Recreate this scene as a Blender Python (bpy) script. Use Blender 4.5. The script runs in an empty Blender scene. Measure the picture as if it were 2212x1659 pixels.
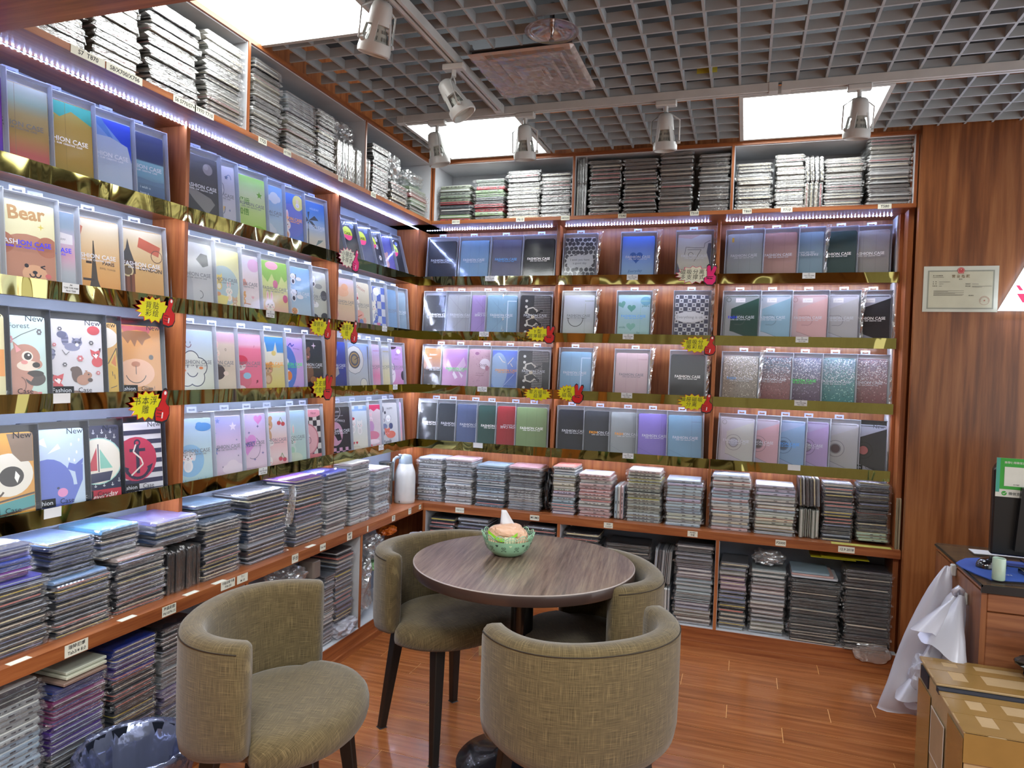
import bpy, math, random
from math import sin, cos, pi, radians
from mathutils import Vector, Matrix
random.seed(7)
SC = bpy.context.scene
COL = SC.collection

# ------------------------------------------------------------------ camera
cd = bpy.data.cameras.new('camera'); cam = bpy.data.objects.new('camera', cd); COL.objects.link(cam)
cd.sensor_width = 36.0; cd.sensor_fit = 'HORIZONTAL'; cd.lens = 36.0 * 1519.85 / 2212.0
cd.clip_start = 0.05; cd.clip_end = 60
cr = Vector((0.94886312, 0.31397655, 0.03282539)); cu = Vector((-0.03851731, 0.01194027, 0.99918659)); cf = Vector((-0.31332922, 0.94935565, -0.02342322))
cam.matrix_world = Matrix(((cr.x, cu.x, -cf.x, 1.95284616), (cr.y, cu.y, -cf.y, -3.99192479), (cr.z, cu.z, -cf.z, 1.45), (0, 0, 0, 1)))
SC.camera = cam
# ------------------------------------------------------------------ view, world
SC.view_settings.view_transform = 'Standard'; SC.view_settings.look = 'None'
SC.view_settings.gamma = 1.0; SC.view_settings.use_curve_mapping = False
SC.view_settings.exposure = 0.62
w = bpy.data.worlds.new('world'); SC.world = w; w.use_nodes = True
w.node_tree.nodes['Background'].inputs[0].default_value = (0.88, 0.9, 0.93, 1)
w.node_tree.nodes['Background'].inputs[1].default_value = 1.3
cy = SC.cycles
cy.max_bounces = 7; cy.diffuse_bounces = 3; cy.glossy_bounces = 3; cy.transmission_bounces = 3; cy.transparent_max_bounces = 12
cy.sample_clamp_indirect = 4.0; cy.caustics_reflective = False; cy.caustics_refractive = False

def area(name, loc, rot, sx, sy, power, col, spread=pi):
    l = bpy.data.lights.new(name, 'AREA'); l.shape = 'RECTANGLE'; l.size = sx; l.size_y = sy; l.energy = power; l.color = col; l.spread = spread
    o = bpy.data.objects.new(name, l); COL.objects.link(o); o.location = loc; o.rotation_euler = rot
    return o
PANEL_E = 6.0
PANELS = [(0.08, -2.30, 0.69, -1.69), (0.262, -0.775, 0.872, -0.165), (1.883, -0.765, 2.493, -0.155)]
# ------------------------------------------------------------------ helpers
def srgb(h):
    if isinstance(h, tuple): return h
    h = h.lstrip('#')
    if len(h) == 3: h = ''.join(c * 2 for c in h)
    f = lambda c: (c / 12.92 if c <= 0.04045 else ((c + 0.055) / 1.055) ** 2.4)
    return tuple(f(int(h[i:i + 2], 16) / 255) for i in (0, 2, 4)) + (1.0,)

class MB:
    def __init__(s): s.v = []; s.f = []; s.m = []; s.c = []; s.uv = []
    def add(s, vs, fs, mi=0, col=None):
        b = len(s.v); s.v += [tuple(v) for v in vs]
        for f in fs: s.f.append(tuple(i + b for i in f)); s.m.append(mi); s.c.append(col)
        return s
    def box(s, x0, x1, y0, y1, z0, z1, mi=0, col=None):
        return s.add([(x0, y0, z0), (x1, y0, z0), (x1, y1, z0), (x0, y1, z0), (x0, y0, z1), (x1, y0, z1), (x1, y1, z1), (x0, y1, z1)],
                     [(0, 3, 2, 1), (4, 5, 6, 7), (0, 1, 5, 4), (1, 2, 6, 5), (2, 3, 7, 6), (3, 0, 4, 7)], mi, col)
    def prism(s, pts, a0, a1, axis='z', mi=0, col=None):
        n = len(pts)
        def P(p, a): return (p[0], p[1], a) if axis == 'z' else ((p[0], a, p[1]) if axis == 'y' else (a, p[0], p[1]))
        fs = [tuple(range(n)), tuple(range(2 * n - 1, n - 1, -1))] + [(i, i + n, (i + 1) % n + n, (i + 1) % n) for i in range(n)]
        return s.add([P(p, a0) for p in pts] + [P(p, a1) for p in pts], fs, mi, col)
    def lathe(s, prof, cx=0, cy=0, n=32, mi=0, rf=None, cap=True):
        b = []
        for (r, z) in prof:
            for i in range(n):
                a = 2 * pi * i / n; rr, zz = (r, z) if rf is None else rf(r, z, a)
                b.append((cx + rr * cos(a), cy + rr * sin(a), zz))
        fs = []
        for k in range(len(prof) - 1):
            for i in range(n):
                j = (i + 1) % n; fs.append((k * n + i, k * n + j, (k + 1) * n + j, (k + 1) * n + i))
        if cap: fs.append(tuple(range(n - 1, -1, -1))); fs.append(tuple(range((len(prof) - 1) * n, len(prof) * n)))
        return s.add(b, fs, mi)
    def tube(s, pts, r, n=6, mi=0, closed=False):
        P = [Vector(p) for p in pts]; N = len(P); b = []
        for i, p in enumerate(P):
            d = (P[(i + 1) % N] - P[i - 1]) if closed else (P[min(i + 1, N - 1)] - P[max(i - 1, 0)])
            d.normalize(); up = Vector((0, 0, 1)) if abs(d.z) < .95 else Vector((1, 0, 0))
            x = d.cross(up).normalized(); y = x.cross(d); rr = r[i] if isinstance(r, (list, tuple)) else r
            for k in range(n): a = 2 * pi * k / n; b.append(p + x * rr * cos(a) + y * rr * sin(a))
        fs = []
        for i in range(N if closed else N - 1):
            for k in range(n): j = (k + 1) % n; i2 = (i + 1) % N; fs.append((i * n + k, i * n + j, i2 * n + j, i2 * n + k))
        if not closed: fs += [tuple(range(n - 1, -1, -1)), tuple(range((N - 1) * n, N * n))]
        return s.add(b, fs, mi)
    def mesh(s, name, mats, smooth=False):
        me = bpy.data.meshes.new(name); me.from_pydata(s.v, [], s.f)
        for m in (mats if isinstance(mats, (list, tuple)) else [mats]): me.materials.append(m)
        me.polygons.foreach_set('material_index', s.m)
        if smooth is True: me.polygons.foreach_set('use_smooth', [True] * len(s.f))
        if any(c is not None for c in s.c):
            ca = me.color_attributes.new('Col', 'BYTE_COLOR', 'CORNER'); d = []
            for p, c in zip(me.polygons, s.c):
                for k in range(p.loop_total):
                    cc = c[k] if (isinstance(c, list)) else c
                    d += cc if cc else (1, 1, 1, 1)
            ca.data.foreach_set('color', d)
        me.update(); return me
    def build(s, name, mats, parent=None, smooth=False):
        return link(name, s.mesh(name, mats, smooth is True), parent, smooth if smooth is not True else False)

def link(name, me, parent=None, auto=False):
    o = bpy.data.objects.new(name, me); COL.objects.link(o)
    if parent: o.parent = parent
    if auto:
        me.polygons.foreach_set('use_smooth', [True] * len(me.polygons)); me.set_sharp_from_angle(angle=radians(auto if auto is not True else 35))
    return o
def bevel(o, w=.002, n=1):
    m = o.modifiers.new('bevel', 'BEVEL'); m.width = w; m.segments = n; m.limit_method = 'ANGLE'; return o
def tag(o, label, cat, group=None):
    o['label'] = label; o['category'] = cat
    if group: o['group'] = group
    return o
def struct(o, label=None):
    o['kind'] = 'structure'
    if label: o['label'] = label
    return o
def empty(name, loc=(0, 0, 0), rz=0, label=None, cat=None, group=None):
    o = bpy.data.objects.new(name, None); COL.objects.link(o); o.location = loc; o.rotation_euler = (0, 0, rz); o.empty_display_size = .05
    if label: tag(o, label, cat, group)
    return o
TX = {}
def text_mesh(body, size=1.0, bold=0.0, shear=0.0, spacing=1.0):
    k = (body, bold, shear, spacing)
    if k not in TX:
        c = bpy.data.curves.new('lettering', 'FONT'); c.body = body; c.resolution_u = 2; c.align_x = 'CENTER'; c.align_y = 'CENTER'
        c.offset = bold; c.shear = shear; c.space_character = spacing
        o = bpy.data.objects.new('lettering', c); COL.objects.link(o)
        dg = bpy.context.evaluated_depsgraph_get(); m = bpy.data.meshes.new_from_object(o.evaluated_get(dg))
        TX[k] = ([tuple(v.co[:2]) for v in m.vertices], [tuple(p.vertices) for p in m.polygons])
        bpy.data.objects.remove(o); bpy.data.meshes.remove(m); bpy.data.curves.remove(c)
    return TX[k]

# ------------------------------------------------------------------ materials
MAT = {}
def nodes(name):
    m = bpy.data.materials.new(name); m.use_nodes = True; nt = m.node_tree
    return m, nt, nt.nodes['Principled BSDF'], nt.nodes['Material Output']
def N(nt, t, **k):
    n = nt.nodes.new(t)
    for a, b in k.items():
        if a.startswith('i_'): n.inputs[a[2:].replace('_', ' ')].default_value = b
        else: setattr(n, a, b)
    return n
def ramp(nt, stops, interp='LINEAR'):
    r = nt.nodes.new('ShaderNodeValToRGB'); r.color_ramp.interpolation = interp; e = r.color_ramp.elements
    while len(e) > 1: e.remove(e[-1])
    e[0].position, e[0].color = stops[0][0], srgb(stops[0][1])
    for p, c in stops[1:]:
        x = e.new(p); x.color = srgb(c)
    return r
def plain(name, col, rough=.5, metal=0, spec=.5, coat=0, trans=0, emis=None, es=0, bump=0, bscale=200):
    if name in MAT: return MAT[name]
    m, nt, p, out = nodes(name); L = nt.links.new
    tc = N(nt, 'ShaderNodeTexCoord'); no = N(nt, 'ShaderNodeTexNoise'); no.inputs['Scale'].default_value = 9; no.inputs['Detail'].default_value = 4
    c = srgb(col); r = ramp(nt, [(.3, tuple(x * .9 for x in c[:3]) + (1,)), (.7, tuple(min(1, x * 1.06) for x in c[:3]) + (1,))])
    L(tc.outputs['Object'], no.inputs['Vector']); L(no.outputs['Fac'], r.inputs['Fac']); L(r.outputs['Color'], p.inputs['Base Color'])
    p.inputs['Roughness'].default_value = rough; p.inputs['Metallic'].default_value = metal; p.inputs['Specular IOR Level'].default_value = spec
    p.inputs['Coat Weight'].default_value = coat; p.inputs['Transmission Weight'].default_value = trans
    if emis: p.inputs['Emission Color'].default_value = srgb(emis); p.inputs['Emission Strength'].default_value = es
    if bump:
        n2 = N(nt, 'ShaderNodeTexNoise'); n2.inputs['Scale'].default_value = bscale; b = N(nt, 'ShaderNodeBump'); b.inputs['Strength'].default_value = bump; b.inputs['Distance'].default_value = .002
        L(tc.outputs['Object'], n2.inputs['Vector']); L(n2.outputs['Fac'], b.inputs['Height']); L(b.outputs['Normal'], p.inputs['Normal'])
    MAT[name] = m; return m
def wood(name, c0, c1, c2, axis='x', fine=60, rough=.35, coat=.15, rings=.5, rand=0.0):
    if name in MAT: return MAT[name]
    m, nt, p, out = nodes(name); L = nt.links.new
    tc = N(nt, 'ShaderNodeTexCoord'); mp = N(nt, 'ShaderNodeMapping'); s = {'x': (.05, 1, 1), 'y': (1, .05, 1), 'z': (1, 1, .05)}[axis]
    mp.inputs['Scale'].default_value = s
    if rand:
        oi = N(nt, 'ShaderNodeObjectInfo'); mu = N(nt, 'ShaderNodeMath', operation='MULTIPLY'); mu.inputs[1].default_value = 37.0
        cx = N(nt, 'ShaderNodeCombineXYZ'); ad = N(nt, 'ShaderNodeVectorMath', operation='ADD')
        L(oi.outputs['Random'], mu.inputs[0])
        for i in range(3): L(mu.outputs[0], cx.inputs[i])
        L(tc.outputs['Object'], ad.inputs[0]); L(cx.outputs[0], ad.inputs[1]); L(ad.outputs[0], mp.inputs['Vector'])
    else: L(tc.outputs['Object'], mp.inputs['Vector'])
    n1 = N(nt, 'ShaderNodeTexNoise'); n1.inputs['Scale'].default_value = fine; n1.inputs['Detail'].default_value = 6; n1.inputs['Roughness'].default_value = .65
    n2 = N(nt, 'ShaderNodeTexNoise'); n2.inputs['Scale'].default_value = 5; n2.inputs['Detail'].default_value = 3; n2.inputs['Distortion'].default_value = 1.2
    wv = N(nt, 'ShaderNodeMath', operation='MULTIPLY'); wv.inputs[1].default_value = 34
    sn = N(nt, 'ShaderNodeMath', operation='SINE'); mx = N(nt, 'ShaderNodeMath', operation='MULTIPLY_ADD'); mx.inputs[1].default_value = .16 * rings; 
    L(mp.outputs['Vector'], n1.inputs['Vector']); L(mp.outputs['Vector'], n2.inputs['Vector'])
    L(n2.outputs['Fac'], wv.inputs[0]); L(wv.outputs[0], sn.inputs[0]); L(sn.outputs[0], mx.inputs[0])
    L(n1.outputs['Fac'], mx.inputs[2])
    r = ramp(nt, [(.28, c0), (.5, c1), (.75, c2)]); L(mx.outputs[0], r.inputs['Fac'])
    if rand:
        hs = N(nt, 'ShaderNodeHueSaturation'); mr = N(nt, 'ShaderNodeMapRange'); mr.inputs['To Min'].default_value = 1 - rand; mr.inputs['To Max'].default_value = 1 + rand
        L(oi.outputs['Random'], mr.inputs['Value']); L(mr.outputs[0], hs.inputs['Value']); L(r.outputs['Color'], hs.inputs['Color']); L(hs.outputs['Color'], p.inputs['Base Color'])
    else: L(r.outputs['Color'], p.inputs['Base Color'])
    p.inputs['Roughness'].default_value = rough; p.inputs['Coat Weight'].default_value = coat; p.inputs['Coat Roughness'].default_value = .15
    b = N(nt, 'ShaderNodeBump'); b.inputs['Strength'].default_value = .08; b.inputs['Distance'].default_value = .001
    L(n1.outputs['Fac'], b.inputs['Height']); L(b.outputs['Normal'], p.inputs['Normal'])
    MAT[name] = m; return m
WX = wood('cherry_laminate_x', '#7a3f20', '#965730', '#ad6d3f', 'x')
WY = wood('cherry_laminate_y', '#7a3f20', '#965730', '#ad6d3f', 'y')
WZ = wood('cherry_laminate_z', '#7a3f20', '#965730', '#ad6c3f', 'z')
WWALL = wood('wall_veneer', '#673a1c', '#834e28', '#986238', 'z', fine=38, rings=.8)
WORANGE = wood('floor_laminate', '#7c4522', '#98592e', '#b07240', 'x', fine=44, rough=.22, coat=.3, rings=.25, rand=.07)
WTABLE = wood('table_walnut', '#453229', '#6e594d', '#94806a', 'x', fine=130, rough=.28, coat=.35, rings=.45)
WDESK = wood('desk_veneer', '#683b24', '#835030', '#986640', 'z', fine=30)
WFRONT = wood('desk_front_veneer', '#5e3520', '#7a492d', '#8f5d3c', 'x', fine=40)
PALE = wood('pale_birch', '#b08f62', '#c8a878', '#d8bb8c', 'x', fine=40)
WHITE = plain('white_laminate', '#c9ccd2', .45)
GREYP = plain('grey_blue_panel', '#7e8696', .5)  # grey-blue colour of the back panels
GRILLE = plain('grille_grey_paint', '#a6aeb2', .55)
PLENUM = plain('dark_plenum', '#1c1d22', .9)
WPLASTIC = plain('white_plastic', '#c8cac8', .35)
BLACKM = plain('black_metal', '#14151a', .25, coat=.3)
BLACKP = plain('black_plastic', '#101114', .3)
GROUT = plain('floor_joint', '#e0a860', .6)
PAPER = plain('paper_label', '#dcdccc', .7)
INK = plain('black_ink', '#1c1c1e', .6)
STAMP = plain('red_ink', '#b84a4a', .6)
GREYINK = plain('grey_ink', '#7a7a70', .7)

def gold():
    m, nt, p, out = nodes('gold_mirror_film'); L = nt.links.new
    p.inputs['Base Color'].default_value = srgb('#a0955a'); p.inputs['Metallic'].default_value = 1; p.inputs['Roughness'].default_value = .045
    tc = N(nt, 'ShaderNodeTexCoord'); mp = N(nt, 'ShaderNodeMapping'); mp.inputs['Scale'].default_value = (1, 1, .35)
    n = N(nt, 'ShaderNodeTexNoise'); n.inputs['Scale'].default_value = 4.5; n.inputs['Detail'].default_value = 1; n.inputs['Distortion'].default_value = .8
    b = N(nt, 'ShaderNodeBump'); b.inputs['Strength'].default_value = 1; b.inputs['Distance'].default_value = .02
    L(tc.outputs['Object'], mp.inputs[0]); L(mp.outputs[0], n.inputs['Vector']); L(n.outputs['Fac'], b.inputs['Height']); L(b.outputs['Normal'], p.inputs['Normal'])
    return m
GOLD = gold()

def film(name, gloss=.2, haze=.06, rough=.1, bs=40, bd=.004, tint='#ffffff', stretch=(1, 1, 1), gcol='#ffffff'):
    if name in MAT: return MAT[name]
    m, nt, p, out = nodes(name); nt.nodes.remove(p); L = nt.links.new
    tr = N(nt, 'ShaderNodeBsdfTransparent'); tr.inputs[0].default_value = srgb(tint)
    gl = N(nt, 'ShaderNodeBsdfGlossy'); gl.inputs['Roughness'].default_value = rough; gl.inputs['Color'].default_value = srgb(gcol)
    df = N(nt, 'ShaderNodeBsdfTranslucent'); df2 = N(nt, 'ShaderNodeBsdfDiffuse'); ma = N(nt, 'ShaderNodeMixShader'); ma.inputs[0].default_value = .6
    L(df.outputs[0], ma.inputs[1]); L(df2.outputs[0], ma.inputs[2])
    for d in (df, df2): d.inputs[0].default_value = srgb(gcol)
    tc = N(nt, 'ShaderNodeTexCoord'); mp = N(nt, 'ShaderNodeMapping'); mp.inputs['Scale'].default_value = stretch
    no = N(nt, 'ShaderNodeTexNoise'); no.inputs['Scale'].default_value = bs; no.inputs['Detail'].default_value = 2.5
    b = N(nt, 'ShaderNodeBump'); b.inputs['Strength'].default_value = 1; b.inputs['Distance'].default_value = bd
    L(tc.outputs['Object'], mp.inputs[0]); L(mp.outputs[0], no.inputs['Vector']); L(no.outputs['Fac'], b.inputs['Height']); L(b.outputs['Normal'], gl.inputs['Normal'])
    lw = N(nt, 'ShaderNodeLayerWeight'); lw.inputs['Blend'].default_value = .35
    mr = N(nt, 'ShaderNodeMapRange'); mr.inputs['To Min'].default_value = gloss; mr.inputs['To Max'].default_value = min(1, gloss * 2.6 + .1)
    L(lw.outputs['Fresnel'], mr.inputs['Value'])
    m1 = N(nt, 'ShaderNodeMixShader'); m2 = N(nt, 'ShaderNodeMixShader'); m1.inputs[0].default_value = haze
    L(tr.outputs[0], m1.inputs[1]); L(ma.outputs[0], m1.inputs[2]); L(mr.outputs[0], m2.inputs[0]); L(m1.outputs[0], m2.inputs[1]); L(gl.outputs[0], m2.inputs[2])
    L(m2.outputs[0], out.inputs[0]); MAT[name] = m; return m
FILM = film('crinkled_clear_film', .065, .03, .13, 5, .005, stretch=(1.2, 1, 1))
FOIL = film('silvery_crinkled_film', .15, .13, .18, 5, .006, stretch=(1.2, 1, 1))
WINDOW = film('clear_window_plastic', .035, .008, .09, 4, .0006)
FROST = film('frosted_tray_plastic', .1, .72, .2, 20, .0005, tint='#f0f4fa', gcol='#dfe4ec')
DARKTRAY = plain('black_tray_plastic', '#1c2230', .25, coat=.4)
BAGCLEAR = film('crumpled_bag_plastic', .28, .34, .18, 22, .01, gcol='#eef0f2')
BAGWHITE = film('white_bag_plastic', .10, .82, .3, 8, .003, gcol='#dcdce6')
LINER = film('bin_liner_plastic', .2, .4, .15, 14, .01, tint='#b8c0e0', gcol='#b4bce0')
BAGBLACK = plain('black_bag_plastic', '#0c0c0e', .22, coat=.4, bump=1, bscale=24)

def objcol(name, rough=.4, coat=.2, inner=False):
    m, nt, p, out = nodes(name); oi = N(nt, 'ShaderNodeObjectInfo'); L = nt.links.new
    if inner:
        r = ramp(nt, [(0, '#26262a'), (.1, '#ddd2a4'), (.22, '#cfc4ae'), (.34, '#7886b4'), (.44, '#d0bc48'), (.52, '#d47c70'), (.6, '#a6b4c6'), (.7, '#c4c8cc'), (.8, '#3c4c86'), (.88, '#e0e0dc'), (.95, '#a85058')], 'CONSTANT')
        L(oi.outputs['Alpha'], r.inputs['Fac']); L(r.outputs['Color'], p.inputs['Base Color'])
    else:
        tc = N(nt, 'ShaderNodeTexCoord'); no = N(nt, 'ShaderNodeTexNoise'); no.inputs['Scale'].default_value = 3; mi = N(nt, 'ShaderNodeMix', data_type='RGBA'); mi.blend_type = 'MULTIPLY'
        rr = ramp(nt, [(.3, '#dddddd'), (.7, '#ffffff')]); L(tc.outputs['Object'], no.inputs['Vector']); L(no.outputs['Fac'], rr.inputs['Fac'])
        mi.inputs[0].default_value = 1; L(oi.outputs['Color'], mi.inputs['A']); L(rr.outputs['Color'], mi.inputs['B']); L(mi.outputs['Result'], p.inputs['Base Color'])
    p.inputs['Roughness'].default_value = rough; p.inputs['Coat Weight'].default_value = coat
    return m
CASEC = objcol('case_cover_colour'); CASEI = objcol('case_inner_colour', .5, 0, True); SLOT = plain('case_slot_dark', '#22222a', .6)
def printm(name, rough=.35, metal=0.0, es=0):
    m, nt, p, out = nodes(name); a = N(nt, 'ShaderNodeVertexColor', layer_name='Col'); nt.links.new(a.outputs['Color'], p.inputs['Base Color'])
    p.inputs['Roughness'].default_value = rough; p.inputs['Metallic'].default_value = metal
    return m
PRINT = printm('printed_inks'); FOILPRINT = printm('metallic_print', .3, .1)
# ------------------------------------------------------------------ room shell
PT = .139          # how far ledge and top shelf stand proud of the display fronts
L = .1434
ZL = .6174         # ledge top
ZT = 2.2886; ZTT = 2.308
ZC = 2.66
floor = MB().box(-.3, 4.4, -5.7, .3, -.06, -.0013).build('floor', GROUT); struct(floor)
import itertools
pk = 0; PLK = []
rows = 0; y = -.144
while y > -5.6:
    y0 = y - .126; x = .144 - [0, .42, .2, .63][rows % 4] - .25
    while x < 4.3:
        x1 = x + .82
        a0, a1 = max(x, -.0), min(x1, 4.3)
        if a1 - a0 > .05: PLK.append((a0, a1, y0, y))
        x = x1
    rows += 1; y = y0
for (a0, a1, b0, b1) in PLK:
    g = .0013; o = MB().box(a0 + g, a1 - g, b0 + .0017, b1 - .0017, -.0013, 0).build('floor_plank', WORANGE, floor)
# outer walls
struct(MB().box(-.24, 4.4, .18, .24, 0, 3.1).build('wall_back', WZ))
struct(MB().box(-.24, -.18, -5.7, .18, 0, 3.1).build('wall_left', WZ))
wp = MB().box(2.7135, 4.4, -.18, -.14, 0, ZC + .02).build('wall_right', WWALL); struct(wp)
struct(MB().box(-.24, 4.4, -5.7, -5.64, 0, 2.5).build('wall_rear_added', plain('added_wall_grey', '#8c8c7c', .8)))  # unseen wall added behind the camera for the gold strips to mirror
# ceiling
ceil = MB().box(-.2, 4.4, -3.2, .2, 3.06, 3.1).build('ceiling', PLENUM); struct(ceil)
holes = [(p[0] - .004, p[1] - .004, p[2] + .004, p[3] + .004) for p in PANELS] + [(.90, -1.455, 1.30, -1.055)]
def segs(a, b, cuts):
    out = [(a, b)]
    for c0, c1 in cuts: out = [s for (p, q) in out for s in ((p, min(q, c0)), (max(p, c1), q)) if s[1] - s[0] > .01]
    return out
def blade(x0, x1, y0, y1, ax):
    mb = MB(); 
    if ax == 'x': mb.box(x0, x1, y0 - .0045, y0 + .0045, ZC, ZC + .035)
    else: mb.box(x0 - .0045, x0 + .0045, y0, y1, ZC + .0005, ZC + .0355)
    mb.build('grille_blade', GRILLE, ceil)
k = 0
while True:
    x = .222 + .111 * k; k += 1
    if x > 4.3: break
    for a, b in segs(-2.63, -.15, [(h[1], h[3]) for h in holes if h[0] < x < h[2]]): blade(x, x, a, b, 'y')
k = 0
while True:
    y = -.21 - .111 * k; k += 1
    if y < -2.6: break
    for a, b in segs(.15, 4.3, [(h[0], h[2]) for h in holes if h[1] < y < h[3]]): blade(a, b, y, y, 'x')
# entrance header
struct(MB().box(-.18, 4.4, -3.0, -2.65, 2.285, 3.06).build('trim_1', WX))

# ------------------------------------------------------------------ ceiling light panels
EM, nt, p, out = nodes('panel_diffuser_glow'); p.inputs['Base Color'].default_value = (1, 1, 1, 1); p.inputs['Emission Color'].default_value = (.95, 1, .985, 1); p.inputs['Emission Strength'].default_value = PANEL_E
names = ['square ceiling light panel nearest the camera above the left wall', 'square ceiling light panel above the corner where the shelf walls meet', 'square ceiling light panel above the right bay of the back wall']
for (x0, y0, x1, y1), lb in zip(PANELS, names):
    e = empty('ceiling_light', ((x0 + x1) / 2, (y0 + y1) / 2, ZC), 0, lb, 'light', 'ceiling light panels')
    hx, hy = (x1 - x0) / 2, (y1 - y0) / 2; f = .018
    mb = MB()
    for a in ((-hx, hx, -hy, -hy + f), (-hx, hx, hy - f, hy), (-hx, -hx + f, -hy + f, hy - f), (hx - f, hx, -hy + f, hy - f)): mb.box(*a, -.004, .03)
    mb.build('frame', WPLASTIC, e)
    MB().box(-hx + f, hx - f, -hy + f, hy - f, .004, .012).build('diffuser', EM, e)
# unseen panels of the same kind over the aisle behind the camera
for (x, y) in ((1.4, -3.7), (2.9, -3.7)):
    area('aisle_light', (x, y, 2.62), (0, 0, 0), .6, .6, 30, (.95, 1, .99))

# ------------------------------------------------------------------ shelving carcass
SHZ = [1.966, 1.631, 1.298, .956]         # display shelf surfaces, top to bottom
BAYSB = [(.0, .8907 - .009), (.8907 + .009, 1.7896 - .009), (1.7896 + .009, 2.6674)]
BAYSL = [(-2.66, -1.9209 - .009), (-1.9209 + .009, -.9154 - .009), (-.9154 + .009, -.0)]
rn = ['top', 'second', 'third', 'bottom']
def fix(o, name=None): o['kind'] = 'structure'; return o
def T3(ax, a0, a1, d0, d1, z0, z1):
    # along a, depth d measured INTO the wall from the display front plane
    return (a0, a1, d0, d1, z0, z1) if ax == 'b' else (-d1, -d0, a0, a1, z0, z1)
units = {}
for ax, bays, end0, end1, nm in (('b', BAYSB, -.139, 2.7096, 'back wall'), ('l', BAYSL, -2.66, .139, 'left wall')):
    e = empty('shelving_unit', (0, 0, 0), 0, 'cherry wood wall shelving unit with gold strips along the ' + nm, 'shelving'); units[ax] = e
    W_ = WX if ax == 'b' else WY
    B = lambda *a: MB().box(*T3(ax, *a))
    lo, hi = (bays[0][0], bays[-1][1])
    # back panel of display part
    B(lo - .02, hi + .02, .15, .158, .6, ZT).build('back_panel', WZ if ax == 'b' else GREYP, e)
    # uprights
    ups = [(.0 - .018 * 0, 'c')] if 0 else []
    posts = {'b': [-.009, .8907, 1.7896, 2.6764], 'l': [-1.9209, -.9154, -.009]}[ax]
    for q in posts:
        o = B(q - .009, q + .009, .0, .15, ZL, ZT).build('upright', WZ, e); bevel(o, .001)
    if ax == 'b':
        B(2.6855, 2.7096, -.1, .15, .0, ZC).build('end_panel', WZ, e)
        B(2.660, 2.667, .03, .148, ZL + .3, ZT).build('edge_strip', WHITE, e)
    # top shelf and its back, compartments
    o = B(end0 if ax == 'l' else -.16, end1 if ax == 'b' else .16, -PT, .158, ZT, ZTT).build('top_board', W_, e)
    o = B((-.139 if ax == 'b' else -2.66) if ax == 'l' else .139, (2.7096 if ax == 'b' else -.139), -PT - .001, -PT + .003, ZT - .0005, ZTT + .0005); o.build('top_board_edging', W_, e)
    B(-2.66 if ax == 'l' else .139, 2.7096 if ax == 'b' else .16, .128, .134, ZTT, ZC).build('compartment_back', GREYP if ax == 'l' else WHITE, e)
    B(-2.66 if ax == 'l' else .139, 2.7096 if ax == 'b' else -.139, -PT, .128, ZC - .018, ZC).build('compartment_lid', W_, e)
    B(-2.66 if ax == 'l' else .145, 2.70 if ax == 'b' else -.14, -PT + .01, .128, ZC - .022, ZC - .018).build('lid_lining', WHITE, e)
    divs = {'b': [.148, 1.004, 1.853, 2.7015], 'l': [-1.7725, -.91, -.148]}[ax]
    for q in divs:
        B(q - .006, q + .006, -PT, .128, ZTT, ZC - .018).build('compartment_divider', WZ, e)
        B(q - .0085, q + .0085, -PT + .004, .127, ZTT, ZC - .0185).build('divider_lining', WHITE, e)
    # ledge
    a0, a1 = (.1434, 2.7096) if ax == 'b' else (-2.9, -.1434)
    if ax == 'b': MB().box(-.16, 2.7096, -L, .158, ZL - .042, ZL).build('ledge_board', WX, e)
    else: MB().box(-.16, L, -2.9, -L, ZL - .042, ZL).build('ledge_board', WY, e)
    # lower cabinet: kick board, floor board, dividers, back
    if ax == 'b':
        MB().box(.1434, 2.7096, -L, -L + .016, .0, .1).build('kick_board', WX, e)
        MB().box(.1434, 2.7096, -L + .002, .12, .09, .104).build('bottom_board', WHITE, e)
        MB().box(.1434, 2.7096, .11, .12, .1, ZL - .042).build('cabinet_back', GREYP, e)
        for q in (.152, .9875, 1.8515): 
            MB().box(q - .008, q + .008, -L + .001, .11, .1, ZL - .042).build('cabinet_divider', WZ, e)
            MB().box(q - .0095, q + .0095, -L + .006, .109, .104, ZL - .042).build('divider_lining', WHITE, e)
        MB().box(.1434, 2.7096, -L - .012, -L, 0, .03).build('skirting_strip', WX, e)
    else:
        MB().box(L - .016, L, -2.9, -.1434, 0, .1).build('kick_board', WY, e)
        MB().box(-.12, L - .002, -2.9, -.1434, .09, .104).build('bottom_board', WHITE, e)
        MB().box(-.12, -.11, -2.9, -.1434, .1, ZL - .042).build('cabinet_back', GREYP, e)
        for q in (-1.72, -.852):
            MB().box(-.11, L - .001, q - .008, q + .008, .1, ZL - .042).build('cabinet_divider', WZ, e)
            MB().box(-.109, L - .006, q - .0095, q + .0095, .104, ZL - .042).build('divider_lining', WHITE, e)
        MB().box(L, L + .012, -2.9, -.156, 0, .03).build('skirting_strip', WY, e)
    # display shelves with gold strips
    for bi, (b0, b1) in enumerate(bays):
        for r, z in enumerate(SHZ):
            s = B(b0, b1, .004, .15, z - .014, z).build('display_shelf', W_, e)
            zf0, zf1 = z - .024, z + .030
            g = MB().box(*T3(ax, b0 - .006, b1 + .006, -.004, .002, zf0, zf1)).build('gold_strip', GOLD, s)

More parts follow.
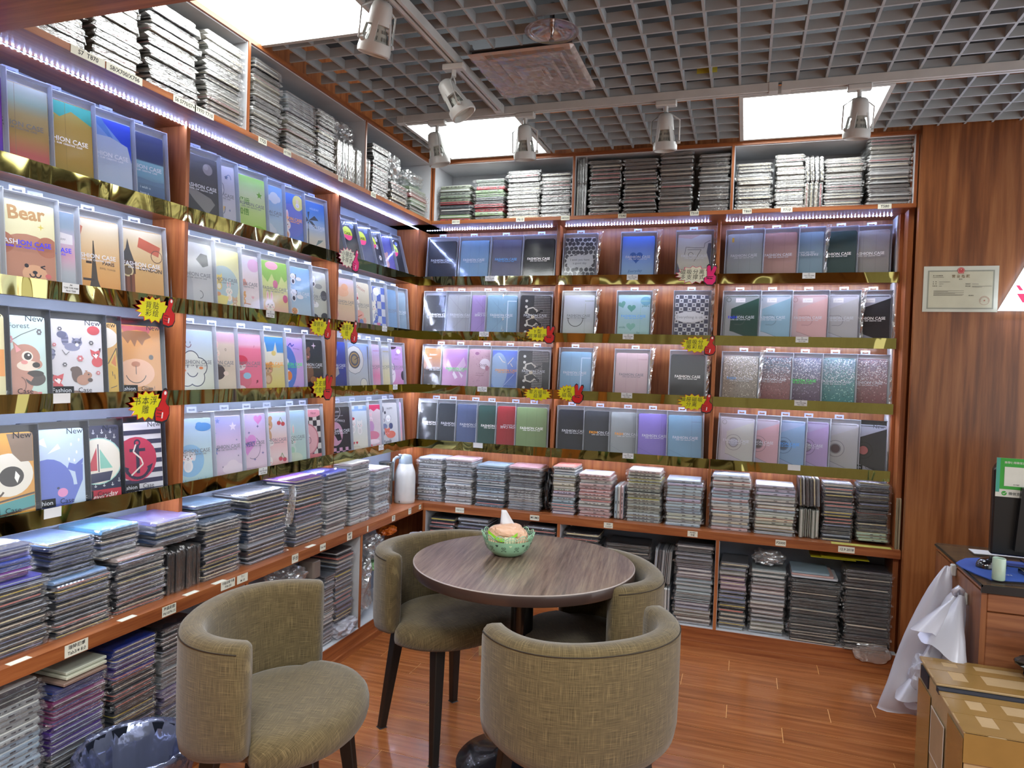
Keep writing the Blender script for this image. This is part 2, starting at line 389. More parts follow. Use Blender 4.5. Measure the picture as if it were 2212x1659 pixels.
# ------------------------------------------------------------------ LED strips
def ledmat(name, c, e):
    m, nt, p, out = nodes(name); p.inputs['Emission Color'].default_value = c; p.inputs['Emission Strength'].default_value = e; return m
LEDTOP = ledmat('led_point_blue', (.42, .54, 1, 1), 200); LEDLOW = ledmat('led_point_white', (.72, .80, 1, 1), 230)
TAPE = plain('led_tape', '#8f97b8', .5)
def led(ax, a0, a1, d, z, label, pitch=.0167, power=0, col=(.42, .52, 1)):
    t = MB().box(*T3(ax, a0, a1, d - .004, d + .004, z - .0015, z)).build('led_strip', TAPE); tag(t, label, 'light strip', 'LED strips')
    mb = MB(); n = int((a1 - a0) / pitch)
    for i in range(n):
        a = a0 + pitch * (i + .5); q = T3(ax, a - .0022, a + .0022, d - .0022, d + .0022, z - .0038, z - .0015); mb.box(*q)
    o = mb.build('led', LEDTOP if abs(z - ZT) < .01 else LEDLOW, t); o['kind'] = 'stuff'
led('l', -2.66, -.02, .002, ZT, 'long white LED strip under the top board of the left wall', power=3.2)
led('b', .03, .86, .028, ZT, 'LED strip under the top board, left bay of the back wall', power=1.3)
led('b', .92, 1.75, .028, ZT, 'LED strip under the top board, middle bay of the back wall', power=1.3)
led('b', 1.82, 2.64, .028, ZT, 'LED strip under the top board, right bay of the back wall', power=1.3)
wn = {'b': ['left bay of the back wall', 'middle bay of the back wall', 'right bay of the back wall'], 'l': ['near bay of the left wall', 'middle bay of the left wall', 'corner bay of the left wall']}
for ax, bays in (('b', BAYSB), ('l', BAYSL)):
    for bi, (b0, b1) in enumerate(bays):
        for r, z in enumerate(SHZ):
            led(ax, b0 + .03, b1 - .03, .016, z - .014, 'LED strip under the %s display shelf, %s' % (rn[r], wn[ax][bi]), power=1.0 if r < 3 else .75, col=(.66, .76, 1))
# ------------------------------------------------------------------ wrapped tablet cases (unit meshes, scaled per object)
def rrect(x0, x1, y0, y1, r, n=2):
    P = []
    for cx, cy, a0 in ((x1 - r, y1 - r, 0), (x0 + r, y1 - r, 90), (x0 + r, y0 + r, 180), (x1 - r, y0 + r, 270)):
        for k in range(n + 1): a = radians(a0 + 90 * k / n); P.append((cx + r * cos(a), cy + r * sin(a)))
    return P
def slab(mb, x0, x1, y0, y1, z0, z1, mi=0, ch=.12):
    p0 = rrect(x0 + .012, x1 - .012, y0 + .012, y1 - .012, .05); p1 = rrect(x0, x1, y0, y1, .055); h = (z1 - z0) * ch; n = len(p0)
    V = [(x, y, z0) for x, y in p0] + [(x, y, z0 + h) for x, y in p1] + [(x, y, z1 - h) for x, y in p1] + [(x, y, z1) for x, y in p0]
    F = [tuple(range(n - 1, -1, -1)), tuple(range(3 * n, 4 * n))]
    for k in range(3): F += [(k * n + i, k * n + (i + 1) % n, (k + 1) * n + (i + 1) % n, (k + 1) * n + i) for i in range(n)]
    mb.add(V, F, mi)
def body_mesh(kind):
    mb = MB()
    if kind == 'folio':
        slab(mb, -.5, .5, 0, 1, .62, .90, 0); slab(mb, -.5, .5, 0, 1, .04, .30, 0); slab(mb, -.485, .485, .010, .97, .28, .64, 1)
    elif kind == 'spine':
        mb.prism([(0.03, .02), (0, .3), (0, .7), (.03, .98), (1, .98), (1, .02)], -.5, .5, 'x', 0)
        mb.box(-.495, .495, -.006, .004, .44, .56, 1)
    else:
        slab(mb, -.5, .5, 0, 1, .03, .9, 0, .3); slab(mb, -.49, .49, .01, .99, .88, .98, 1)
        for x in ((-.3, -.2), (-.14, -.1), (-.02, .05), (.1, .14), (.22, .34)) if kind == 'slots' else ((-.05, .04), (.26, .33)): mb.box(x[0], x[1], -.006, .01, .36, .6, 2)
    return mb.mesh('tablet_case_' + kind, [CASEC, CASEI, SLOT])
BODY = {k: body_mesh(k) for k in ('folio', 'spine', 'shell', 'slots')}
def film_mesh(seed, flare, zr):
    R = random.Random(seed); mb = MB(); xs = [-.5 - flare, -.525, -.49, -.3, -.12, .06, .22, .38, .49, .525, .5 + flare]; V = []
    ring = [(-.012, .1), (-.012, .9), (.3, 1.02), (.7, 1.02), (1.01, .9), (1.01, .1), (.7, -.02), (.3, -.02)]
    for i, x in enumerate(xs):
        end = i in (0, len(xs) - 1)
        for (y, z) in ring:
            if end: yy = y + R.uniform(-.04, .06); zz = .5 + (z - .5) * R.uniform(.1, 1.1) + R.uniform(-.35, .35); xx = x + R.uniform(-.03, .025)
            elif i in (1, 9): yy = y; zz = .5 + (z - .5) * R.uniform(.7, 1.0); xx = x + R.uniform(-.01, .01)
            else: yy = y + (R.uniform(-.012, 0) if y < 0 else 0); zz = .5 + (z - .5) * (1.0 if y > 0 else 1.1) + (R.uniform(-zr, zr) if y < 0 else 0) + (R.uniform(-.01, .06) if z > 1 else 0); xx = x + R.uniform(-.05, .05) * (2 < i < 8)
            V.append((xx, yy, zz))
    n = 8; F = []
    for i in range(len(xs) - 1):
        for k in range(n):
            a, b, c, d = i * n + k, i * n + (k + 1) % n, (i + 1) * n + (k + 1) % n, (i + 1) * n + k
            F += [(a, b, c), (a, c, d)]
    mb.add(V, F); return mb
FILMS = [film_mesh(s, f, .03).mesh('film', [FILM]) for s, f in ((1, .05), (2, .07), (3, .04), (4, .08), (5, .06), (6, .05))]
FOILS = [film_mesh(s, f, .05).mesh('foil', [FOIL]) for s, f in ((11, .06), (12, .08), (13, .05), (14, .09), (15, .07))]
PAL = {
 'dark': ['#1d1f26', '#24262e', '#2c2f38', '#191a20', '#33343c', '#20242e'],
 'darkblue': ['#232838', '#2b3452', '#1c2030', '#3a4668', '#26304a'],
 'mix': ['#23252c', '#3b3e46', '#5d6068', '#7c828c', '#2c3c56', '#4a3c40', '#8b8f98', '#2a2c33'],
 'grey': ['#6c7078', '#82868c', '#94989c', '#5a5e66', '#a4a6a6', '#777b84'],
 'pale': ['#a8aeb4', '#b9bcc0', '#8f969e', '#c6c8c8', '#9aa4b2'],
 'pastel': ['#c3a7aa', '#a9c0cc', '#b8bfae', '#c9c0a6', '#b2a8c2', '#a9adb0', '#c8c8c2', '#9fb4c6'],
 'pink': ['#c8a4a2', '#cdb3ae', '#b9b6b0', '#c0a0a2', '#c9bdb6', '#a8aaa8', '#c9c6be'],
 'blue': ['#8fa8bc', '#7b93a8', '#20303e', '#95a9b2', '#5f7e98', '#a9b3ba', '#3a5870'],
 'sage': ['#9da598', '#a5a89c', '#8f978c', '#b2b2a2', '#a3b0b4', '#9aa094'],
 'black': ['#15151a', '#1a1a1f', '#201f22', '#121216', '#261d20'],
 'silver': ['#2e3032', '#52544f', '#67695f', '#7a7568', '#45484c', '#222428', '#8a8474'],
 'silverdark': ['#1c1d20', '#26282c', '#2c2226', '#333539', '#18191c'],
 'redgreen': ['#a5303c', '#7f9f7e', '#6f8a72', '#5c6a70', '#8fb184', '#b23240', '#6a7466'],
 'purple': ['#3d2a68', '#4a2f7e', '#2c3270', '#5a2a70', '#2b2f60'],
 'plum': ['#24306e', '#702a5c', '#7a2e5c', '#4a2a80', '#4c2f86', '#3a2a70', '#2a2c34', '#23242b', '#26262c', '#521c2c', '#5c2030', '#4c1a28'],
}
ORD = ['topmost', 'second', 'third', 'fourth', 'fifth', 'sixth', 'seventh', 'eighth', 'ninth', 'tenth', 'eleventh', 'twelfth', 'thirteenth', 'fourteenth', 'fifteenth', 'sixteenth', 'seventeenth', 'eighteenth', 'nineteenth', 'twentieth', 'twenty-first', 'twenty-second', 'twenty-third', 'twenty-fourth', 'twenty-fifth', 'twenty-sixth', 'twenty-seventh', 'twenty-eighth', 'twenty-ninth', 'thirtieth', 'thirty-first', 'thirty-second']
ALPH = {'dark': [.15, .25, .05, .7, .5, .38, .57], 'darkblue': [.38, .15, .83, .63], 'mix': [.15, .25, .38, .63, .75, .05, .47, .56], 'grey': [.75, .63, .05, .91], 'pale': [.91, .75, .63], 'pastel': [.91, .75, .56, .63], 'pink': [.91, .56, .75], 'blue': [.63, .91, .75, .56], 'sage': [.91, .75, .47, .05], 'black': [.05, .05, .05, .05, .25], 'silver': [.15, .91, .25, .75, .05, .97], 'silverdark': [.05, .75, .25, .97, .05], 'redgreen': [.05, .91, .75], 'purple': [.83, .63], 'plum': [.83, .63, .75]}
def cname(h):
    r, g, b = [int(h[i:i + 2], 16) for i in (1, 3, 5)]; mx, mn = max(r, g, b), min(r, g, b); l = (mx + mn) / 2
    if mx - mn < 22: return 'black' if l < 42 else 'charcoal' if l < 80 else 'grey' if l < 150 else 'pale grey'
    pre = 'dark ' if l < 85 else 'pale ' if l > 140 else ''
    if r == mx: k = ('pink' if l > 120 else 'red') if b >= g - 4 else ('cream' if l > 150 else 'brown')
    elif g == mx: k = 'green'
    else: k = 'purple' if r > g + 6 else 'blue'
    if k == 'cream' or k == 'pink' or k == 'brown': pre = ''
    return pre + k
CN = [0]; FRAMEROT = {'l': pi / 2, 'b': 0.0}
def pieces(ax, a0, a1, d0, z0, z1, n, pal, where, grp, kinds=('folio', 'spine'), foil=False, depth=.19, jit=.005, name='wrapped_case', tilt=0, order=None, top=None):
    """stack of n cases: a = span along the wall, d0 = front plane offset from display front (negative = proud of it)"""
    R = random.Random(hash_(where)); h = (z1 - z0) / n; wd = (a1 - a0) * (.90 if not foil else .9)
    seq = PAL[pal]; al = ALPH[pal]; idx = 0
    z = z0
    hs = [R.uniform(.85, 1.15) for _ in range(n)]; s = sum(hs); hs = [q / s * (z1 - z0) for q in hs]
    col = R.choice(seq); 
    for i in range(n):
        if order: col = order[min(len(order) - 1, int((n - 1 - i) * len(order) / n))]
        elif R.random() < .75: col = R.choice(seq)
        if top and i == n - 1: col = top
        a = R.choice(al); k = R.choice(kinds); t = hs[i] * .93
        w_ = wd * R.uniform(.965, 1.02); dep = depth * R.uniform(.94, 1.03)
        ac = (a0 + a1) / 2 + R.uniform(-jit, jit); dd = d0 + R.uniform(-jit, jit * 1.6)
        rz = FRAMEROT[ax] + R.uniform(-.022, .022)
        loc = Vector((ac, dd, z + .0002)) if ax == 'b' else Vector((-dd, ac, z + .0002))
        M = Matrix.Translation(loc) @ Matrix.Rotation(rz, 4, 'Z') @ Matrix.Rotation(R.uniform(-.006, .006) + tilt, 4, 'Y') @ Matrix.Diagonal((w_, dep, t, 1))
        c = srgb(col); emit(M, c, a, k, R, foil, '%s %s case, %s, %s' % (cname(col), 'silver-wrapped' if foil else 'film-wrapped', ORD[n - 1 - i] + (' down' if i < n - 1 else ''), where), grp, name)
        z += hs[i]
def hash_(s):
    h = 5381
    for ch in s: h = (h * 33 + ord(ch)) & 0xffffff
    return h
def emit(M, c, a, k, R, foil, label, grp, name):
    o = bpy.data.objects.new(name, BODY[k]); COL.objects.link(o); o.matrix_world = M; o.color = (c[0], c[1], c[2], a)
    tag(o, label, 'tablet case', grp)
    f = bpy.data.objects.new('film_sleeve', R.choice(FOILS if foil else FILMS)); COL.objects.link(f); f.parent = o
    CN[0] += 1; return o
def standing(ax, a0, a1, d0, z0, z1, n, pal, where, grp, lean=0, foil=False, depth=.19, name='wrapped_case', kinds=('folio', 'spine')):
    R = random.Random(hash_(where)); t = (a1 - a0) / n
    for i in range(n):
        col = R.choice(PAL[pal]); ac = a0 + t * i + t * .03; zz = (z0 + z1) / 2; H = (z1 - z0) * .93 * R.uniform(.97, 1.0)
        loc = Vector((ac, d0 + R.uniform(-.004, .006), z0 + H / 2 + .004)) if ax == 'b' else Vector((-d0 + R.uniform(-.006, .004), ac, z0 + H / 2 + .004))
        M = Matrix.Translation(loc) @ Matrix.Rotation(FRAMEROT[ax], 4, 'Z') @ Matrix.Rotation(pi / 2 + lean, 4, 'Y') @ Matrix.Diagonal((H, depth, t * .94, 1))
        ordn = ['leftmost', 'second from left', 'third from left', 'fourth from left', 'fifth from left', 'sixth from left', 'seventh from left', 'eighth from left', 'ninth from left', 'tenth from left'][i]
        emit(M, srgb(col), R.choice(ALPH[pal]), R.choice(kinds), R, foil, '%s %s case, upright, %s, %s' % (cname(col), 'silver-wrapped' if foil else 'film-wrapped', ordn, where), grp, name)

G1 = 'wrapped tablet cases on the left ledge'
W = 'stack on the left ledge'
LF = -.085
def LS(a0, a1, z0, z1, n, pal, wh, **k): pieces('l', a0, a1, k.pop('d', LF), z0, z1, n, pal, wh, G1, **k)
LS(-2.70, -2.50, ZL, .823, 15, 'dark', 'ledge stack at the left edge of the photo', top='#4a48b0')
LS(-2.72, -2.535, .824, .918, 7, 'plum', 'purple pile on the ledge stack at the left edge', d=-.07, order=['#8c94b4', '#5448a0', '#3c50b0', '#38509c', '#7a3c94', '#9a4890'])
LS(-2.488, -2.290, ZL, .784, 13, 'dark', 'second ledge stack from the left', top='#7ea0cc')
LS(-2.483, -2.325, .785, .893, 9, 'darkblue', 'upper pile of the second ledge stack', d=-.055, top='#7a96c8')
LS(-2.281, -2.070, ZL, .797, 13, 'dark', 'ledge stack left of the black upright cases', top='#b9a49c')
LS(-2.305, -2.150, .798, .896, 6, 'mix', 'upper pile left of the black upright cases', d=-.05, top='#5f9cc8')
standing('l', -2.066, -1.912, LF, ZL, .775, 9, 'black', 'on the left ledge', G1)
LS(-2.115, -1.912, .792, .881, 6, 'mix', 'lying over the black upright cases', d=-.075, top='#7c7cb8')
LS(-1.902, -1.690, ZL, .842, 17, 'dark', 'ledge stack right of the black upright cases', top='#31475c')
LS(-1.900, -1.68, .843, .893, 3, 'darkblue', 'crooked pile right of the black upright cases', d=-.03, tilt=.03, top='#4a6884')
LS(-1.66, -1.40, ZL, .90, 17, 'mix', 'widest ledge stack beside the clear bag flap', top='#3f4452')
LS(-1.342, -1.115, ZL, .918, 18, 'mix', 'ledge stack with the magenta printed cover on top', top='#6a3a94')
LS(-1.100, -.900, ZL, .916, 18, 'grey', 'ledge stack with the bright blue cover on top', top='#4450b4')
LS(-.875, -.665, ZL, .935, 18, 'pale', 'ledge stack with the chequered cover on top', top='#b9aeb4', kinds=('shell', 'folio'))
LS(-.630, -.455, ZL, .877, 15, 'pale', 'ledge stack beside the vacuum jug', kinds=('shell', 'slots'), top='#c3a9b8', depth=.17)

G2 = 'wrapped tablet cases on the back ledge'
def BS(a0, a1, z0, z1, n, pal, wh, **k): pieces('b', a0, a1, k.pop('d', -.075), z0, z1, n, pal, 'back ledge stack ' + wh, G2, name='slim_tablet_case', kinds=k.pop('kinds', ('shell', 'slots', 'folio')), **k)
BS(.060, .237, ZL, .884, 17, 'pale', 'right of the vacuum jug', top='#b6bac8')
BS(.243, .436, ZL, .889, 18, 'pale', 'second from the vacuum jug', top='#c9a9b0')
BS(.442, .642, ZL, .867, 18, 'blue', 'third from the vacuum jug', top='#8fb4cc')
BS(.648, .862, ZL, .874, 18, 'grey', 'fourth from the vacuum jug', top='#c99aa4')
BS(.918, 1.063, ZL, .893, 17, 'pastel', 'right of the black bag', top='#b9b2ae')
BS(1.072, 1.276, ZL, .863, 14, 'pink', 'left of the upright pair', top='#c99c9c')
standing('b', 1.286, 1.338, -.07, ZL, .82, 3, 'pastel', 'in the middle of the back ledge', G2, name='slim_tablet_case', kinds=('slots', 'shell'))
BS(1.346, 1.549, ZL, .905, 17, 'sage', 'right of the upright pair', top='#c2aaa6', kinds=('slots',))
BS(1.560, 1.768, ZL, .868, 15, 'pastel', 'left of the right-hand upright', top='#8f949c', kinds=('shell',))
BS(1.800, 2.014, ZL, .912, 17, 'pastel', 'first in the right bay', top='#c3c4c8', kinds=('shell',))
BS(2.024, 2.238, ZL, .879, 15, 'pastel', 'second in the right bay', top='#8f8a9c', kinds=('shell', 'folio'))
standing('b', 2.250, 2.346, -.07, ZL, .775, 5, 'sage', 'low on the back ledge right bay', G2, name='slim_tablet_case')
standing('b', 2.243, 2.343, -.075, .782, .935, 6, 'mix', 'above the others in the right bay', G2, lean=-.05, name='slim_tablet_case')
BS(2.358, 2.506, ZL, .912, 17, 'mix', 'third in the right bay', depth=.17, kinds=('folio',))
BS(2.516, 2.668, .635, .925, 18, 'dark', 'last in the right bay', depth=.17, order=['#33343c', '#2c2f38', '#24262e', '#1d1f26', '#222228', '#9fb8a4'])

G3 = 'wrapped cases in the low left cabinets'
def LL(a0, a1, z0, z1, n, pal, wh, **k): pieces('l', a0, a1, k.pop('d', -.12), z0, z1, n, pal, 'low left cabinet ' + wh, G3, name='sleeved_tablet_case', **k)
LL(-2.72, -2.535, .104, .545, 26, 'pale', 'stack at the left edge', kinds=('slots', 'shell'), order=['#2a2a2e', '#8f9498', '#9a9ea0', '#8fa4b8', '#9db0c2', '#b8a8ac', '#94a8bc', '#b6a6a8', '#6a6e74'])
LL(-2.524, -2.335, .104, .487, 22, 'plum', 'purple and red stack', order=['#26387c', '#7a3060', '#7c3468', '#4c2c84', '#4a2c80', '#46307c', '#5a5c60', '#24262c', '#2a2a30', '#54202e', '#5c2434', '#4a1c2a'])
LL(-2.317, -2.136, .104, .528, 25, 'dark', 'third stack', order=['#26388c', '#3c2a78', '#2a2c36', '#1c1e26', '#20242e', '#24242c', '#a09488', '#9c9084', '#a89c90'])
LL(-2.122, -1.95, .104, .527, 30, 'grey', 'fourth stack beside the near chair', order=['#22242c', '#26262c', '#8c8e92', '#94969a', '#8a8c90', '#7c6a94', '#6a6484', '#5c7488', '#a09488', '#9a948c'])
LL(-1.152, -1.058, .104, .44, 17, 'grey', 'stack behind the near chair', depth=.17)
LL(-1.050, -.885, .19, .529, 16, 'mix', 'grey stack left of the divider', depth=.17)
G4 = 'wrapped cases in the low back cabinets'
def BL(a0, a1, z0, z1, n, pal, wh, **k): pieces('b', a0, a1, -.12, z0, z1, n, pal, 'low back cabinet ' + wh, G4, name='sleeved_tablet_case', **k)
BL(.17, .345, .104, .535, 18, 'dark', 'stack at the corner')
BL(.36, .565, .104, .55, 20, 'mix', 'second stack from the corner')
BL(.785, .97, .104, .55, 20, 'dark', 'stack behind the green bowl')
BL(1.01, 1.225, .104, .535, 18, 'dark', 'stack behind the table')
BL(1.25, 1.505, .104, .50, 20, 'black', 'wide black stack behind the table')
standing('b', 1.523, 1.615, -.115, .30, .495, 5, 'grey', 'upper group in the low back cabinet', G4, name='sleeved_tablet_case', lean=.05)
standing('b', 1.535, 1.615, -.115, .104, .29, 5, 'pale', 'lower group in the low back cabinet', G4, name='sleeved_tablet_case')
BL(1.632, 1.836, .104, .534, 21, 'grey', 'pale stack right of the chairs', order=['#55565c', '#606068', '#8a8490', '#9c8e92', '#8fa0a8', '#a4aeb0', '#a8b4b8', '#908898', '#a0988e', '#8a7e7a'])
BL(1.864, 2.008, .104, .463, 15, 'mix', 'first stack of the right bay', order=['#5a5c60', '#8f8f88', '#8a6f88', '#a4869a', '#55565a', '#62748a', '#1e2024', '#6c7474', '#55555a', '#8a8a86'])
BL(2.02, 2.2, .104, .446, 16, 'pale', 'second stack of the right bay', order=['#8f9a9c', '#6a6c70', '#b09c9c', '#82828c', '#a49c96', '#8c7f80', '#6c6e72', '#9a9c90', '#7c8088'])
pieces('b', 2.212, 2.451, -.15, .104, .424, 20, 'black', 'glossy black stack in the low back cabinet', G4, name='sleeved_tablet_case')
pieces('b', 2.461, 2.678, -.165, .104, .505, 24, 'black', 'last black stack in the low back cabinet', G4, name='sleeved_tablet_case')

G5 = 'silvery wrapped cases on the top shelves'
def TL(a0, a1, z1, n, wh, pal='silver', **k): pieces('l', a0, a1, k.pop('d', -.125), k.pop('z0', ZTT), z1, n, pal, 'left top shelf ' + wh, G5, name='foil_wrapped_case', foil=True, **k)
TL(-2.62, -2.455, 2.56, 11, 'stack nearest the header'); TL(-2.434, -2.265, 2.575, 12, 'second stack'); TL(-2.232, -2.02, 2.59, 13, 'third stack')
TL(-1.985, -1.79, 2.60, 17, 'fourth stack before the divider'); TL(-1.735, -1.56, 2.608, 16, 'first stack after the divider')
TL(-1.53, -1.315, 2.475, 10, 'stack under the ribbed pale cases'); TL(-1.53, -1.315, 2.56, 9, 'ribbed pale group', pal='pale', z0=2.476, kinds=('shell',)); TL(-1.305, -1.16, 2.568, 14, 'narrow stack')
standing('l', -1.145, -.925, -.12, ZTT, 2.49, 9, 'silver', 'left top shelf under the clear bag', G5, foil=True, name='foil_wrapped_case')
standing('l', -.895, -.84, -.12, ZTT, 2.47, 3, 'silver', 'left top shelf after the second divider', G5, foil=True, name='foil_wrapped_case')
TL(-.826, -.655, 2.565, 15, 'stack beside the crumpled bags', pal='silverdark'); TL(-.62, -.43, 2.43, 6, 'low stack under the crumpled bag'); TL(-.40, -.18, 2.46, 7, 'red and green stack at the corner', pal='redgreen')
def TB(a0, a1, z1, n, wh, pal='silver', **k): pieces('b', a0, a1, -.122, ZTT, z1, n, pal, 'back top shelf ' + wh, G5 + ' of the back wall', name='silver_wrapped_case', foil=k.pop('foil', True), **k)
TB(.172, .387, 2.52, 11, 'red and green stack at the corner', 'redgreen', foil=False, kinds=('slots', 'folio'), order=['#8f9a88', '#6f7a70', '#6a8068', '#a8283a', '#5a6a78', '#40464e', '#8fb07c', '#b02438'])
TB(.400, .596, 2.547, 11, 'second stack with red cases', 'redgreen', foil=False, kinds=('slots', 'folio'), order=['#5a6a60', '#b8283c', '#86a878', '#7c8488', '#80868a', '#b8283c', '#86a878', '#4c5256'])
TB(.606, .805, 2.584, 12, 'third stack'); TB(.812, .988, 2.557, 12, 'fourth stack')
standing('b', 1.019, 1.077, -.12, ZTT, 2.49, 4, 'silverdark', 'lower group, back top shelf middle bay', G5, foil=True, name='silver_wrapped_case')
standing('b', 1.019, 1.077, -.12, 2.492, 2.635, 4, 'silverdark', 'upper group, back top shelf middle bay', G5, foil=True, name='silver_wrapped_case')
TB(1.09, 1.266, 2.612, 14, 'first stack of the middle bay', 'silverdark'); TB(1.279, 1.464, 2.610, 15, 'second stack of the middle bay', 'silverdark')
TB(1.476, 1.651, 2.634, 15, 'third stack of the middle bay', 'silverdark'); TB(1.683, 1.839, 2.613, 15, 'fourth stack of the middle bay', 'silverdark')
TB(1.872, 2.047, 2.549, 13, 'first stack of the right bay'); TB(2.062, 2.203, 2.586, 13, 'second stack of the right bay')
standing('b', 2.205, 2.293, -.12, ZTT, 2.44, 4, 'silver', 'lower group, back top shelf right bay', G5, foil=True, name='silver_wrapped_case')
standing('b', 2.205, 2.293, -.12, 2.442, 2.565, 4, 'silver', 'upper group, back top shelf right bay', G5, foil=True, name='silver_wrapped_case', lean=-.06)
TB(2.298, 2.475, 2.553, 17, 'third stack of the right bay'); TB(2.492, 2.688, 2.636, 16, 'last stack of the right bay', 'silverdark', order=['#3a3b3e', '#6a685c', '#a4a5a6', '#b0b1b3', '#a8a9ac', '#24262a', '#3a2a2e', '#4c4e50', '#303236'])
# ------------------------------------------------------------------ display boxes with printed cases
BW, BH, BD = .203, .282, .024
CW, CHH = .184, .254          # case size
def tray_mesh():
    mb = MB(); t = .0022; w = BW / 2
    mb.box(-w, -w + t, 0, BD, 0, BH); mb.box(w - t, w, 0, BD, 0, BH); mb.box(-w + t, w - t, 0, BD, 0, t); mb.box(-w + t, w - t, 0, BD, BH - t, BH); mb.box(-w + t, w - t, BD - .001, BD, t, BH - t)
    return mb
TRAYF = tray_mesh().mesh('display_tray', [FROST]); TRAYK = tray_mesh().mesh('display_tray_black', [DARKTRAY])
def window_mesh(seed):
    R = random.Random(seed); mb = MB(); n, m = 5, 6; V = [(-BW / 2 + BW * i / n, -.0012 + R.uniform(-.0004, .0002), BH * j / m) for j in range(m + 1) for i in range(n + 1)]
    F = [(j * (n + 1) + i, j * (n + 1) + i + 1, (j + 1) * (n + 1) + i + 1, (j + 1) * (n + 1) + i) for j in range(m) for i in range(n)]
    mb.add(V, F); return mb.mesh('clear_window', [WINDOW], True)
WINS = [window_mesh(s) for s in range(5)]
def tab_mesh():
    mb = MB(); o = [(-.022, 0), (.022, 0), (.022, .018), (.018, .022), (-.018, .022), (-.022, .018)]
    # frame of strips around the hanging slot
    for a in ((-.022, .022, 0, .006), (-.022, .022, .014, .022), (-.022, -.014, .006, .014), (.014, .022, .006, .014)): mb.box(a[0], a[1], BD - .003, BD - .002, BH + a[2], BH + a[3])
    mb.box(-.006, .006, BD - .003, BD - .002, BH + .0125, BH + .014)
    return mb.mesh('hang_tab', [film('tab_plastic', .1, .8, .2, 10, .0003, gcol='#c4cce8')])
TAB = tab_mesh()
def case_mesh(r=.012):
    mb = MB(); P = rrect(-CW / 2, CW / 2, 0, CHH, r, 4); Q = rrect(-CW / 2 + .0015, CW / 2 - .0015, .0015, CHH - .0015, r, 4); n = len(P)
    V = [(x, 0, z) for x, z in Q] + [(x, .0015, z) for x, z in P] + [(x, .011, z) for x, z in P]
    F = [tuple(range(n)), tuple(range(3 * n - 1, 2 * n - 1, -1))]
    for k in range(2): F += [(k * n + i, (k + 1) * n + i, (k + 1) * n + (i + 1) % n, k * n + (i + 1) % n) for i in range(n)]
    mb.add(V, F); return mb.mesh('case_slab', [CASEC])
CASEM = case_mesh()
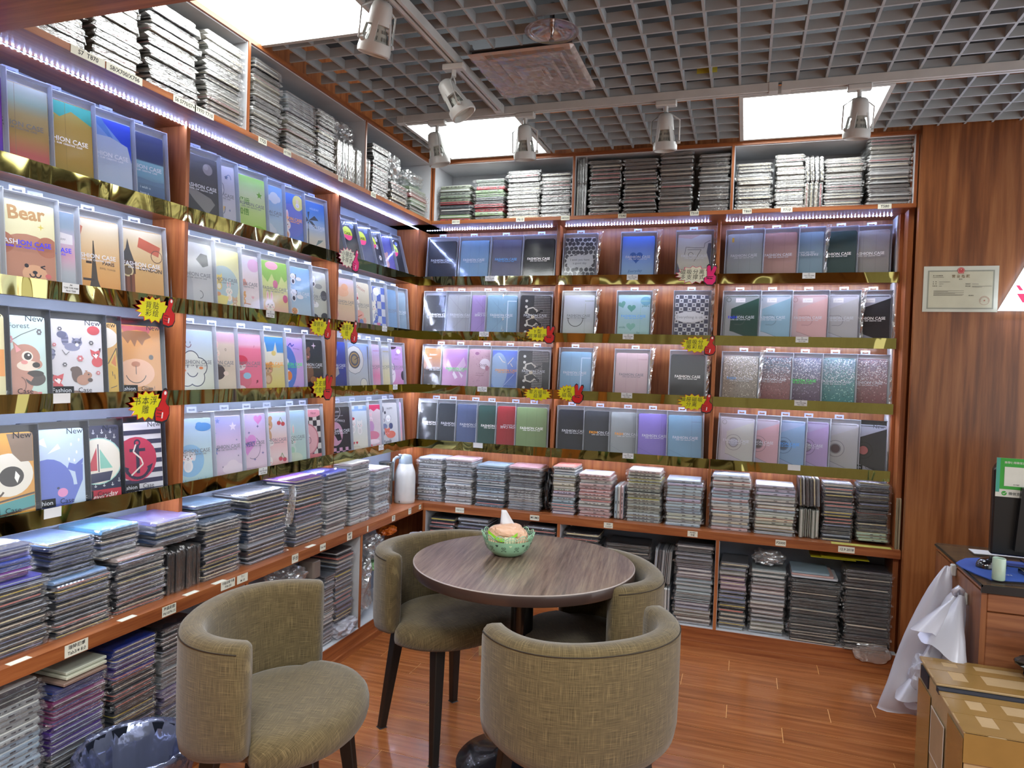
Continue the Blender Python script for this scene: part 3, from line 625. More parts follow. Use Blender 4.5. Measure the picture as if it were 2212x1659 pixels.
class Art:
    """flat print on the case front; x 0..1 across, y 0..1 upwards, sizes in case widths"""
    def __init__(s): s.mb = MB(); s.k = 0; s.xo = 0.0; s.xs = 1.0
    def poly(s, pts, col, clip=True):
        P = [(max(0, min(1, x)), max(0, min(1, y))) if clip else (x, y) for x, y in pts]
        if clip:
            P = s.clip(pts)
            if len(P) < 3: return
        s.k += 1; d = -.0002 - .00004 * s.k
        A = sum(P[i - 1][0] * P[i][1] - P[i][0] * P[i - 1][1] for i in range(len(P)))
        if A < 0: P = P[::-1]
        s.mb.add([((x - .5) * CW, d, y * CHH) for x, y in P], [tuple(range(len(P)))], 0, srgb(col))
    def clip(s, P):
        m = .012
        for ax, lim, sg in ((0, m, 1), (0, 1 - m, -1), (1, m, 1), (1, 1 - m, -1)):
            out = []
            for i in range(len(P)):
                a, b = P[i - 1], P[i]; ia = (a[ax] - lim) * sg >= 0; ib = (b[ax] - lim) * sg >= 0
                if ia != ib:
                    t = (lim - a[ax]) / (b[ax] - a[ax]); out.append((a[0] + (b[0] - a[0]) * t, a[1] + (b[1] - a[1]) * t))
                if ib: out.append(b)
            P = out
            if not P: return P
        return P
    def grad(s, stops):
        s.k += 1; d = -.0002 - .00004 * s.k; m = .012; c = .06
        for (y0, c0), (y1, c1) in zip(stops[:-1], stops[1:]):
            y0_, y1_ = max(y0, m), min(y1, 1 - m); a, b = srgb(c0), srgb(c1)
            x0 = m if 0 < y0 else m; 
            s.mb.add([((m - .5) * CW, d, y0_ * CHH), ((.5 - m) * CW, d, y0_ * CHH), ((.5 - m) * CW, d, y1_ * CHH), ((m - .5) * CW, d, y1_ * CHH)], [(0, 1, 2, 3)], 0, [a, a, b, b])
    def ell(s, x, y, rx, ry, col, n=20, rot=0):
        k = CW / CHH; x = s.xo + s.xs * x; q = (s.xs + 1) / 2 if rx < .3 else 1; rx *= q; ry *= q; s.poly([(x + rx * cos(2 * pi * i / n), y + ry * k * sin(2 * pi * i / n)) for i in range(n)], col)
    def line(s, col, w, pts):
        k = CW / CHH; pts = [(s.xo + s.xs * x, y) for x, y in pts]; w = w / 2
        k0 = s.k
        for (x0, y0), (x1, y1) in zip(pts[:-1], pts[1:]):
            dx, dy = x1 - x0, (y1 - y0) / k; l = math.hypot(dx, dy) or 1; nx, ny = -dy / l * w, dx / l * w
            s.poly([(x0 + nx, y0 + ny * k), (x0 - nx, y0 - ny * k), (x1 - nx, y1 - ny * k), (x1 + nx, y1 + ny * k)], col); s.k = k0
        s.k += 1
    def arc(s, col, w, x, y, r, a0, a1, n=10, ry=None):
        k = CW / CHH; ry = ry or r; s.line(col, w, [(x + r * cos(radians(a0 + (a1 - a0) * i / n)), y + ry * k * sin(radians(a0 + (a1 - a0) * i / n))) for i in range(n + 1)])
    def shape(s, x, y, sz, pts, col, rot=0):
        k = CW / CHH; c, q = cos(radians(rot)), sin(radians(rot)); x = s.xo + s.xs * x; sz *= (s.xs + 1) / 2; s.poly([(x + (a * c - b * q) * sz, y + (a * q + b * c) * sz * k) for a, b in pts], col)
    def text(s, x, y, sz, col, body, rot=0, bold=0.0, shear=0):
        V, F = text_mesh(body, 1, bold, shear); x = s.xo + s.xs * x; sz *= s.xs ** .7; s.k += 1; d = -.0002 - .00004 * s.k; c, q = cos(radians(rot)), sin(radians(rot)); z = sz * CW
        xs = [v[0] for v in V]; ok = True
        s.mb.add([((x - .5) * CW + (vx * c - vy * q) * z, d, y * CHH + (vx * q + vy * c) * z) for vx, vy in V], [tuple(f) for f in F], 0, srgb(col))
HEART = [(.0, -.85)] + [(sin(t) ** 3 * .95, .2 + (13 * cos(t) - 5 * cos(2 * t) - 2 * cos(3 * t) - cos(4 * t)) / 16 * .95) for t in [2 * pi * i / 24 for i in range(14, 24 + 11)]]
HEART = [(sin(t) ** 3, (13 * cos(t) - 5 * cos(2 * t) - 2 * cos(3 * t) - cos(4 * t)) / 16) for t in [2 * pi * i / 24 for i in range(24)]]
STAR = [((1 if i % 2 == 0 else .45) * sin(pi * i / 5), (1 if i % 2 == 0 else .45) * cos(pi * i / 5)) for i in range(10)]
SPARK = [((1 if i % 2 == 0 else .28) * sin(pi * i / 4), (1 if i % 2 == 0 else .28) * cos(pi * i / 4)) for i in range(8)]
FLAME = [(-.4, -1), (.4, -1), (.7, -.2), (.2, 1), (-.1, .3), (-.7, 0)]
def face(A, kind, x, y, s, c, c2='#ffffff', body=True):
    k = CW / CHH; ink = '#2a2628'
    if body: A.ell(x, y - s * 1.35 * k, s * .8, s * .95, c); A.ell(x, y - s * 1.45 * k, s * .5, s * .6, c2)
    if kind == 'bear': [A.ell(x + q * s * .75, y + s * .75 * k, s * .34, s * .34, c) for q in (-1, 1)]
    if kind == 'cat': [A.shape(x + q * s * .62, y + s * .8 * k, s * .5, [(-.7, -.7), (.7, -.7), (q * .5, 1)], c) for q in (-1, 1)]
    if kind == 'bunny':
        for q in (-1, 1): A.ell(x + q * s * .42, y + s * 1.5 * k, s * .26, s * .85, c); A.ell(x + q * s * .42, y + s * 1.5 * k, s * .12, s * .6, '#e8a0a8')
    if kind == 'dog': [A.ell(x + q * s * 1.0, y + s * .05 * k, s * .34, s * .7, c2) for q in (-1, 1)]
    A.ell(x, y, s, s * .88, c, 24)
    if kind == 'bear': A.ell(x, y - s * .3 * k, s * .4, s * .3, c2)
    for q in (-1, 1): A.ell(x + q * s * .4, y + s * .05 * k, s * .09, s * .11, ink, 10); A.ell(x + q * s * .62, y - s * .28 * k, s * .15, s * .1, '#e89aa0', 10)
    A.ell(x, y - s * .2 * k, s * .11, s * .08, ink, 10); A.arc(ink, s * .07, x, y - s * .25 * k, s * .2, 200, 340, 6)
FULL = ('V', 'check', 'dots', 'glit', 'cell', 'fold', 'Y', 'tri', 'pen', 'kick', 'R')
def art(code, seed=0, hid=0.0):
    A = Art(); R = random.Random(seed * 77 + 5)
    for cmd in [c.strip() for c in code.split(';') if c.strip()]:
        t = cmd.split(); o = t[0]; n = lambda i: float(t[i]); h = 0 if o in FULL else abs(hid); A.xs = 1 - h; A.xo = h if hid > 0 else 0.0
        if o == 'V': A.grad([(float(t[i]), t[i + 1]) for i in range(1, len(t), 2)])
        elif o == 'E': A.ell(n(1), n(2), n(3), n(4), t[5], 24)
        elif o == 'R': A.poly([(n(1), n(2)), (n(3), n(2)), (n(3), n(4)), (n(1), n(4))], t[5])
        elif o == 'P': A.poly([(A.xo + A.xs * float(t[i]), float(t[i + 1])) for i in range(2, len(t) - 1, 2)], t[1])
        elif o == 'L': A.line(t[1], n(2), [(float(t[i]), float(t[i + 1])) for i in range(3, len(t) - 1, 2)])
        elif o == 'A': A.arc(t[1], n(2), n(3), n(4), n(5), n(6), n(7), 12)
        elif o in 'HSKQ' and len(o) == 1: A.shape(n(1), n(2), n(3), {'H': HEART, 'S': STAR, 'K': SPARK, 'Q': FLAME}[o], t[4], n(5) if len(t) > 5 else 0)
        elif o == 'T': A.text(n(1), n(2), n(3), t[4], t[5].replace('_', ' ').replace('|', '\n'), n(6) if len(t) > 6 else 0, n(7) if len(t) > 7 else 0, n(8) if len(t) > 8 else 0)
        elif o in ('bear', 'cat', 'bunny', 'dog'): face(A, o, n(1), n(2), n(3), t[4], t[5], len(t) < 7)
        elif o == 'cloud':
            for dx, dy, r in ((-.7, 0, .5), (0, .25, .7), (.7, 0, .55), (0, -.2, .6)): A.ell(n(1) + dx * n(3), n(2) + dy * n(3) * .7, r * n(3), r * n(3) * .8, t[4])
        elif o == 'flower':
            for i in range(6): A.ell(n(1) + cos(i * pi / 3) * n(3) * .6, n(2) + sin(i * pi / 3) * n(3) * .6 * .7, n(3) * .38, n(3) * .38, t[4], 8)
            A.ell(n(1), n(2), n(3) * .3, n(3) * .3, t[5], 8)
        elif o == 'check':
            N_ = int(t[1]); M_ = int(N_ * CHH / CW); k0 = A.k
            for i in range(N_):
                for j in range(M_):
                    if (i + j) % 2: A.poly([(i / N_, j / M_), ((i + 1) / N_, j / M_), ((i + 1) / N_, (j + 1) / M_), (i / N_, (j + 1) / M_)], t[2]); A.k = k0
            A.k += 1
        elif o == 'dots':
            k0 = A.k
            for i in range(int(t[1])):
                r = R.uniform(.4, 1) * n(2); A.ell(R.uniform(.03, .97), R.uniform(.02, .98), r, r, t[3 + i % (len(t) - 3)], 6); A.k = k0
            A.k += 1
        elif o == 'glit':
            y0, y1 = n(2), n(3); k0 = A.k
            for i in range(int(t[1])):
                r = R.uniform(.010, .018); x = R.uniform(.02, .98); y = y0 + (y1 - y0) * R.random() ** .8; c = .7 * r
                A.poly([(x - r, y), (x, y - c), (x + r, y), (x, y + c)], t[4 + i % (len(t) - 4)]); A.k = k0
            A.k += 1
        elif o == 'cell':      # animal-skin cells
            N_ = 7; k0 = A.k
            for i in range(N_ + 1):
                for j in range(10):
                    x = (i + (j % 2) * .5) / N_ + R.uniform(-.02, .02); y = (j + .5) / 10 + R.uniform(-.012, .012)
                    A.poly([(x + (.078 + R.uniform(-.016, .004)) * cos(a), y + (.057 + R.uniform(-.012, .003)) * sin(a)) for a in [k * pi / 3 + .3 for k in range(6)]], t[1]); A.k = k0
            A.k += 1
        elif o == 'fold': A.line(t[1], .006, [(float(t[2]), 0), (float(t[2]), 1)])  # crease shade drawn as a darker line, likewise in Y and tri
        elif o == 'Y': c = t[1]; [A.line(c, .008, p) for p in ([(0, 1), (.62, .5)], [(0, 0), (.62, .5)], [(.36, 1), (.36, 0)], [(.66, 1), (.66, 0)])]
        elif o == 'tri': c = t[1]; [A.line(c, .006, p) for p in ([(.34, 1), (.34, 0)], [(.66, 1), (.66, 0)])]
        elif o == 'pen': c = t[1]; A.line(c, .03, [(.97, .86), (.68, .86)]); A.line(c, .03, [(.68, .87), (.68, .0)]) if t[2] == '1' else A.line(c, .012, [(.7, .8), (.7, .12), (.76, .07), (.97, .07)])
        elif o == 'kick':      # clear back with a folded angled front flap and a disc or arch cut
            c, c2, c3 = t[1], t[2], t[3]
            A.poly([(0, 0), (1, 0), (1, 1), (0, 1)], c2)
            A.poly([(.99, .93), (.30, .73), (.21, .70), (.19, .22), (.30, .2), (.99, .0)], c)
            A.line(c3, .02, [(.05, .97), (.95, .97)]); A.line(c3, .014, [(.04, .97), (.04, .03)])
            A.line(c3, .012, [(.19, .22), (.3, .2), (.99, .0)])
            if t[4] == 'ring':
                for r, cc in ((.24, c3), (.225, c), (.15, c3), (.12, t[5])): A.ell(.42, .47, r, r, cc)
            else: A.arc(c3, .014, .46, .46, .15, -90, 90); A.line(c3, .014, [(.25, .56), (.46, .565)]); A.line(c3, .014, [(.32, .36), (.46, .357)])
            if t[4] != 'ring': A.poly([(.33, .93), (.6, .93), (.6, .84), (.33, .84)], '#e4e2e2'); A.text(.4, .885, .05, '#555555', '!'); A.text(.5, .885, .025, '#777777', 'WARNING')
            A.ell(.13, .9, .07, .07, c3); A.ell(.13, .9, .055, .055, c2)
    return A
LTC = {'s': '#ccd0da', 'w': '#ffffff', 'd': '#74767c', 'o': '#f0a020', 'g': '#50e060', 'b': '#3040f0', 'c': '#60a8f0'}
LETT = {}
def lett_mesh(kind):
    if kind in LETT: return LETT[kind]
    out = []
    def tx(nm, body, x, z, size, col, bold=0, flip=False, mb=None):
        V, F = text_mesh(body, 1, bold, 0, 1.0); sg = -1 if flip else 1; own = mb is None; mb = mb or MB()
        mb.add([(x + sg * vx * size, -.0042, z + sg * vy * size) for vx, vy in V], [tuple(f) for f in F], 0, srgb(col))
        if own: out.append((nm, mb.mesh(nm, [FOILPRINT])))
        return mb
    if kind == 'new':
        tx('new_print', 'New', BW * .26, BH * .885, .026, '#20242c')
        mb = MB(); x0, x1, z0, z1 = -BW * .42, -BW * .06, BH * .085, BH * .17; mb.add([(x0, -.0038, z0), (x1, -.0038, z0), (x1, -.0038, z1), (x0, -.0038, z1)], [(0, 1, 2, 3)], 0, srgb('#15181c'))
        out.append(('black_panel', mb.mesh('black_panel', [PRINT]))); tx('lettering', 'Fashion', -BW * .24, BH * .125, .019, '#d8dce4'); tx('lettering', 'Case', BW * .11, BH * .125, .022, '#20242c')
    elif kind == 'oval':
        n = 24; P = [(.036 * cos(2 * pi * i / n), .040 * sin(2 * pi * i / n)) for i in range(n)]; mb = MB(); Q = [(x, z) for x, z in P if z < -.002]
        mb.add([(x, -.0038, BH * .62 + z) for x, z in P], [tuple(range(n))], 0, srgb('#d2e21c')); mb.add([(x, -.0040, BH * .62 + z) for x, z in Q], [tuple(range(len(Q)))], 0, srgb('#f04078'))
        out.append(('oval_label', mb.mesh('oval_label', [PRINT]))); tx('lettering', 'CASE', 0, BH * .615, .021, '#20242c', .02)
    else:
        fl = kind.endswith('f'); col = LTC[kind[0]]
        if len(kind) > 1 and kind[1] in LTC and not fl:
            mb = tx('lettering', 'FASH', -.0425, BH * .47, .0205, LTC[kind[1]], .012, mb=MB()); tx('lettering', 'ION CASE', .0265, BH * .47, .0205, col, .012, mb=mb); out.append(('lettering', mb.mesh('lettering', [FOILPRINT])))
        else: tx('lettering', 'FASHION CASE', 0, BH * .47, .0205, col, .012, fl)
        tx('tagline', 'SUPER  SLIM  CREATIVE  CASE', 0, BH * (.425 if not fl else .515), .0078, col, .02, fl)
    LETT[kind] = out; return out
def flap_mesh(seed):
    R = random.Random(seed); mb = MB(); n = 12; V = []
    for j in range(n + 1):
        w_ = .012 + .016 * (j / n) ** 2 + R.uniform(-.003, .004)
        for i in range(3): V.append((i / 2 * w_ + R.uniform(-.002, .002), -.003 + R.uniform(-.004, .003), BH * (.08 + .95 * j / n)))
    F = []
    for j in range(n):
        for i in range(2): a, b, c, d = j * 3 + i, j * 3 + i + 1, (j + 1) * 3 + i + 1, (j + 1) * 3 + i; F += [(a, b, c), (a, c, d)]
    mb.add(V, F); return mb.mesh('film_flap', [film('loose_film', .4, .16, .1, 30, .004)])
FLAPS = [flap_mesh(k) for k in range(3)]

BAYN = {'l0': 'near bay, left wall', 'l1': 'middle bay, left wall', 'l2': 'corner bay, left wall', 'b0': 'left bay, back wall', 'b1': 'middle bay, back wall', 'b2': 'right bay, back wall'}
def display_box(ax, bay, row, i, edge, side, yaw, desc, col, code, lt, black=False, tilt=.105, off=0, hid=0.0):
    """edge: along-wall position of the front-lying vertical edge ('R' or 'L')"""
    z = SHZ[row] + .0005; R = random.Random(i * 31 + row * 7 + bay * 3 + (5 if ax == 'b' else 0))
    cx = edge - BW / 2 * cos(yaw) if side == 'R' else edge + BW / 2 * cos(yaw)
    front = .014 + off; d = front + BW / 2 * sin(yaw)
    rz = FRAMEROT[ax] + (yaw if side == 'L' else -yaw)
    loc = (cx, d, z) if ax == 'b' else (-d, cx, z)
    e = bpy.data.objects.new('display_box', None); COL.objects.link(e); e.empty_display_size = .04
    e.matrix_world = Matrix.Translation(loc) @ Matrix.Rotation(rz, 4, 'Z') @ Matrix.Rotation(-tilt, 4, 'X')
    tag(e, 'boxed %s case, %s shelf, %s' % (desc, rn[row], BAYN['%s%d' % (ax, bay)]), 'tablet case', 'boxed tablet cases on the display shelves')
    link('tray', TRAYK if black else TRAYF, e)
    link('clear_window', R.choice(WINS), e)
    if not black: t = link('hang_tab', TAB, e); t.location.x = R.uniform(-.02, .02)
    c = link('tablet_case', CASEM, e); c.location = (R.uniform(-.002, .002), .0115, .005); cc = srgb(col); c.color = (cc[0], cc[1], cc[2], 0)
    if code:
        A = art(code, i + row * 10 + bay * 100, hid); A.mb.build('printed_cover', [PRINT], c)
    if lt:
        for nm, me in lett_mesh(lt): link(nm, me, e)
    if (ax, bay) == ('b', 1) and row < 3 or (ax == 'b' and R.random() < .2): f = link('film_flap', R.choice(FLAPS), e); f.location.x = BW / 2
CAT = '#f0ece4'
DB = {}
DB['l0'] = [
 ('R', [-2.547, -2.408, -2.259, -2.106, -1.963], [
  ('purple and blue aurora', '#5a2a9a', 'V 0 #3a3a9a .5 #7a30b0 1 #4a2080', 's'),
  ('red, ochre and pale green marbled', '#b8a878', 'V 0 #b86a66 .2 #b05a58 .42 #a88a50 .65 #b0a070 .8 #98b0a0 1 #b4bdb4;fold #8a7a60 .5', 'd'),
  ('mustard and turquoise brushstroke', '#a8883c', 'V 0 #8a7a38 .3 #a8883c .7 #b89a48 1 #a8a058;P #48b0a0 0 1 1 1 1 .78 .55 .9 .3 .8 0 .88;P #60a080 0 .88 .2 .8 .12 .5 0 .4;fold #8a7434 .55', 'w'),
  ('royal blue and grey folded paper print', '#8fa8d4', 'V 0 #a8b4d0 1 #5f8ac8;P #2848c0 .25 1 1 1 1 .45 .8 .7;P #4a78b8 0 1 .3 1 .8 .55 .5 .75;P #a9b8cf 0 .75 .5 .77 .9 .7 1 .45 1 0 0 0', 's'),
  ('dusky blue good day seascape', '#43506f', 'V 0 #48557a .3 #56708c .42 #6d9ab4 .6 #7fb0c4 .62 #3a4668 1 #34406a;P #5a7898 0 .34 .3 .38 .7 .35 1 .37 1 .3 0 .3;T .45 .25 .085 #c8d8e8 i_wish_u;T .42 .17 .085 #dde6f2 have_a;T .5 .09 .085 #dde6f2 good_day.', 's')]),
 ('R', [-2.55, -2.381, -2.301, -2.138, -1.949], [
  ('pale yellow', '#d8cf9c', '', 's'),
  ('cream and brown winking bear', '#d8cfa0', 'V 0 #c89a88 .45 #cdb394 .55 #d8d0a8 1 #dcdcb8;E .5 .25 .56 .52 #b0806c;E .1 .5 .18 .18 #a8705c;E .85 .5 .18 .18 #a8705c;E .62 .17 .2 .16 #cfa080;T .5 .86 .33 #b08a60 Bear 4 .03;E .48 .26 .035 .035 #33333a;L #33333a .02 .8 .28 .72 .26 .8 .24;E .62 .19 .04 .03 #33333a;A #33333a .02 .58 .17 .05 180 360;A #33333a .02 .67 .17 .05 180 360;E .85 .16 .05 .04 #c86a6a;K .75 .73 .06 #d0c060', 'bs'),
  ('pink and grey happy', '#b8b4c4', 'V 0 #98a0a8 .25 #a8acb4 .45 #c89cb0 .65 #c0b0c4 .8 #90a0b0 1 #7f94ac;P #d8d4d8 .1 .75 .9 .72 .9 .6 .1 .6;T .5 .66 .1 #606068 happy.', 'b'),
  ('sepia tower', '#c9a068', 'V 0 #c88a48 .4 #cda068 .8 #d4c0a0 1 #d0ccc0;P #4a4440 .28 0 .36 .22 .4 .5 .42 .72 .44 .72 .46 .5 .5 .22 .62 0 .5 0 .45 .1 .4 .1 .36 0;R .32 .2 .52 .23 #40383a;R .38 .42 .48 .45 #40383a;T .74 .44 .1 #33343a PARIS -3 .02;T .72 .37 .05 #54443a EIFFEL_TOWER -3;P #b86a50 .1 .92 .22 .88 .16 .74 .06 .78', 's'),
  ('sepia clock tower', '#cba56c', 'V 0 #c08a4c .4 #c8a068 .8 #d0bc98 1 #d0c8b8;R .06 0 .4 .42 #7a4a38;R .05 .38 .42 .56 #5a4640;P #4a4a4c .1 .56 .38 .56 .3 .72 .26 .86 .22 .72;E .24 .42 .12 .12 #c8b890;E .24 .42 .09 .09 #6a5a48;R .1 .1 .14 .36 #5a3428;R .2 .1 .24 .34 #5a3428;R .3 .1 .34 .36 #5a3428;P #b8604c .5 .9 .95 .8 .9 .66 .46 .76;A #6a4a40 .015 .86 .66 .12 0 360;T .72 .46 .11 #33353c LONDON -3 .02', 's')]),
 ('R', [-2.529, -2.401, -2.206, -2.135, -1.948], [
  ('cream and orange block', '#e0d8a8', 'R 0 .3 1 .6 #d8924a;R 0 0 1 .1 #d8c890', 'new', 1),
  ('mint forest squirrel', '#bcd4cc', 'V 0 #b4ccc0 1 #c4dce0;E .0 .54 .18 .26 #5c4c48;E .26 .26 .3 .32 #b48474;E .16 .3 .22 .4 #b48474;E .52 .52 .27 .25 #b88878;E .74 .44 .13 .1 #b88878;E .58 .42 .2 .1 #e0d0c0;P #b48474 .26 .7 .3 .54 .5 .6;P #e09aa0 .3 .67 .33 .57 .44 .6;E .57 .53 .1 .1 #e8dcd0;E .58 .53 .07 .07 #2c2826;E .6 .545 .02 .02 #ffffff;E .76 .43 .07 .055 #2c2826;E .74 .27 .18 .14 #4c4442;E .74 .33 .15 .06 #3a3432;E .5 .46 .06 .04 #d8908c;L #b48474 .08 .34 .36 .66 .26;E .62 .1 .14 .05 #b07c6c;A #6a4a44 .012 .4 .2 .12 -60 80;T .4 .88 .16 #4a5a64 Forest 3;L #68706c .012 .2 .7 .45 .78 .8 .86;flower .85 .82 .06 #6a6a70 #c4dce0;flower .2 .72 .07 #c88a94 #c4dce0;flower .82 .08 .06 #c86a70 #c4dce0', 'new', 1),
  ('white fox and raccoon pattern', '#d8d6de', 'E .36 .76 .06 .12 #7c80a0;E .31 .81 .08 .06 #5a5e7c;L #5a5e7c .03 .3 .76 .42 .77;L #5a5e7c .03 .31 .72 .42 .72;E .48 .66 .13 .07 #8286a4;E .56 .72 .09 .075 #8286a4;E .56 .72 .08 .03 #565a78;P #565a78 .48 .78 .5 .73 .54 .76;P #565a78 .64 .79 .58 .75 .63 .73;E .56 .69 .03 .03 #d8d6de;E .54 .72 .012 .012 #202028;E .6 .72 .012 .012 #202028;E .1 .6 .1 .05 #565a78;E .14 .56 .05 .09 #7c80a0;L #565a78 .03 .09 .55 .2 .56;E .06 .44 .08 .08 #8286a4;E .85 .88 .11 .08 #c0424c;E .9 .48 .1 .09 #c44850;P #c44850 .78 .64 .8 .56 .88 .5 .94 .56 .96 .64 .87 .61;P #e8e0e0 .82 .57 .88 .52 .92 .57 .87 .585;P #33282c .93 .65 .97 .66 .96 .6;E .85 .575 .012 .012 #202028;E .91 .58 .012 .012 #202028;E .2 .16 .11 .09 #c44850;P #c44850 .12 .32 .14 .24 .24 .18 .3 .26 .32 .33 .22 .3;P #e8e0e0 .16 .25 .24 .2 .28 .26 .21 .27;P #33282c .12 .33 .16 .31 .13 .27;E .2 .26 .012 .012 #202028;E .27 .26 .012 .012 #202028;E .54 .32 .09 .14 #5c4a46;E .5 .38 .07 .05 #5c4a46;E .64 .25 .11 .09 #a87c68;E .72 .31 .075 .06 #a87c68;E .735 .32 .014 .014 #202028;E .76 .25 .045 .035 #4a3a38;P #a87c68 .67 .37 .7 .34 .72 .37;E .5 .06 .16 .08 #7a5c50;flower .28 .88 .04 #5a5a60 #d8d6de;flower .8 .72 .045 #5a5a60 #d8d6de;flower .6 .52 .06 #c07078 #d8d6de;flower .34 .44 .04 #5a5a60 #d8d6de;flower .18 .68 .035 #c07078 #d8d6de;flower .9 .34 .04 #c07078 #d8d6de;L #6a6a70 .012 .3 .62 .36 .56 .42 .6', 'new', 1),
  ('yellow and orange cat', '#d0a850', 'V 0 #d0a030 .5 #cca83c .55 #c89c58 1 #c8a060;E .5 .15 .62 .52 #c8a030;P #d0b050 .55 .45 .92 .66 .98 .4;P #c87840 .66 .47 .88 .6 .9 .42;L #3a3430 .015 .52 .46 .93 .67 .99 .38;L #3a3430 .012 .7 .36 .72 .3;L #3a3430 .012 .8 .32 .82 .26;L #3a3430 .012 .6 .14 .9 .17;L #3a3430 .012 .6 .08 .9 .08;E .25 .8 .3 .2 #dcd8d0', 'new', 1),
  ('orange smiling bear', '#c88a44', 'V 0 #cc8c40 .8 #c48c4c .82 #b85c60 1 #a85058;E .5 .5 .58 .6 #c88c48;E .08 .88 .14 .14 #c0884c;E .9 .88 .14 .14 #c0884c;P #8a5c38 .15 .88 .3 .74 .36 .8 .44 .7 .5 .8 .6 .72 .66 .8 .8 .84 .7 .92 .3 .92;E .45 .34 .38 .27 #d8a888;E .45 .46 .09 .055 #b06a44;L #3a3430 .014 .45 .44 .45 .32;A #3a3430 .016 .45 .36 .22 200 340;E .08 .56 .05 .05 #4a4a48;E .78 .56 .05 .05 #4a4a48;T .72 .12 .12 #33343a Cite!', 'new', 1)]),
 ('R', [-2.434, -2.263, -2.127, -1.943], [
  ('orange puppy with a teal collar', '#d89c40', 'E .62 .52 .36 .34 #d8d4c8;E .66 .5 .18 .16 #33302e;P #e8e8e0 .72 .56 .78 .5 .74 .42 .7 .48;P #7a6654 .6 1 1 1 1 .66 .8 .66 .68 .76;P #3f8a8c .3 .18 1 .27 1 .14 .3 .06;L #4a3c30 .03 .25 .2 1 .29;L #4a3c30 .03 .25 .04 1 .13;E .3 .5 .1 .06 #3a3430;A #4a3c30 .03 .38 .4 .18 200 330', 'new', 1),
  ('pale blue whale', '#b4c8e0', 'V 0 #b0c4d8 1 #b8cce8;E .3 .28 .42 .5 #5a6cbc;P #5a6cbc .4 .02 .75 .08 .95 .35 .96 .55 .8 .5 .84 .3 .7 .3 .5 .4;P #5a6cbc .66 .5 .8 .46 .96 .56 .97 .62 .82 .55 .7 .58;E .56 .22 .09 .08 #d488b8;E .48 .28 .025 .02 #2c3050;P #dce4ec .1 .85 .3 .78 .25 .9;P #dce4ec .3 .7 .5 .82 .55 .76;L #33406c .012 .1 .06 .3 0;L #33406c .012 .2 .1 .42 0;E .75 .8 .015 .03 #e8f0f8;E .85 .7 .015 .03 #e8f0f8;E .7 .62 .015 .03 #e8f0f8;E .9 .85 .015 .03 #e8f0f8;E .8 .6 .015 .03 #e8f0f8', 'new', 1),
  ('navy anchor print sailing boat', '#1e2444', 'R 0 0 1 1 #1e2444;' + ''.join('L #c8ccd4 .012 %.2f %.2f %.2f %.2f;A #c8ccd4 .012 %.2f %.2f .03 200 340;' % (x, y, x, y - .04, x, y - .025) for y, x0 in ((.95, .1), (.88, .2), (.81, .1), (.6, .9), (.5, .94), (.4, .9), (.3, .94), (.25, .1)) for x in [x0 + .22 * k for k in range(5) if x0 + .22 * k < .98]) + 'E .42 .54 .44 .42 #98c8c0;E .42 .54 .42 .4 #dcd8cc;P #b83848 .38 .72 .38 .42 .12 .42;P #7cbcac .46 .7 .46 .44 .78 .44;L #33304a .02 .42 .76 .42 .4;P #2c3050 .1 .38 .78 .4 .7 .28 .2 .26;R 0 0 1 .17 #b02c40;T .55 .09 .16 #e8e0dc everyday 5 .01 .3', 'new', 1),
  ('navy striped red anchor disc', '#dcdce4', ''.join('R 0 %.3f 1 %.3f #232848;' % (k * .135 + .02, k * .135 + .085) for k in range(7)) + 'E .42 .5 .42 .42 #b42c50;L #1e2040 .07 .45 .68 .45 .3;L #1e2040 .06 .28 .62 .62 .62;A #1e2040 .06 .45 .42 .26 195 345;E .45 .72 .07 .07 #1e2040;E .45 .72 .035 .035 #b42c50;P #1e2040 .12 .42 .2 .3 .26 .38;P #1e2040 .78 .42 .7 .3 .64 .38;L #dcd4cc .03 .42 .7 .36 .6 .52 .5 .56 .42 .3 .28', 'new', 1)])]
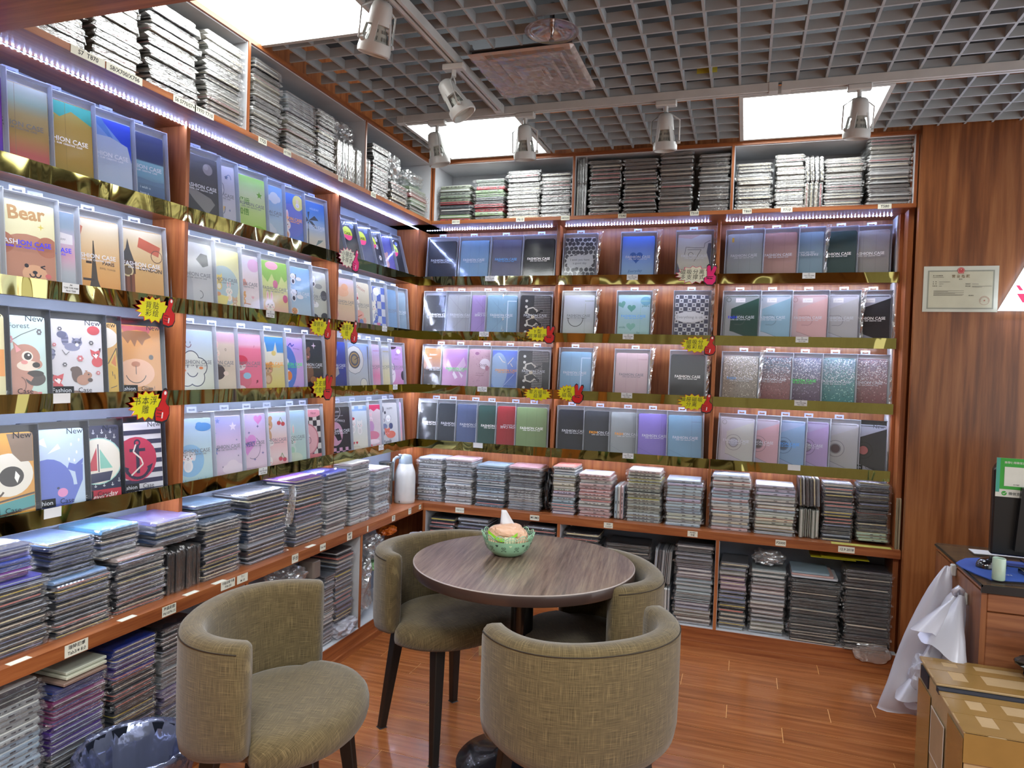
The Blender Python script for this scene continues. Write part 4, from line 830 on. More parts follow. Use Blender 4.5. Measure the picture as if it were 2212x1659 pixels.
DB['l1'] = [
 ('R', [-1.689, -1.581, -1.391, -1.263, -1.11, -.922], [
  ('charcoal moonlight mountain', '#4a4c50', 'V 0 #3c3e42 1 #54565a;P #7c7c7c 0 .6 .2 .45 .4 .3 .7 .12 .9 .3 .8 .38 .5 .45 .3 .5 .1 .75;E .75 .82 .12 .12 #8c8888;E .71 .85 .06 .06 #9c9898;T .4 .07 .12 #d8d4b8 Moonlight 0 .02', 's'),
  ('white astronaut cat doodle', '#c4c4d0', 'A #40485c .012 .3 .62 .18 0 360;cat .3 .6 .11 #dcdce0 #c8c8d0 n;P #d0a868 .15 .35 .5 .35 .4 .25 .22 .25;A #40485c .012 .3 .35 .2 180 360;S .6 .82 .07 #58607c;A #6078a0 .015 .72 .8 .1 0 180;E .2 .92 .02 .02 #606880;E .7 .3 .03 .03 #8088a0', 'd'),
  ('green star good luck', '#a8c468', 'V 0 #98bc48 .4 #b4cc7c .7 #c4d0a4 1 #90c45c;E .05 .85 .1 .15 #78b03c;S .82 .72 .09 #68a030;T .35 .56 .17 #58882c 好运 0 .02;T .32 .38 .17 #58882c 加倍 0 .02;E .1 .25 .08 .1 #7cb038;E .75 .08 .25 .16 #84b430;E .35 .05 .12 .1 #80b030', 'd'),
  ('blue sky and cloud', '#9cb8d0', 'V 0 #b4c0c4 .4 #a4bccc 1 #78a4d4;cloud .6 .78 .22 #c8d0d8;cloud .3 .2 .25 #c0c8d0;E .1 .8 .1 .1 #d0c890;T .3 .52 .14 #4c84b4 sky 20', 'd'),
  ('blue bunny and moon', '#4668b8', 'V 0 #5c80c0 .4 #5068b8 1 #4070c0;E .5 .5 .42 .42 #6470c0;E .8 .85 .2 .22 #d8d07c;bunny .78 .8 .07 #dcd8dc #c8c0c0 n;bunny .25 .4 .17 #e0d8d8 #d88850', 'o'),
  ('blue holiday palm tree', '#4a80c4', 'V 0 #c8b090 .3 #c4c0b0 .5 #a0b8d0 .7 #5c90cc 1 #3c70c0;L #3c4450 .035 .32 .05 .36 .6;P #2c3a4c .36 .62 .1 .5 .05 .56 .3 .68;P #2c3a4c .36 .62 .2 .75 .1 .7;P #2c3a4c .36 .62 .6 .74 .75 .66 .5 .64;P #2c3a4c .36 .62 .42 .8 .34 .78;P #2c3a4c .36 .62 .6 .5 .7 .5 .5 .62;P #6c7c78 .8 .24 .6 .16 .7 .28 .9 .3;E .8 .02 .2 .14 #c07838;T .6 .86 .08 #c8d0e0 HOLIDAY', 's')]),
 ('R', [-1.711, -1.557, -1.426, -1.23, -1.052, -.909], [
  ('white sketched kitten', '#c8ccd0', 'P #585c60 .6 .75 .72 .85 .88 .84 .9 .68 .76 .64;P #686c70 0 .9 .08 .82 0 .74;L #4c5058 .012 .1 .7 .2 .56 .26 .66 .32 .56 .4 .64;P #a8acb4 .05 .5 .4 .55 .5 .4 .5 0 .05 0;E .15 .4 .02 .02 #33343a;E .35 .42 .02 .02 #33343a;A #4c5058 .012 .2 .12 .08 180 360;A #4c5058 .012 .38 .12 .08 180 360;A #4c5058 .012 .66 .22 .08 -90 90', 'd'),
  ('yellow picnic animals', '#d4d0a0', 'V 0 #d8cc90 .5 #d0d4b8 1 #d4cc88;E .45 .42 .4 .44 #a8bcc0;cat .3 .52 .11 #d8c070 #e8e0c8;bunny .62 .34 .1 #dcd8d0 #e0c8b0;bear .8 .2 .08 #c0a080 #d8c8b0;P #d4c878 .1 .15 .5 .1 .6 .25 .2 .28;E .25 .28 .08 .05 #c89068', 'd'),
  ('pink balloon bear on a swing', '#d4c8cc', 'V 0 #d4ccc4 .6 #d8c8cc 1 #c0c0d0;E .78 .84 .2 .18 #c8a0c0;T .2 .68 .12 #8c5c64 LIFE 10;bear .3 .32 .1 #d09858 #e0b888;L #c07848 .02 .1 .2 .6 .18;P #c88878 .12 .56 .4 .6 .5 .5 .3 .48;H .7 .3 .05 #d8a0a8', 'd'),
  ('green and pink melting rabbit', '#b0c478', 'V 0 #d89c9c .3 #d4c088 .55 #c8cc88 1 #98bc68;P #84b050 0 1 1 1 1 .72 .9 .66 .8 .76 .7 .6 .6 .64 .5 .78 .36 .62 .2 .74 .1 .6 0 .66;E .5 .92 .2 .1 #d098a8;E .6 .6 .08 .1 #c06888;E .9 .36 .08 .1 #c05878;bunny .4 .22 .15 #e0d4c4 #88b050', 'd'),
  ('blue three puppies', '#8cb0d0', 'V 0 #b4c0c8 .5 #94b4cc 1 #7ca4d0;dog .35 .82 .09 #dcdce0 #3c3c50;dog .35 .52 .1 #dcdce0 #2c2c34;dog .35 .18 .1 #c8905c #dcd8d0;E .55 .78 .1 .05 #dcdce0;E .58 .45 .12 .06 #dcdce0;T .6 .66 .05 #54749c PUPPY_LOVE', 's'),
  ('cream and black cow spot', '#c8ccc0', 'E .6 .72 .16 .08 #8c908c;E .85 .55 .14 .16 #4c5054;E .3 .12 .18 .1 #3c4044;E .85 .14 .16 .12 #3c4044;E .15 .4 .1 .08 #6c7070;dog .35 .86 .1 #e0e0e0 #3c3c44;E .4 .36 .14 .09 #e0e0e0;dog .3 .4 .07 #d8d8d8 #44444c n;T .25 .6 .08 #4c7890 happy', 'd')]),
 ('R', [-1.695, -1.564, -1.396, -1.238, -1.088, -.923], [
  ('white smiling cloud flower', '#c4ccc8', 'V 0 #c0c4b0 .5 #c8d0cc 1 #a8c0dc;' + ''.join('E %.2f %.2f .2 .2 #2c3448;' % (.45 + .2 * cos(a), .4 + .145 * sin(a)) for a in [k * 2 * pi / 5 + .3 for k in range(5)]) + ''.join('E %.2f %.2f .18 .18 #ccd0c8;' % (.45 + .2 * cos(a), .4 + .145 * sin(a)) for a in [k * 2 * pi / 5 + .3 for k in range(5)]) + 'E .45 .4 .25 .25 #ccd0c8;L #2c3448 .02 .36 .46 .36 .42;L #2c3448 .02 .58 .46 .58 .42;A #2c3448 .02 .47 .38 .13 200 340;E .27 .38 .05 .03 #d88048;E .68 .42 .05 .03 #d88048;L #504058 .015 .34 .82 .34 .79;L #504058 .015 .44 .82 .44 .79;A #704050 .018 .39 .78 .07 180 360;P #9cac90 .5 0 .55 .12 .6 0 .7 .1 .74 0;E .02 .72 .08 .1 #2c3448;E .02 .72 .06 .08 #ccd0c8', 'd'),
  ('beige rabbit and chocolate mouse', '#c8b8a8', 'V 0 #c0a8a0 .1 #c8bca8 .8 #c8b8a8 .86 #c8a0b0 1 #c4a8c0;bunny .25 .66 .12 #dcc8b8 #c89a98;E .3 .36 .22 .2 #3c3434;E .2 .5 .08 .09 #3c3434;E .6 .34 .08 .06 #d8c4b8;flower .62 .72 .04 #9c9080 #c8b8a8', 'd'),
  ('pink kitten in a frilly dress', '#d8889c', 'V 0 #d86c84 .75 #d8708c .82 #d8a8c0 1 #c8a0c8;cat .28 .48 .16 #dccccc #e8d8d8 n;E .3 .56 .2 .12 #c8304c;E .32 .22 .28 .2 #c86878;E .25 .08 .16 .09 #e0ccd0;E .48 .3 .12 .08 #8cb8d0;T .75 .8 .1 #a03c5c ♪;T .8 .2 .14 #7c2c44 ♫', 'd'),
  ('blue and cream drip bear', '#c8b878', 'V 0 #c8b860 .5 #ccc090 .7 #dcd8c8 .72 #4c90cc 1 #3c88d0;P #dcd8c8 0 .62 .2 .72 .28 .9 .34 .72 .6 .74 .68 .9 .74 .7 1 .66 1 .5 0 .5;bear .35 .42 .17 #b08860 #c8a888;E .6 .7 .08 .07 #d8c070;E .1 .3 .1 .1 #d0a048', 'o'),
  ('purple and blue rabbit', '#9c90d0', 'V 0 #b098cc .5 #b898d0 1 #a890d8;E .25 .45 .34 .56 #4c74c4;bunny .2 .56 .13 #dcd8e0 #c8a0c0 n;E .25 .3 .16 .18 #d8d4dc;E .35 .3 .1 .13 #d87c3c;T .7 .8 .06 #443c8c good_vibes -8;L #3038a0 .03 .35 .85 .45 .9 .5 .84 .6 .88;T .6 .1 .08 #3c44a0 be_cute 4', 'g'),
  ('black teddy bear and star', '#22242c', 'bear .25 .7 .2 #7c5444 #a07858 n;E .3 .36 .25 .28 #74503e;E .55 .22 .12 .1 #a87850;K .62 .88 .1 #dcc8dc;T .4 .05 .1 #d8d4d0 The_Bear', 's')]),
 ('R', [-1.692, -1.517, -1.359, -1.203, -1.059, -.923], [
  ('pale blue puppy good luck', '#b0c8d0', 'V 0 #a4c4cc .4 #b4ccd0 1 #9cb8dc;E .45 .36 .34 .34 #84b0d4;dog .4 .42 .14 #dcdce0 #d0d4dc;E .8 .86 .2 .09 #4c88c8;E .7 .9 .08 .05 #4c88c8;T .45 .05 .11 #4c88b8 double_good_luck 2 0 .3', 'd'),
  ('lilac stars', '#c0b4d4', 'V 0 #c4b0c4 .3 #c8bcd0 .6 #c4b0d0 1 #9098d0;S .18 .46 .13 #4468b4;S .18 .46 .08 #a8b0dc;S .75 .82 .11 #d8d0e0;S .2 .72 .06 #7c88c0;S .3 .92 .07 #6c80c0;S .85 .6 .03 #8088a8;S .88 .34 .025 #606880;S .4 .18 .025 #606880;cloud .7 .14 .25 #d4c8d4', 'd'),
  ('pink sweet heart', '#ccb4cc', 'V 0 #d0bcc8 .5 #ccb4cc 1 #b0a8d8;H .3 .5 .3 #c888c4;H .72 .9 .14 #c880c0;T .35 .48 .15 #4044a8 SWEET 6 .02;K .15 .88 .08 #3c4078;K .7 .78 .05 #3c4078;K .38 .68 .05 #50508c;K .85 .32 .05 #50508c;K .55 .22 .05 #50508c;A #505068 .012 .5 .42 .26 -120 60;T .4 .08 .06 #8c6c9c anything_you_like', 'd'),
  ('pink bears and cherries', '#d8b0b0', 'V 0 #d8a4a0 .2 #d4c0c0 .5 #d8acac .55 #d0b8b4 1 #a8c0dc;bear .2 .78 .2 #b48c68 #c8a888;E .68 .8 .07 .06 #b03c48;E .84 .78 .07 .06 #b03c48;L #5c8c54 .015 .68 .82 .75 .9 .84 .8;bunny .2 .14 .15 #e0d8d4 #d0a8a8;E .68 .16 .07 .06 #b84458;E .84 .14 .07 .06 #b84458;L #5c8c54 .015 .68 .18 .75 .26 .84 .16;cloud .2 .45 .18 #dcd4d0', 'd'),
  ('pale green bunny', '#a8bcb8', 'V 0 #a4bcb0 .5 #a8c0bc 1 #98b4d0;bunny .35 .45 .18 #b8c8c0 #9cc0a8;E .4 .12 .3 .14 #b8c4b0', 'd'),
  ('black and white chequered nice', '#d4d0cc', 'check 7 #24242c;E .3 .42 .4 .42 #b47078;E .3 .42 .36 .38 #d0a0a4;Q .3 .5 .13 #e0d0cc;A #5c3c40 .014 .22 .4 .08 0 360;A #5c3c40 .014 .38 .4 .08 0 360;E .62 .92 .3 .11 #c88494;T .62 .92 .13 #3c2430 Nice 0 0 .3;R 0 0 1 .13 #c87478', None)])]
DB['l2'] = [
 ('R', [-.751, -.585, -.438, -.32, -.175, -.045], [(d, c, a, l, 1) for d, c, a, l in (
  ('graphite, first of the dark oval label', '#2c2e3c', '', 'oval'), ('black, second of the dark oval label', '#1c1d28', 'E .8 .9 .09 .09 #6078b8', 'oval'),
  ('slate blue, third of the dark oval label', '#50587c', 'E .8 .9 .09 .09 #6078b8', 'oval'), ('daisy print, fourth of the dark oval label', '#1e1f2c', 'flower .3 .85 .1 #d4d0d4 #c8a040;flower .75 .8 .1 #d4d0d4 #c8a040;flower .7 .62 .1 #d4d0d4 #c8a040;flower .8 .36 .1 #d4d0d4 #c8a040;flower .3 .12 .1 #d4d0d4 #c8a040', 'oval'),
  ('violet moon bear', '#403c8c', 'V 0 #6c5898 .4 #50489c 1 #343494;bear .45 .45 .17 #c09088 #d0a8a0;E .3 .06 .3 .12 #c0988c', None), ('black, last of the dark oval label', '#16171e', 'E .7 .88 .09 .09 #6078b8', 'oval'))]),
 ('R', [-.647, -.485, -.302, -.16, -.025], [
  ('peach hillside', '#d4b8a0', 'V 0 #b8b890 .1 #ccac98 .5 #d4bc9c .8 #d4b8a8 1 #b8b4d0;E .5 .72 .26 .14 #d8a888;E .6 .82 .14 .1 #d4a080;P #9cac70 0 .08 .2 .14 .3 .06 .5 .12 .7 .05 1 .1 1 0 0 0;E .2 .25 .1 .12 #c89890', 'd'),
  ('cream dream bunny', '#d4ccb8', 'T .55 .86 .13 #9c5c50 DREAM -20;bunny .3 .56 .13 #e4dcd4 #d0c8c4;H .3 .64 .08 #b03040;E .35 .3 .28 .14 #d8a498;L #b06048 .03 .12 .28 .3 .24 .55 .3;E .3 .16 .1 .09 #c85860;E .5 .14 .1 .1 #7080b0;E .68 .18 .08 .1 #d09888', 'd'),
  ('blue and white chequered koala', '#c8ccd4', 'check 5 #5468b0;bear .3 .52 .2 #dcd8cc #c8c8c0;A #3c4c90 .02 .2 .32 .1 0 360;A #3c4c90 .02 .5 .32 .1 0 360;E .55 .88 .16 .13 #dcdcdc;H .6 .14 .09 #c06c90', None),
  ('plain sky blue', '#7c9cc0', 'Y #6484a8', 'd'), ('grey blue lettered', '#8ca4b8', 'Y #708898', 's')]),
 ('R', [-.714, -.464, -.337, -.209, -.03], [
  ('blue moonlight feather', '#3c50a0', 'V 0 #30386c .4 #344490 1 #3c54b0;E .5 .78 .17 .17 #8c9cc8;E .47 .8 .09 .09 #a0acd0;P #9c9ca0 .1 .3 .2 .5 .3 .4 .42 .55 .5 .4 .65 .5 .7 .34 .5 .25 .3 .22;T .45 .07 .11 #d8d8dc Moonlight 0 .02', 's'),
  ('grey astrology clock', '#a8acb8', 'V 0 #b0b0ac .5 #a8b0bc 1 #8098d4;E .3 .64 .42 .42 #c4c4c4;A #404454 .012 .3 .64 .42 0 360;E .3 .64 .26 .26 #4c5060;A #b08c50 .03 .3 .64 .2 0 360;E .3 .64 .12 .12 #8c7c5c;L #303440 .02 .3 .64 .5 .7;E .68 .13 .14 .14 #c8c4b4;A #4c5060 .012 .68 .13 .16 0 360;R .9 .1 .94 .95 #5c5c60', None),
  ('rose blush', '#c8a0b8', 'V 0 #c8a0b0 .3 #d07c9c .6 #ccb0c4 1 #a8a0d4;H .2 .5 .2 #d04868;pen #b48cb0 0', 'd'),
  ('pale yellow leaf', '#c0b890', 'V 0 #c4b88c .5 #c4c0a0 1 #a0a8c8;E .3 .3 .1 .16 #a8a468;P #8c9060 .2 .7 .35 .6 .3 .5;pen #a8a080 0', 'd'),
  ('pink and black bulldog', '#c090c0', 'V 0 #c480a8 .5 #bc94c4 1 #a888d0;E .35 .98 .28 .08 #2c2430;E .97 .3 .12 .16 #2c2430;E .5 0 .2 .06 #2c2430;E .25 .32 .26 .3 #dcd4dc;dog .25 .5 .18 #d4ccd4 #8c84a0 n;A #504458 .012 .35 .36 .06 180 360;T .65 .8 .07 #503c5c where;T .6 .7 .06 #503c5c my_boo_is;E .75 .88 .12 .08 #dcd4e0', 'd')]),
 ('R', [-.655, -.472, -.317, -.107, -.028], [
  ('black and pink my boo poster', '#23242c', 'E .35 .42 .34 .36 #b88ca4;P #1c1c24 .2 .5 .5 .55 .6 .3 .4 .3;P #d8c0d0 .2 .2 .3 .26 .4 .18 .3 .14;check 8 #c094b0;R 0 .16 1 1 #23242c;E .35 .45 .32 .34 #b88ca4;P #1c1c24 .2 .52 .5 .56 .62 .32 .45 .3 .3 .45;A #d0d0d8 .012 .4 .9 .2 0 360;T .4 .9 .07 #d0d0d8 MY_LUNA;T .5 .82 .045 #c8c8d0 the_moon_gives_a_smile;T .5 .72 .09 #c8c8d0 LA_ROMANCE -6', 's'),
  ('white two huskies', '#c8ccc8', 'V 0 #d4b8b0 .1 #ccc8b8 1 #b8c8d8;P #7c9cc8 0 1 .2 1 .2 .92 .4 .92 .4 1 .6 1 .6 .92 .8 .92 .8 1 1 1 1 .88 0 .88;cat .3 .62 .13 #dcd8d8 #c8c4c4;cat .62 .58 .13 #d8d4d4 #c8c4c4;E .25 .72 .14 .05 #c83048;H .15 .2 .05 #b82c44;H .3 .2 .05 #b82c44;H .45 .2 .05 #b82c44;T .4 .12 .04 #9c9084 two_happy_little_dogs', None),
  ('pink circus pony', '#d4c4cc', 'P #b83058 0 1 1 1 1 .86 .8 .9 .6 .84 .4 .9 .2 .84 0 .9;bunny .4 .66 .1 #e0ccd4 #c890a8 n;E .4 .5 .16 .2 #b88cb8;E .45 .3 .34 .14 #c87890;E .45 .16 .34 .08 #dcc8d0;H .3 .05 .12 #c85c70;H .75 .05 .09 #c85c70', None),
  ('white happy family doodle', '#c8c8cc', 'E .25 .86 .04 .1 #2c2c38;E .35 .78 .05 .05 #2c2c38;T .6 .87 .1 #3c3c48 HAPPY;dog .5 .64 .12 #e0e0e0 #9c9ca4 n;dog .2 .6 .08 #c8c8cc #2c2c34 n;E .3 .46 .13 .09 #6c7494;E .62 .46 .1 .1 #3c4468;E .15 .3 .13 .1 #3c4460;E .6 .26 .24 .12 #c86c5c;bear .42 .32 .13 #c86c5c #d8948c n;T .4 .1 .16 #33333c Family 4 0 .3', None),
  ('pink tie-dye', '#c89cb8', 'V 0 #d0a890 .3 #c898a8 .6 #c4a0bc .8 #c8b8c8 1 #9c84d0;E .2 .8 .1 .16 #9870c0;E .2 .2 .08 .12 #c03c80;E .25 .5 .06 .06 #3c68c0', None)])]
pl = lambda d, c, lt='s', fold='Y', extra='': (d, c, ((fold + ' ' + shade(c)) if fold else '') + ';' + extra, lt)  # fold lines darkened from the cover colour to imitate shaded creases
def shade(h, k=.78):
    r = [int(int(h[i:i + 2], 16) * k) for i in (1, 3, 5)]; return '#%02x%02x%02x' % tuple(r)
BOW = 'R .45 0 1 1 #c8c8c8;' + ''.join('R %.3f 0 %.3f 1 #24242c;' % (.46 + k * .045, .482 + k * .045) for k in range(12)) + ''.join('R .45 %.3f 1 %.3f #24242c;' % (k * .04, k * .04 + .02) for k in range(25)) + ''.join('E .2 %.2f .045 .045 #c8c8c4;' % y for y in (.12, .28, .58, .72, .86)) + 'P #c4c0b8 .42 .49 .2 .56 .22 .68 .42 .72 .58 .64 .56 .54;P #c4c0b8 .42 .47 .2 .4 .22 .28 .42 .24 .58 .32 .56 .42;P #2c2c30 .42 .51 .25 .57 .28 .66 .42 .69 .53 .62 .52 .55;P #2c2c30 .42 .45 .25 .39 .28 .3 .42 .27 .53 .34 .52 .41;P #24242a .45 .5 .75 .62 .7 .66 .42 .54;P #24242a .45 .46 .72 .3 .68 .26 .42 .42;E .42 .48 .06 .06 #c8b890'
DB['b0'] = [
 ('L', [.036, .253, .46, .665], [pl('black', '#1c2028', 's', 'Y'), pl('pale blue', '#7fa8cc', 's', 'tri'), pl('slate grey', '#6a6c84', 'c', 'tri'), pl('plain black', '#191b1e', 'w', 'tri')]),
 ('L', [.026, .176, .341, .441, .655], [pl('black', '#1c242c', 'w'), pl('pale grey', '#a8acb4', 's'), pl('lilac', '#a890d0', 'sf'), pl('light blue with pen slot', '#84acc8', 's', 'Y', 'pen #c8dcec 1'), ('black and houndstooth bow', '#22232c', BOW, 's')]),
 ('L', [.027, .156, .332, .483, .655], [
  ('orange setting sun mountain', '#d08850', 'V 0 #1e2024 .35 #4c4848 .45 #6c5c58 .55 #b89080 .8 #d09058 1 #d88440;T .45 .84 .12 #e8e0d4 Setting 0 .03 .2;T .3 .76 .12 #e8e0d4 sun 0 .03 .2;T .5 .08 .12 #e8e4e0 Mountain 0 .03 .2;P #3c3a3c 0 .5 .2 .45 .4 .52 .6 .44 1 .55 1 .35 0 .35', 's'),
  ('pink butterfly wing', '#c090c4', 'V 0 #c894c0 .3 #c898c4 .6 #bc78bc 1 #b48cd0;P #d4b0d4 .5 .5 .8 .8 .9 .6 .7 .45;P #d4b0d4 .4 .5 .2 .75 .15 .6 .3 .45;P #e0d0e0 .45 .45 .6 .3 .5 .25 .4 .38;P #e0d0e0 .62 .45 .8 .35 .75 .28;T .55 .08 .14 #903c84 Beautiful 4 0 .3', 'gg'),
  ('pink ink splash', '#c8a0b0', 'Y #a88090;dots 60 .014 #7c4868 #9c5878;E .7 .65 .2 .2 #dcd0dc;T .6 .62 .17 #5c2c44 Stop 6 0 .3;T .5 .42 .05 #5c3848 only_the_star_can;T .5 .37 .05 #5c3848 shine_your_heart;E .35 .9 .08 .06 #905880;E .8 .55 .07 .1 #a8687c;E .4 .08 .1 .05 #8c4870', None),
  ('blue constellation', '#7c98c4', 'V 0 #7c98c4 .4 #4c6cc0 .7 #6c8cc8 1 #5068c8;E .25 .5 .3 .6 #8ca8cc;L #dcd4c8 .025 .25 .85 .4 .72 .5 .7;L #dcd4c8 .025 .8 .82 .6 .66;L #dcd4c8 .025 .7 .68 .78 .6;L #c8d4e8 .01 .3 .02 .85 .42;T .65 .14 .06 #2c3c7c only_the_moon;T .7 .08 .06 #2c3c7c in_your_sky;dots 25 .01 #2c3c6c', 'oo'),
  ('black houndstooth bow with pen slot', '#1e1f25', BOW + ';R .8 .05 1 .72 #22242a', 's')]),
 ('L', [.011, .138, .265, .405, .53, .655], [pl('black', '#1d2730', 'w', 'tri'), pl('dark navy', '#222e3a', 's', 'tri'), pl('slate blue', '#54648c', 's', 'tri'), pl('dark green', '#2c5450', 'w', 'tri'), pl('red', '#a82c38', 'sf', 'tri'), pl('sage green', '#84a070', 'w', 'tri')])]
DB['b1'] = [
 ('L', [.913, 1.251, 1.56], [
  ('black and white giraffe print', '#c8ccd0', 'cell #30323c;P #b4b8bc .1 .32 .1 .55 .3 .58 .9 .6 .95 .4 .8 .3;T .5 .48 .1 #33353c I_wish_you_have;T .5 .4 .1 #33353c a_good_day', None),
  ('blue gradient heart', '#6c94d8', 'V 0 #98b8d0 .5 #7ca0dc 1 #5078e0;H .45 .52 .2 #3464b4;T .42 .2 .12 #3c64a4 Everyday 4 0 .3', 's'),
  ('cream line drawing', '#c8c4b0', 'V 0 #ccc8b0 1 #b8bcc4;P #a89490 0 1 .7 1 .4 .9 0 .94;P #54586c .9 .8 1 .8 1 .1 .94 .4 .86 .6;P #6c7080 0 .4 .1 .2 .05 0 0 0;L #4c4c50 .012 .95 .86 .8 .8 .78 .7 .5 .7 .25 .72 .22 .55;L #4c4c50 .012 .3 .66 .7 .66 .5 .4;A #4c4c50 .012 .4 .55 .07 0 300', 's')]),
 ('L', [.916, 1.238, 1.559], [
  ('pale grey smile', '#b4bcb8', 'V 0 #b0b8b0 1 #b4bcd0;A #34383c .02 .4 .44 .24 180 360;L #34383c .02 .12 .46 .2 .45;L #34383c .02 .6 .46 .68 .45;pen #98a09c 0', 'dd'),
  ('mint hearts', '#a8ccc8', 'V 0 #a0c4bc 1 #a4c4dc;H .12 .78 .12 #68a09c 20;H .42 .7 .13 #5c9890 0;H .42 .28 .14 #80b4a8;H .3 .05 .1 #68a09c;E .85 .86 .16 .14 #70a8c4;T .15 .26 .1 #3c7874 smile;T .85 .75 .1 #3c7874 pliers;T .65 .14 .09 #3c7874 So;pen #90bcb8 0', 'c'),
  ('black and white paw chequered', '#d0d2d8', 'check 8 #4c5060;' + ''.join('E %.3f %.3f .025 .02 #24262c;' % ((i + .5) / 8, (j + .5) / 11) for i in range(8) for j in range(11) if (i + j) % 2 == 0) + 'E .45 .5 .44 .17 #ccced4;T .45 .5 .12 #80848c Everything_is_ok 0', None)]),
 ('L', [.909, 1.238, 1.55], [pl('light blue with pen slot', '#84b0d0', 's', 'tri', 'pen #c0d8ec 1'), pl('blush pink', '#ccb0b4', 'd', 'tri', 'pen #b49498 0'), pl('black crackled', '#24282c', 'w', 'tri', 'dots 40 .006 #4c5054')]),
 ('L', [.914, 1.074, 1.224, 1.382, 1.552], [pl('navy black', '#1c2434', 's', 'fold', ''), pl('charcoal', '#343a44', 'so', 'fold'), pl('pale grey', '#9ca4a8', 'so', 'fold'), pl('violet', '#8c7cd0', 's', 'fold'), pl('sky blue with pen loop', '#7ca8c8', 's', 'fold', 'pen #6c90ac 0')])]
for k_ in range(5): d_, c_, a_, l_ = DB['b1'][3][2][k_]; DB['b1'][3][2][k_] = (d_, c_, a_.replace('fold ' + shade(c_), 'fold %s .7;L %s .008 0 .24 1 -.06' % (shade(c_), shade(c_))), l_)
G_ = lambda d, c1, c2, w, lt: (d, c1, 'V 0 %s .45 %s .8 %s 1 %s;glit 380 .0 .98 %s %s;glit 260 .5 .98 #f4f4f4 #d8d8e0' % (c1, c1, c2, c2, w, shade(c1, .7)), lt)
K_ = lambda d, c, c2, c3, t, lt: (d, c2, 'kick %s %s %s %s' % (c, c2, c3, t), lt)
DB['b2'] = [
 ('R', [2.021, 2.196, 2.325, 2.482, 2.637], [pl('pale grey', '#9ca4a8', 's', 'tri', 'R .12 .82 .18 .92 #c8a840'), pl('dusty pink', '#b89088', 's', 'tri'), pl('greyish blue', '#88a4b4', 'sf', 'tri'), pl('bottle green', '#264440', 'w', 'tri'), pl('stone grey', '#a8a4a0', 'w', 'tri')]),
 ('R', [2.017, 2.176, 2.356, 2.507, 2.655], [K_('dark green flap', '#244840', '#98a0a4', '#4c5c58', 'arch', 'sb'), K_('light blue flap', '#8cb0c4', '#b8c0cc', '#6c8494', 'arch', 's'), K_('pink flap', '#d0a8a8', '#c8b0b4', '#a88484', 'arch', 's'), K_('pale grey flap', '#b4b4b8', '#bcbcc8', '#84848c', 'arch', 's'), K_('black flap', '#24262c', '#a8acbc', '#14151a', 'arch', 'w')]),
 ('R', [2.024, 2.191, 2.338, 2.503, 2.655], [G_('champagne glitter', '#8c8478', '#a8a49c', '#d8d0c0', 'sc'), G_('silver to wine red glitter', '#7c4848', '#6c7888', '#a87878', 's'), G_('silver to plum glitter', '#5c4c60', '#8088a0', '#a898b0', 'gg'), G_('silver to teal glitter', '#3c7c7c', '#8098a8', '#a8d8d0', 's'), G_('silver to rose glitter', '#845054', '#8c8090', '#c8a0a0', 's')]),
 ('R', [2.018, 2.142, 2.272, 2.387, 2.529, 2.662], [K_('white disc stand', '#b8bcb8', '#b4b4c0', '#8c8c90', 'ring #a8b0c0', 's'), K_('pink disc stand', '#c4a0a8', '#b0a8b8', '#8c7c84', 'ring #605c5c', 's'), K_('blue disc stand', '#84a4c4', '#98a8c8', '#5c7894', 'ring #586474', 'c'), K_('lilac disc stand', '#a894c0', '#a8a0c4', '#7c6c90', 'ring #90909c', 's'), K_('grey disc stand', '#a4a4a4', '#a8a8b0', '#747478', 'ring #4c3c40', None), K_('black disc stand', '#26282e', '#a0a4b4', '#16171c', 'ring #b06464', 'new') + (1,)])]
for key, rowsd in DB.items():
    ax, bay = key[0], int(key[1])
    for r, (side, edges, specs) in enumerate(rowsd):
        sp = (edges[-1] - edges[0]) / max(1, len(edges) - 1)
        yaw = 0.0 if sp > BW else min(.22, math.asin(.026 / sp))
        off = 0.0
        for i, (e_, s_) in enumerate(zip(edges, specs)):
            hid = 0.0; shift = (-(e_ + 3.99) / 2.0 * .018) if ax == 'l' else 0
            if side == 'R' and i: g_ = e_ - edges[i - 1]; hid = max(0, 1 - g_ / BW - .04); off = min(.03, off + max(0, .0255 - g_ * sin(yaw))) if hid else 0
            if side == 'L' and i < len(edges) - 1: hid = -max(0, 1 - (edges[i + 1] - e_) / BW - .04)
            if side == 'L' and i: g_ = e_ - edges[i - 1]; off = max(0, off + .0255 - g_ * sin(yaw) * 1) * (g_ < BW) if yaw > .03 else 0
            leanx = .30 if key == 'l2' and r == 0 else .105
            display_box(ax, bay, r, i, e_ + shift, side, yaw if sp <= BW else .02, s_[0], s_[1], s_[2], s_[3], len(s_) > 4 and key != 'l2' or (key == 'b2' and r == 3 and i == 5), tilt=leanx, off=off if side == 'R' else 0, hid=hid)
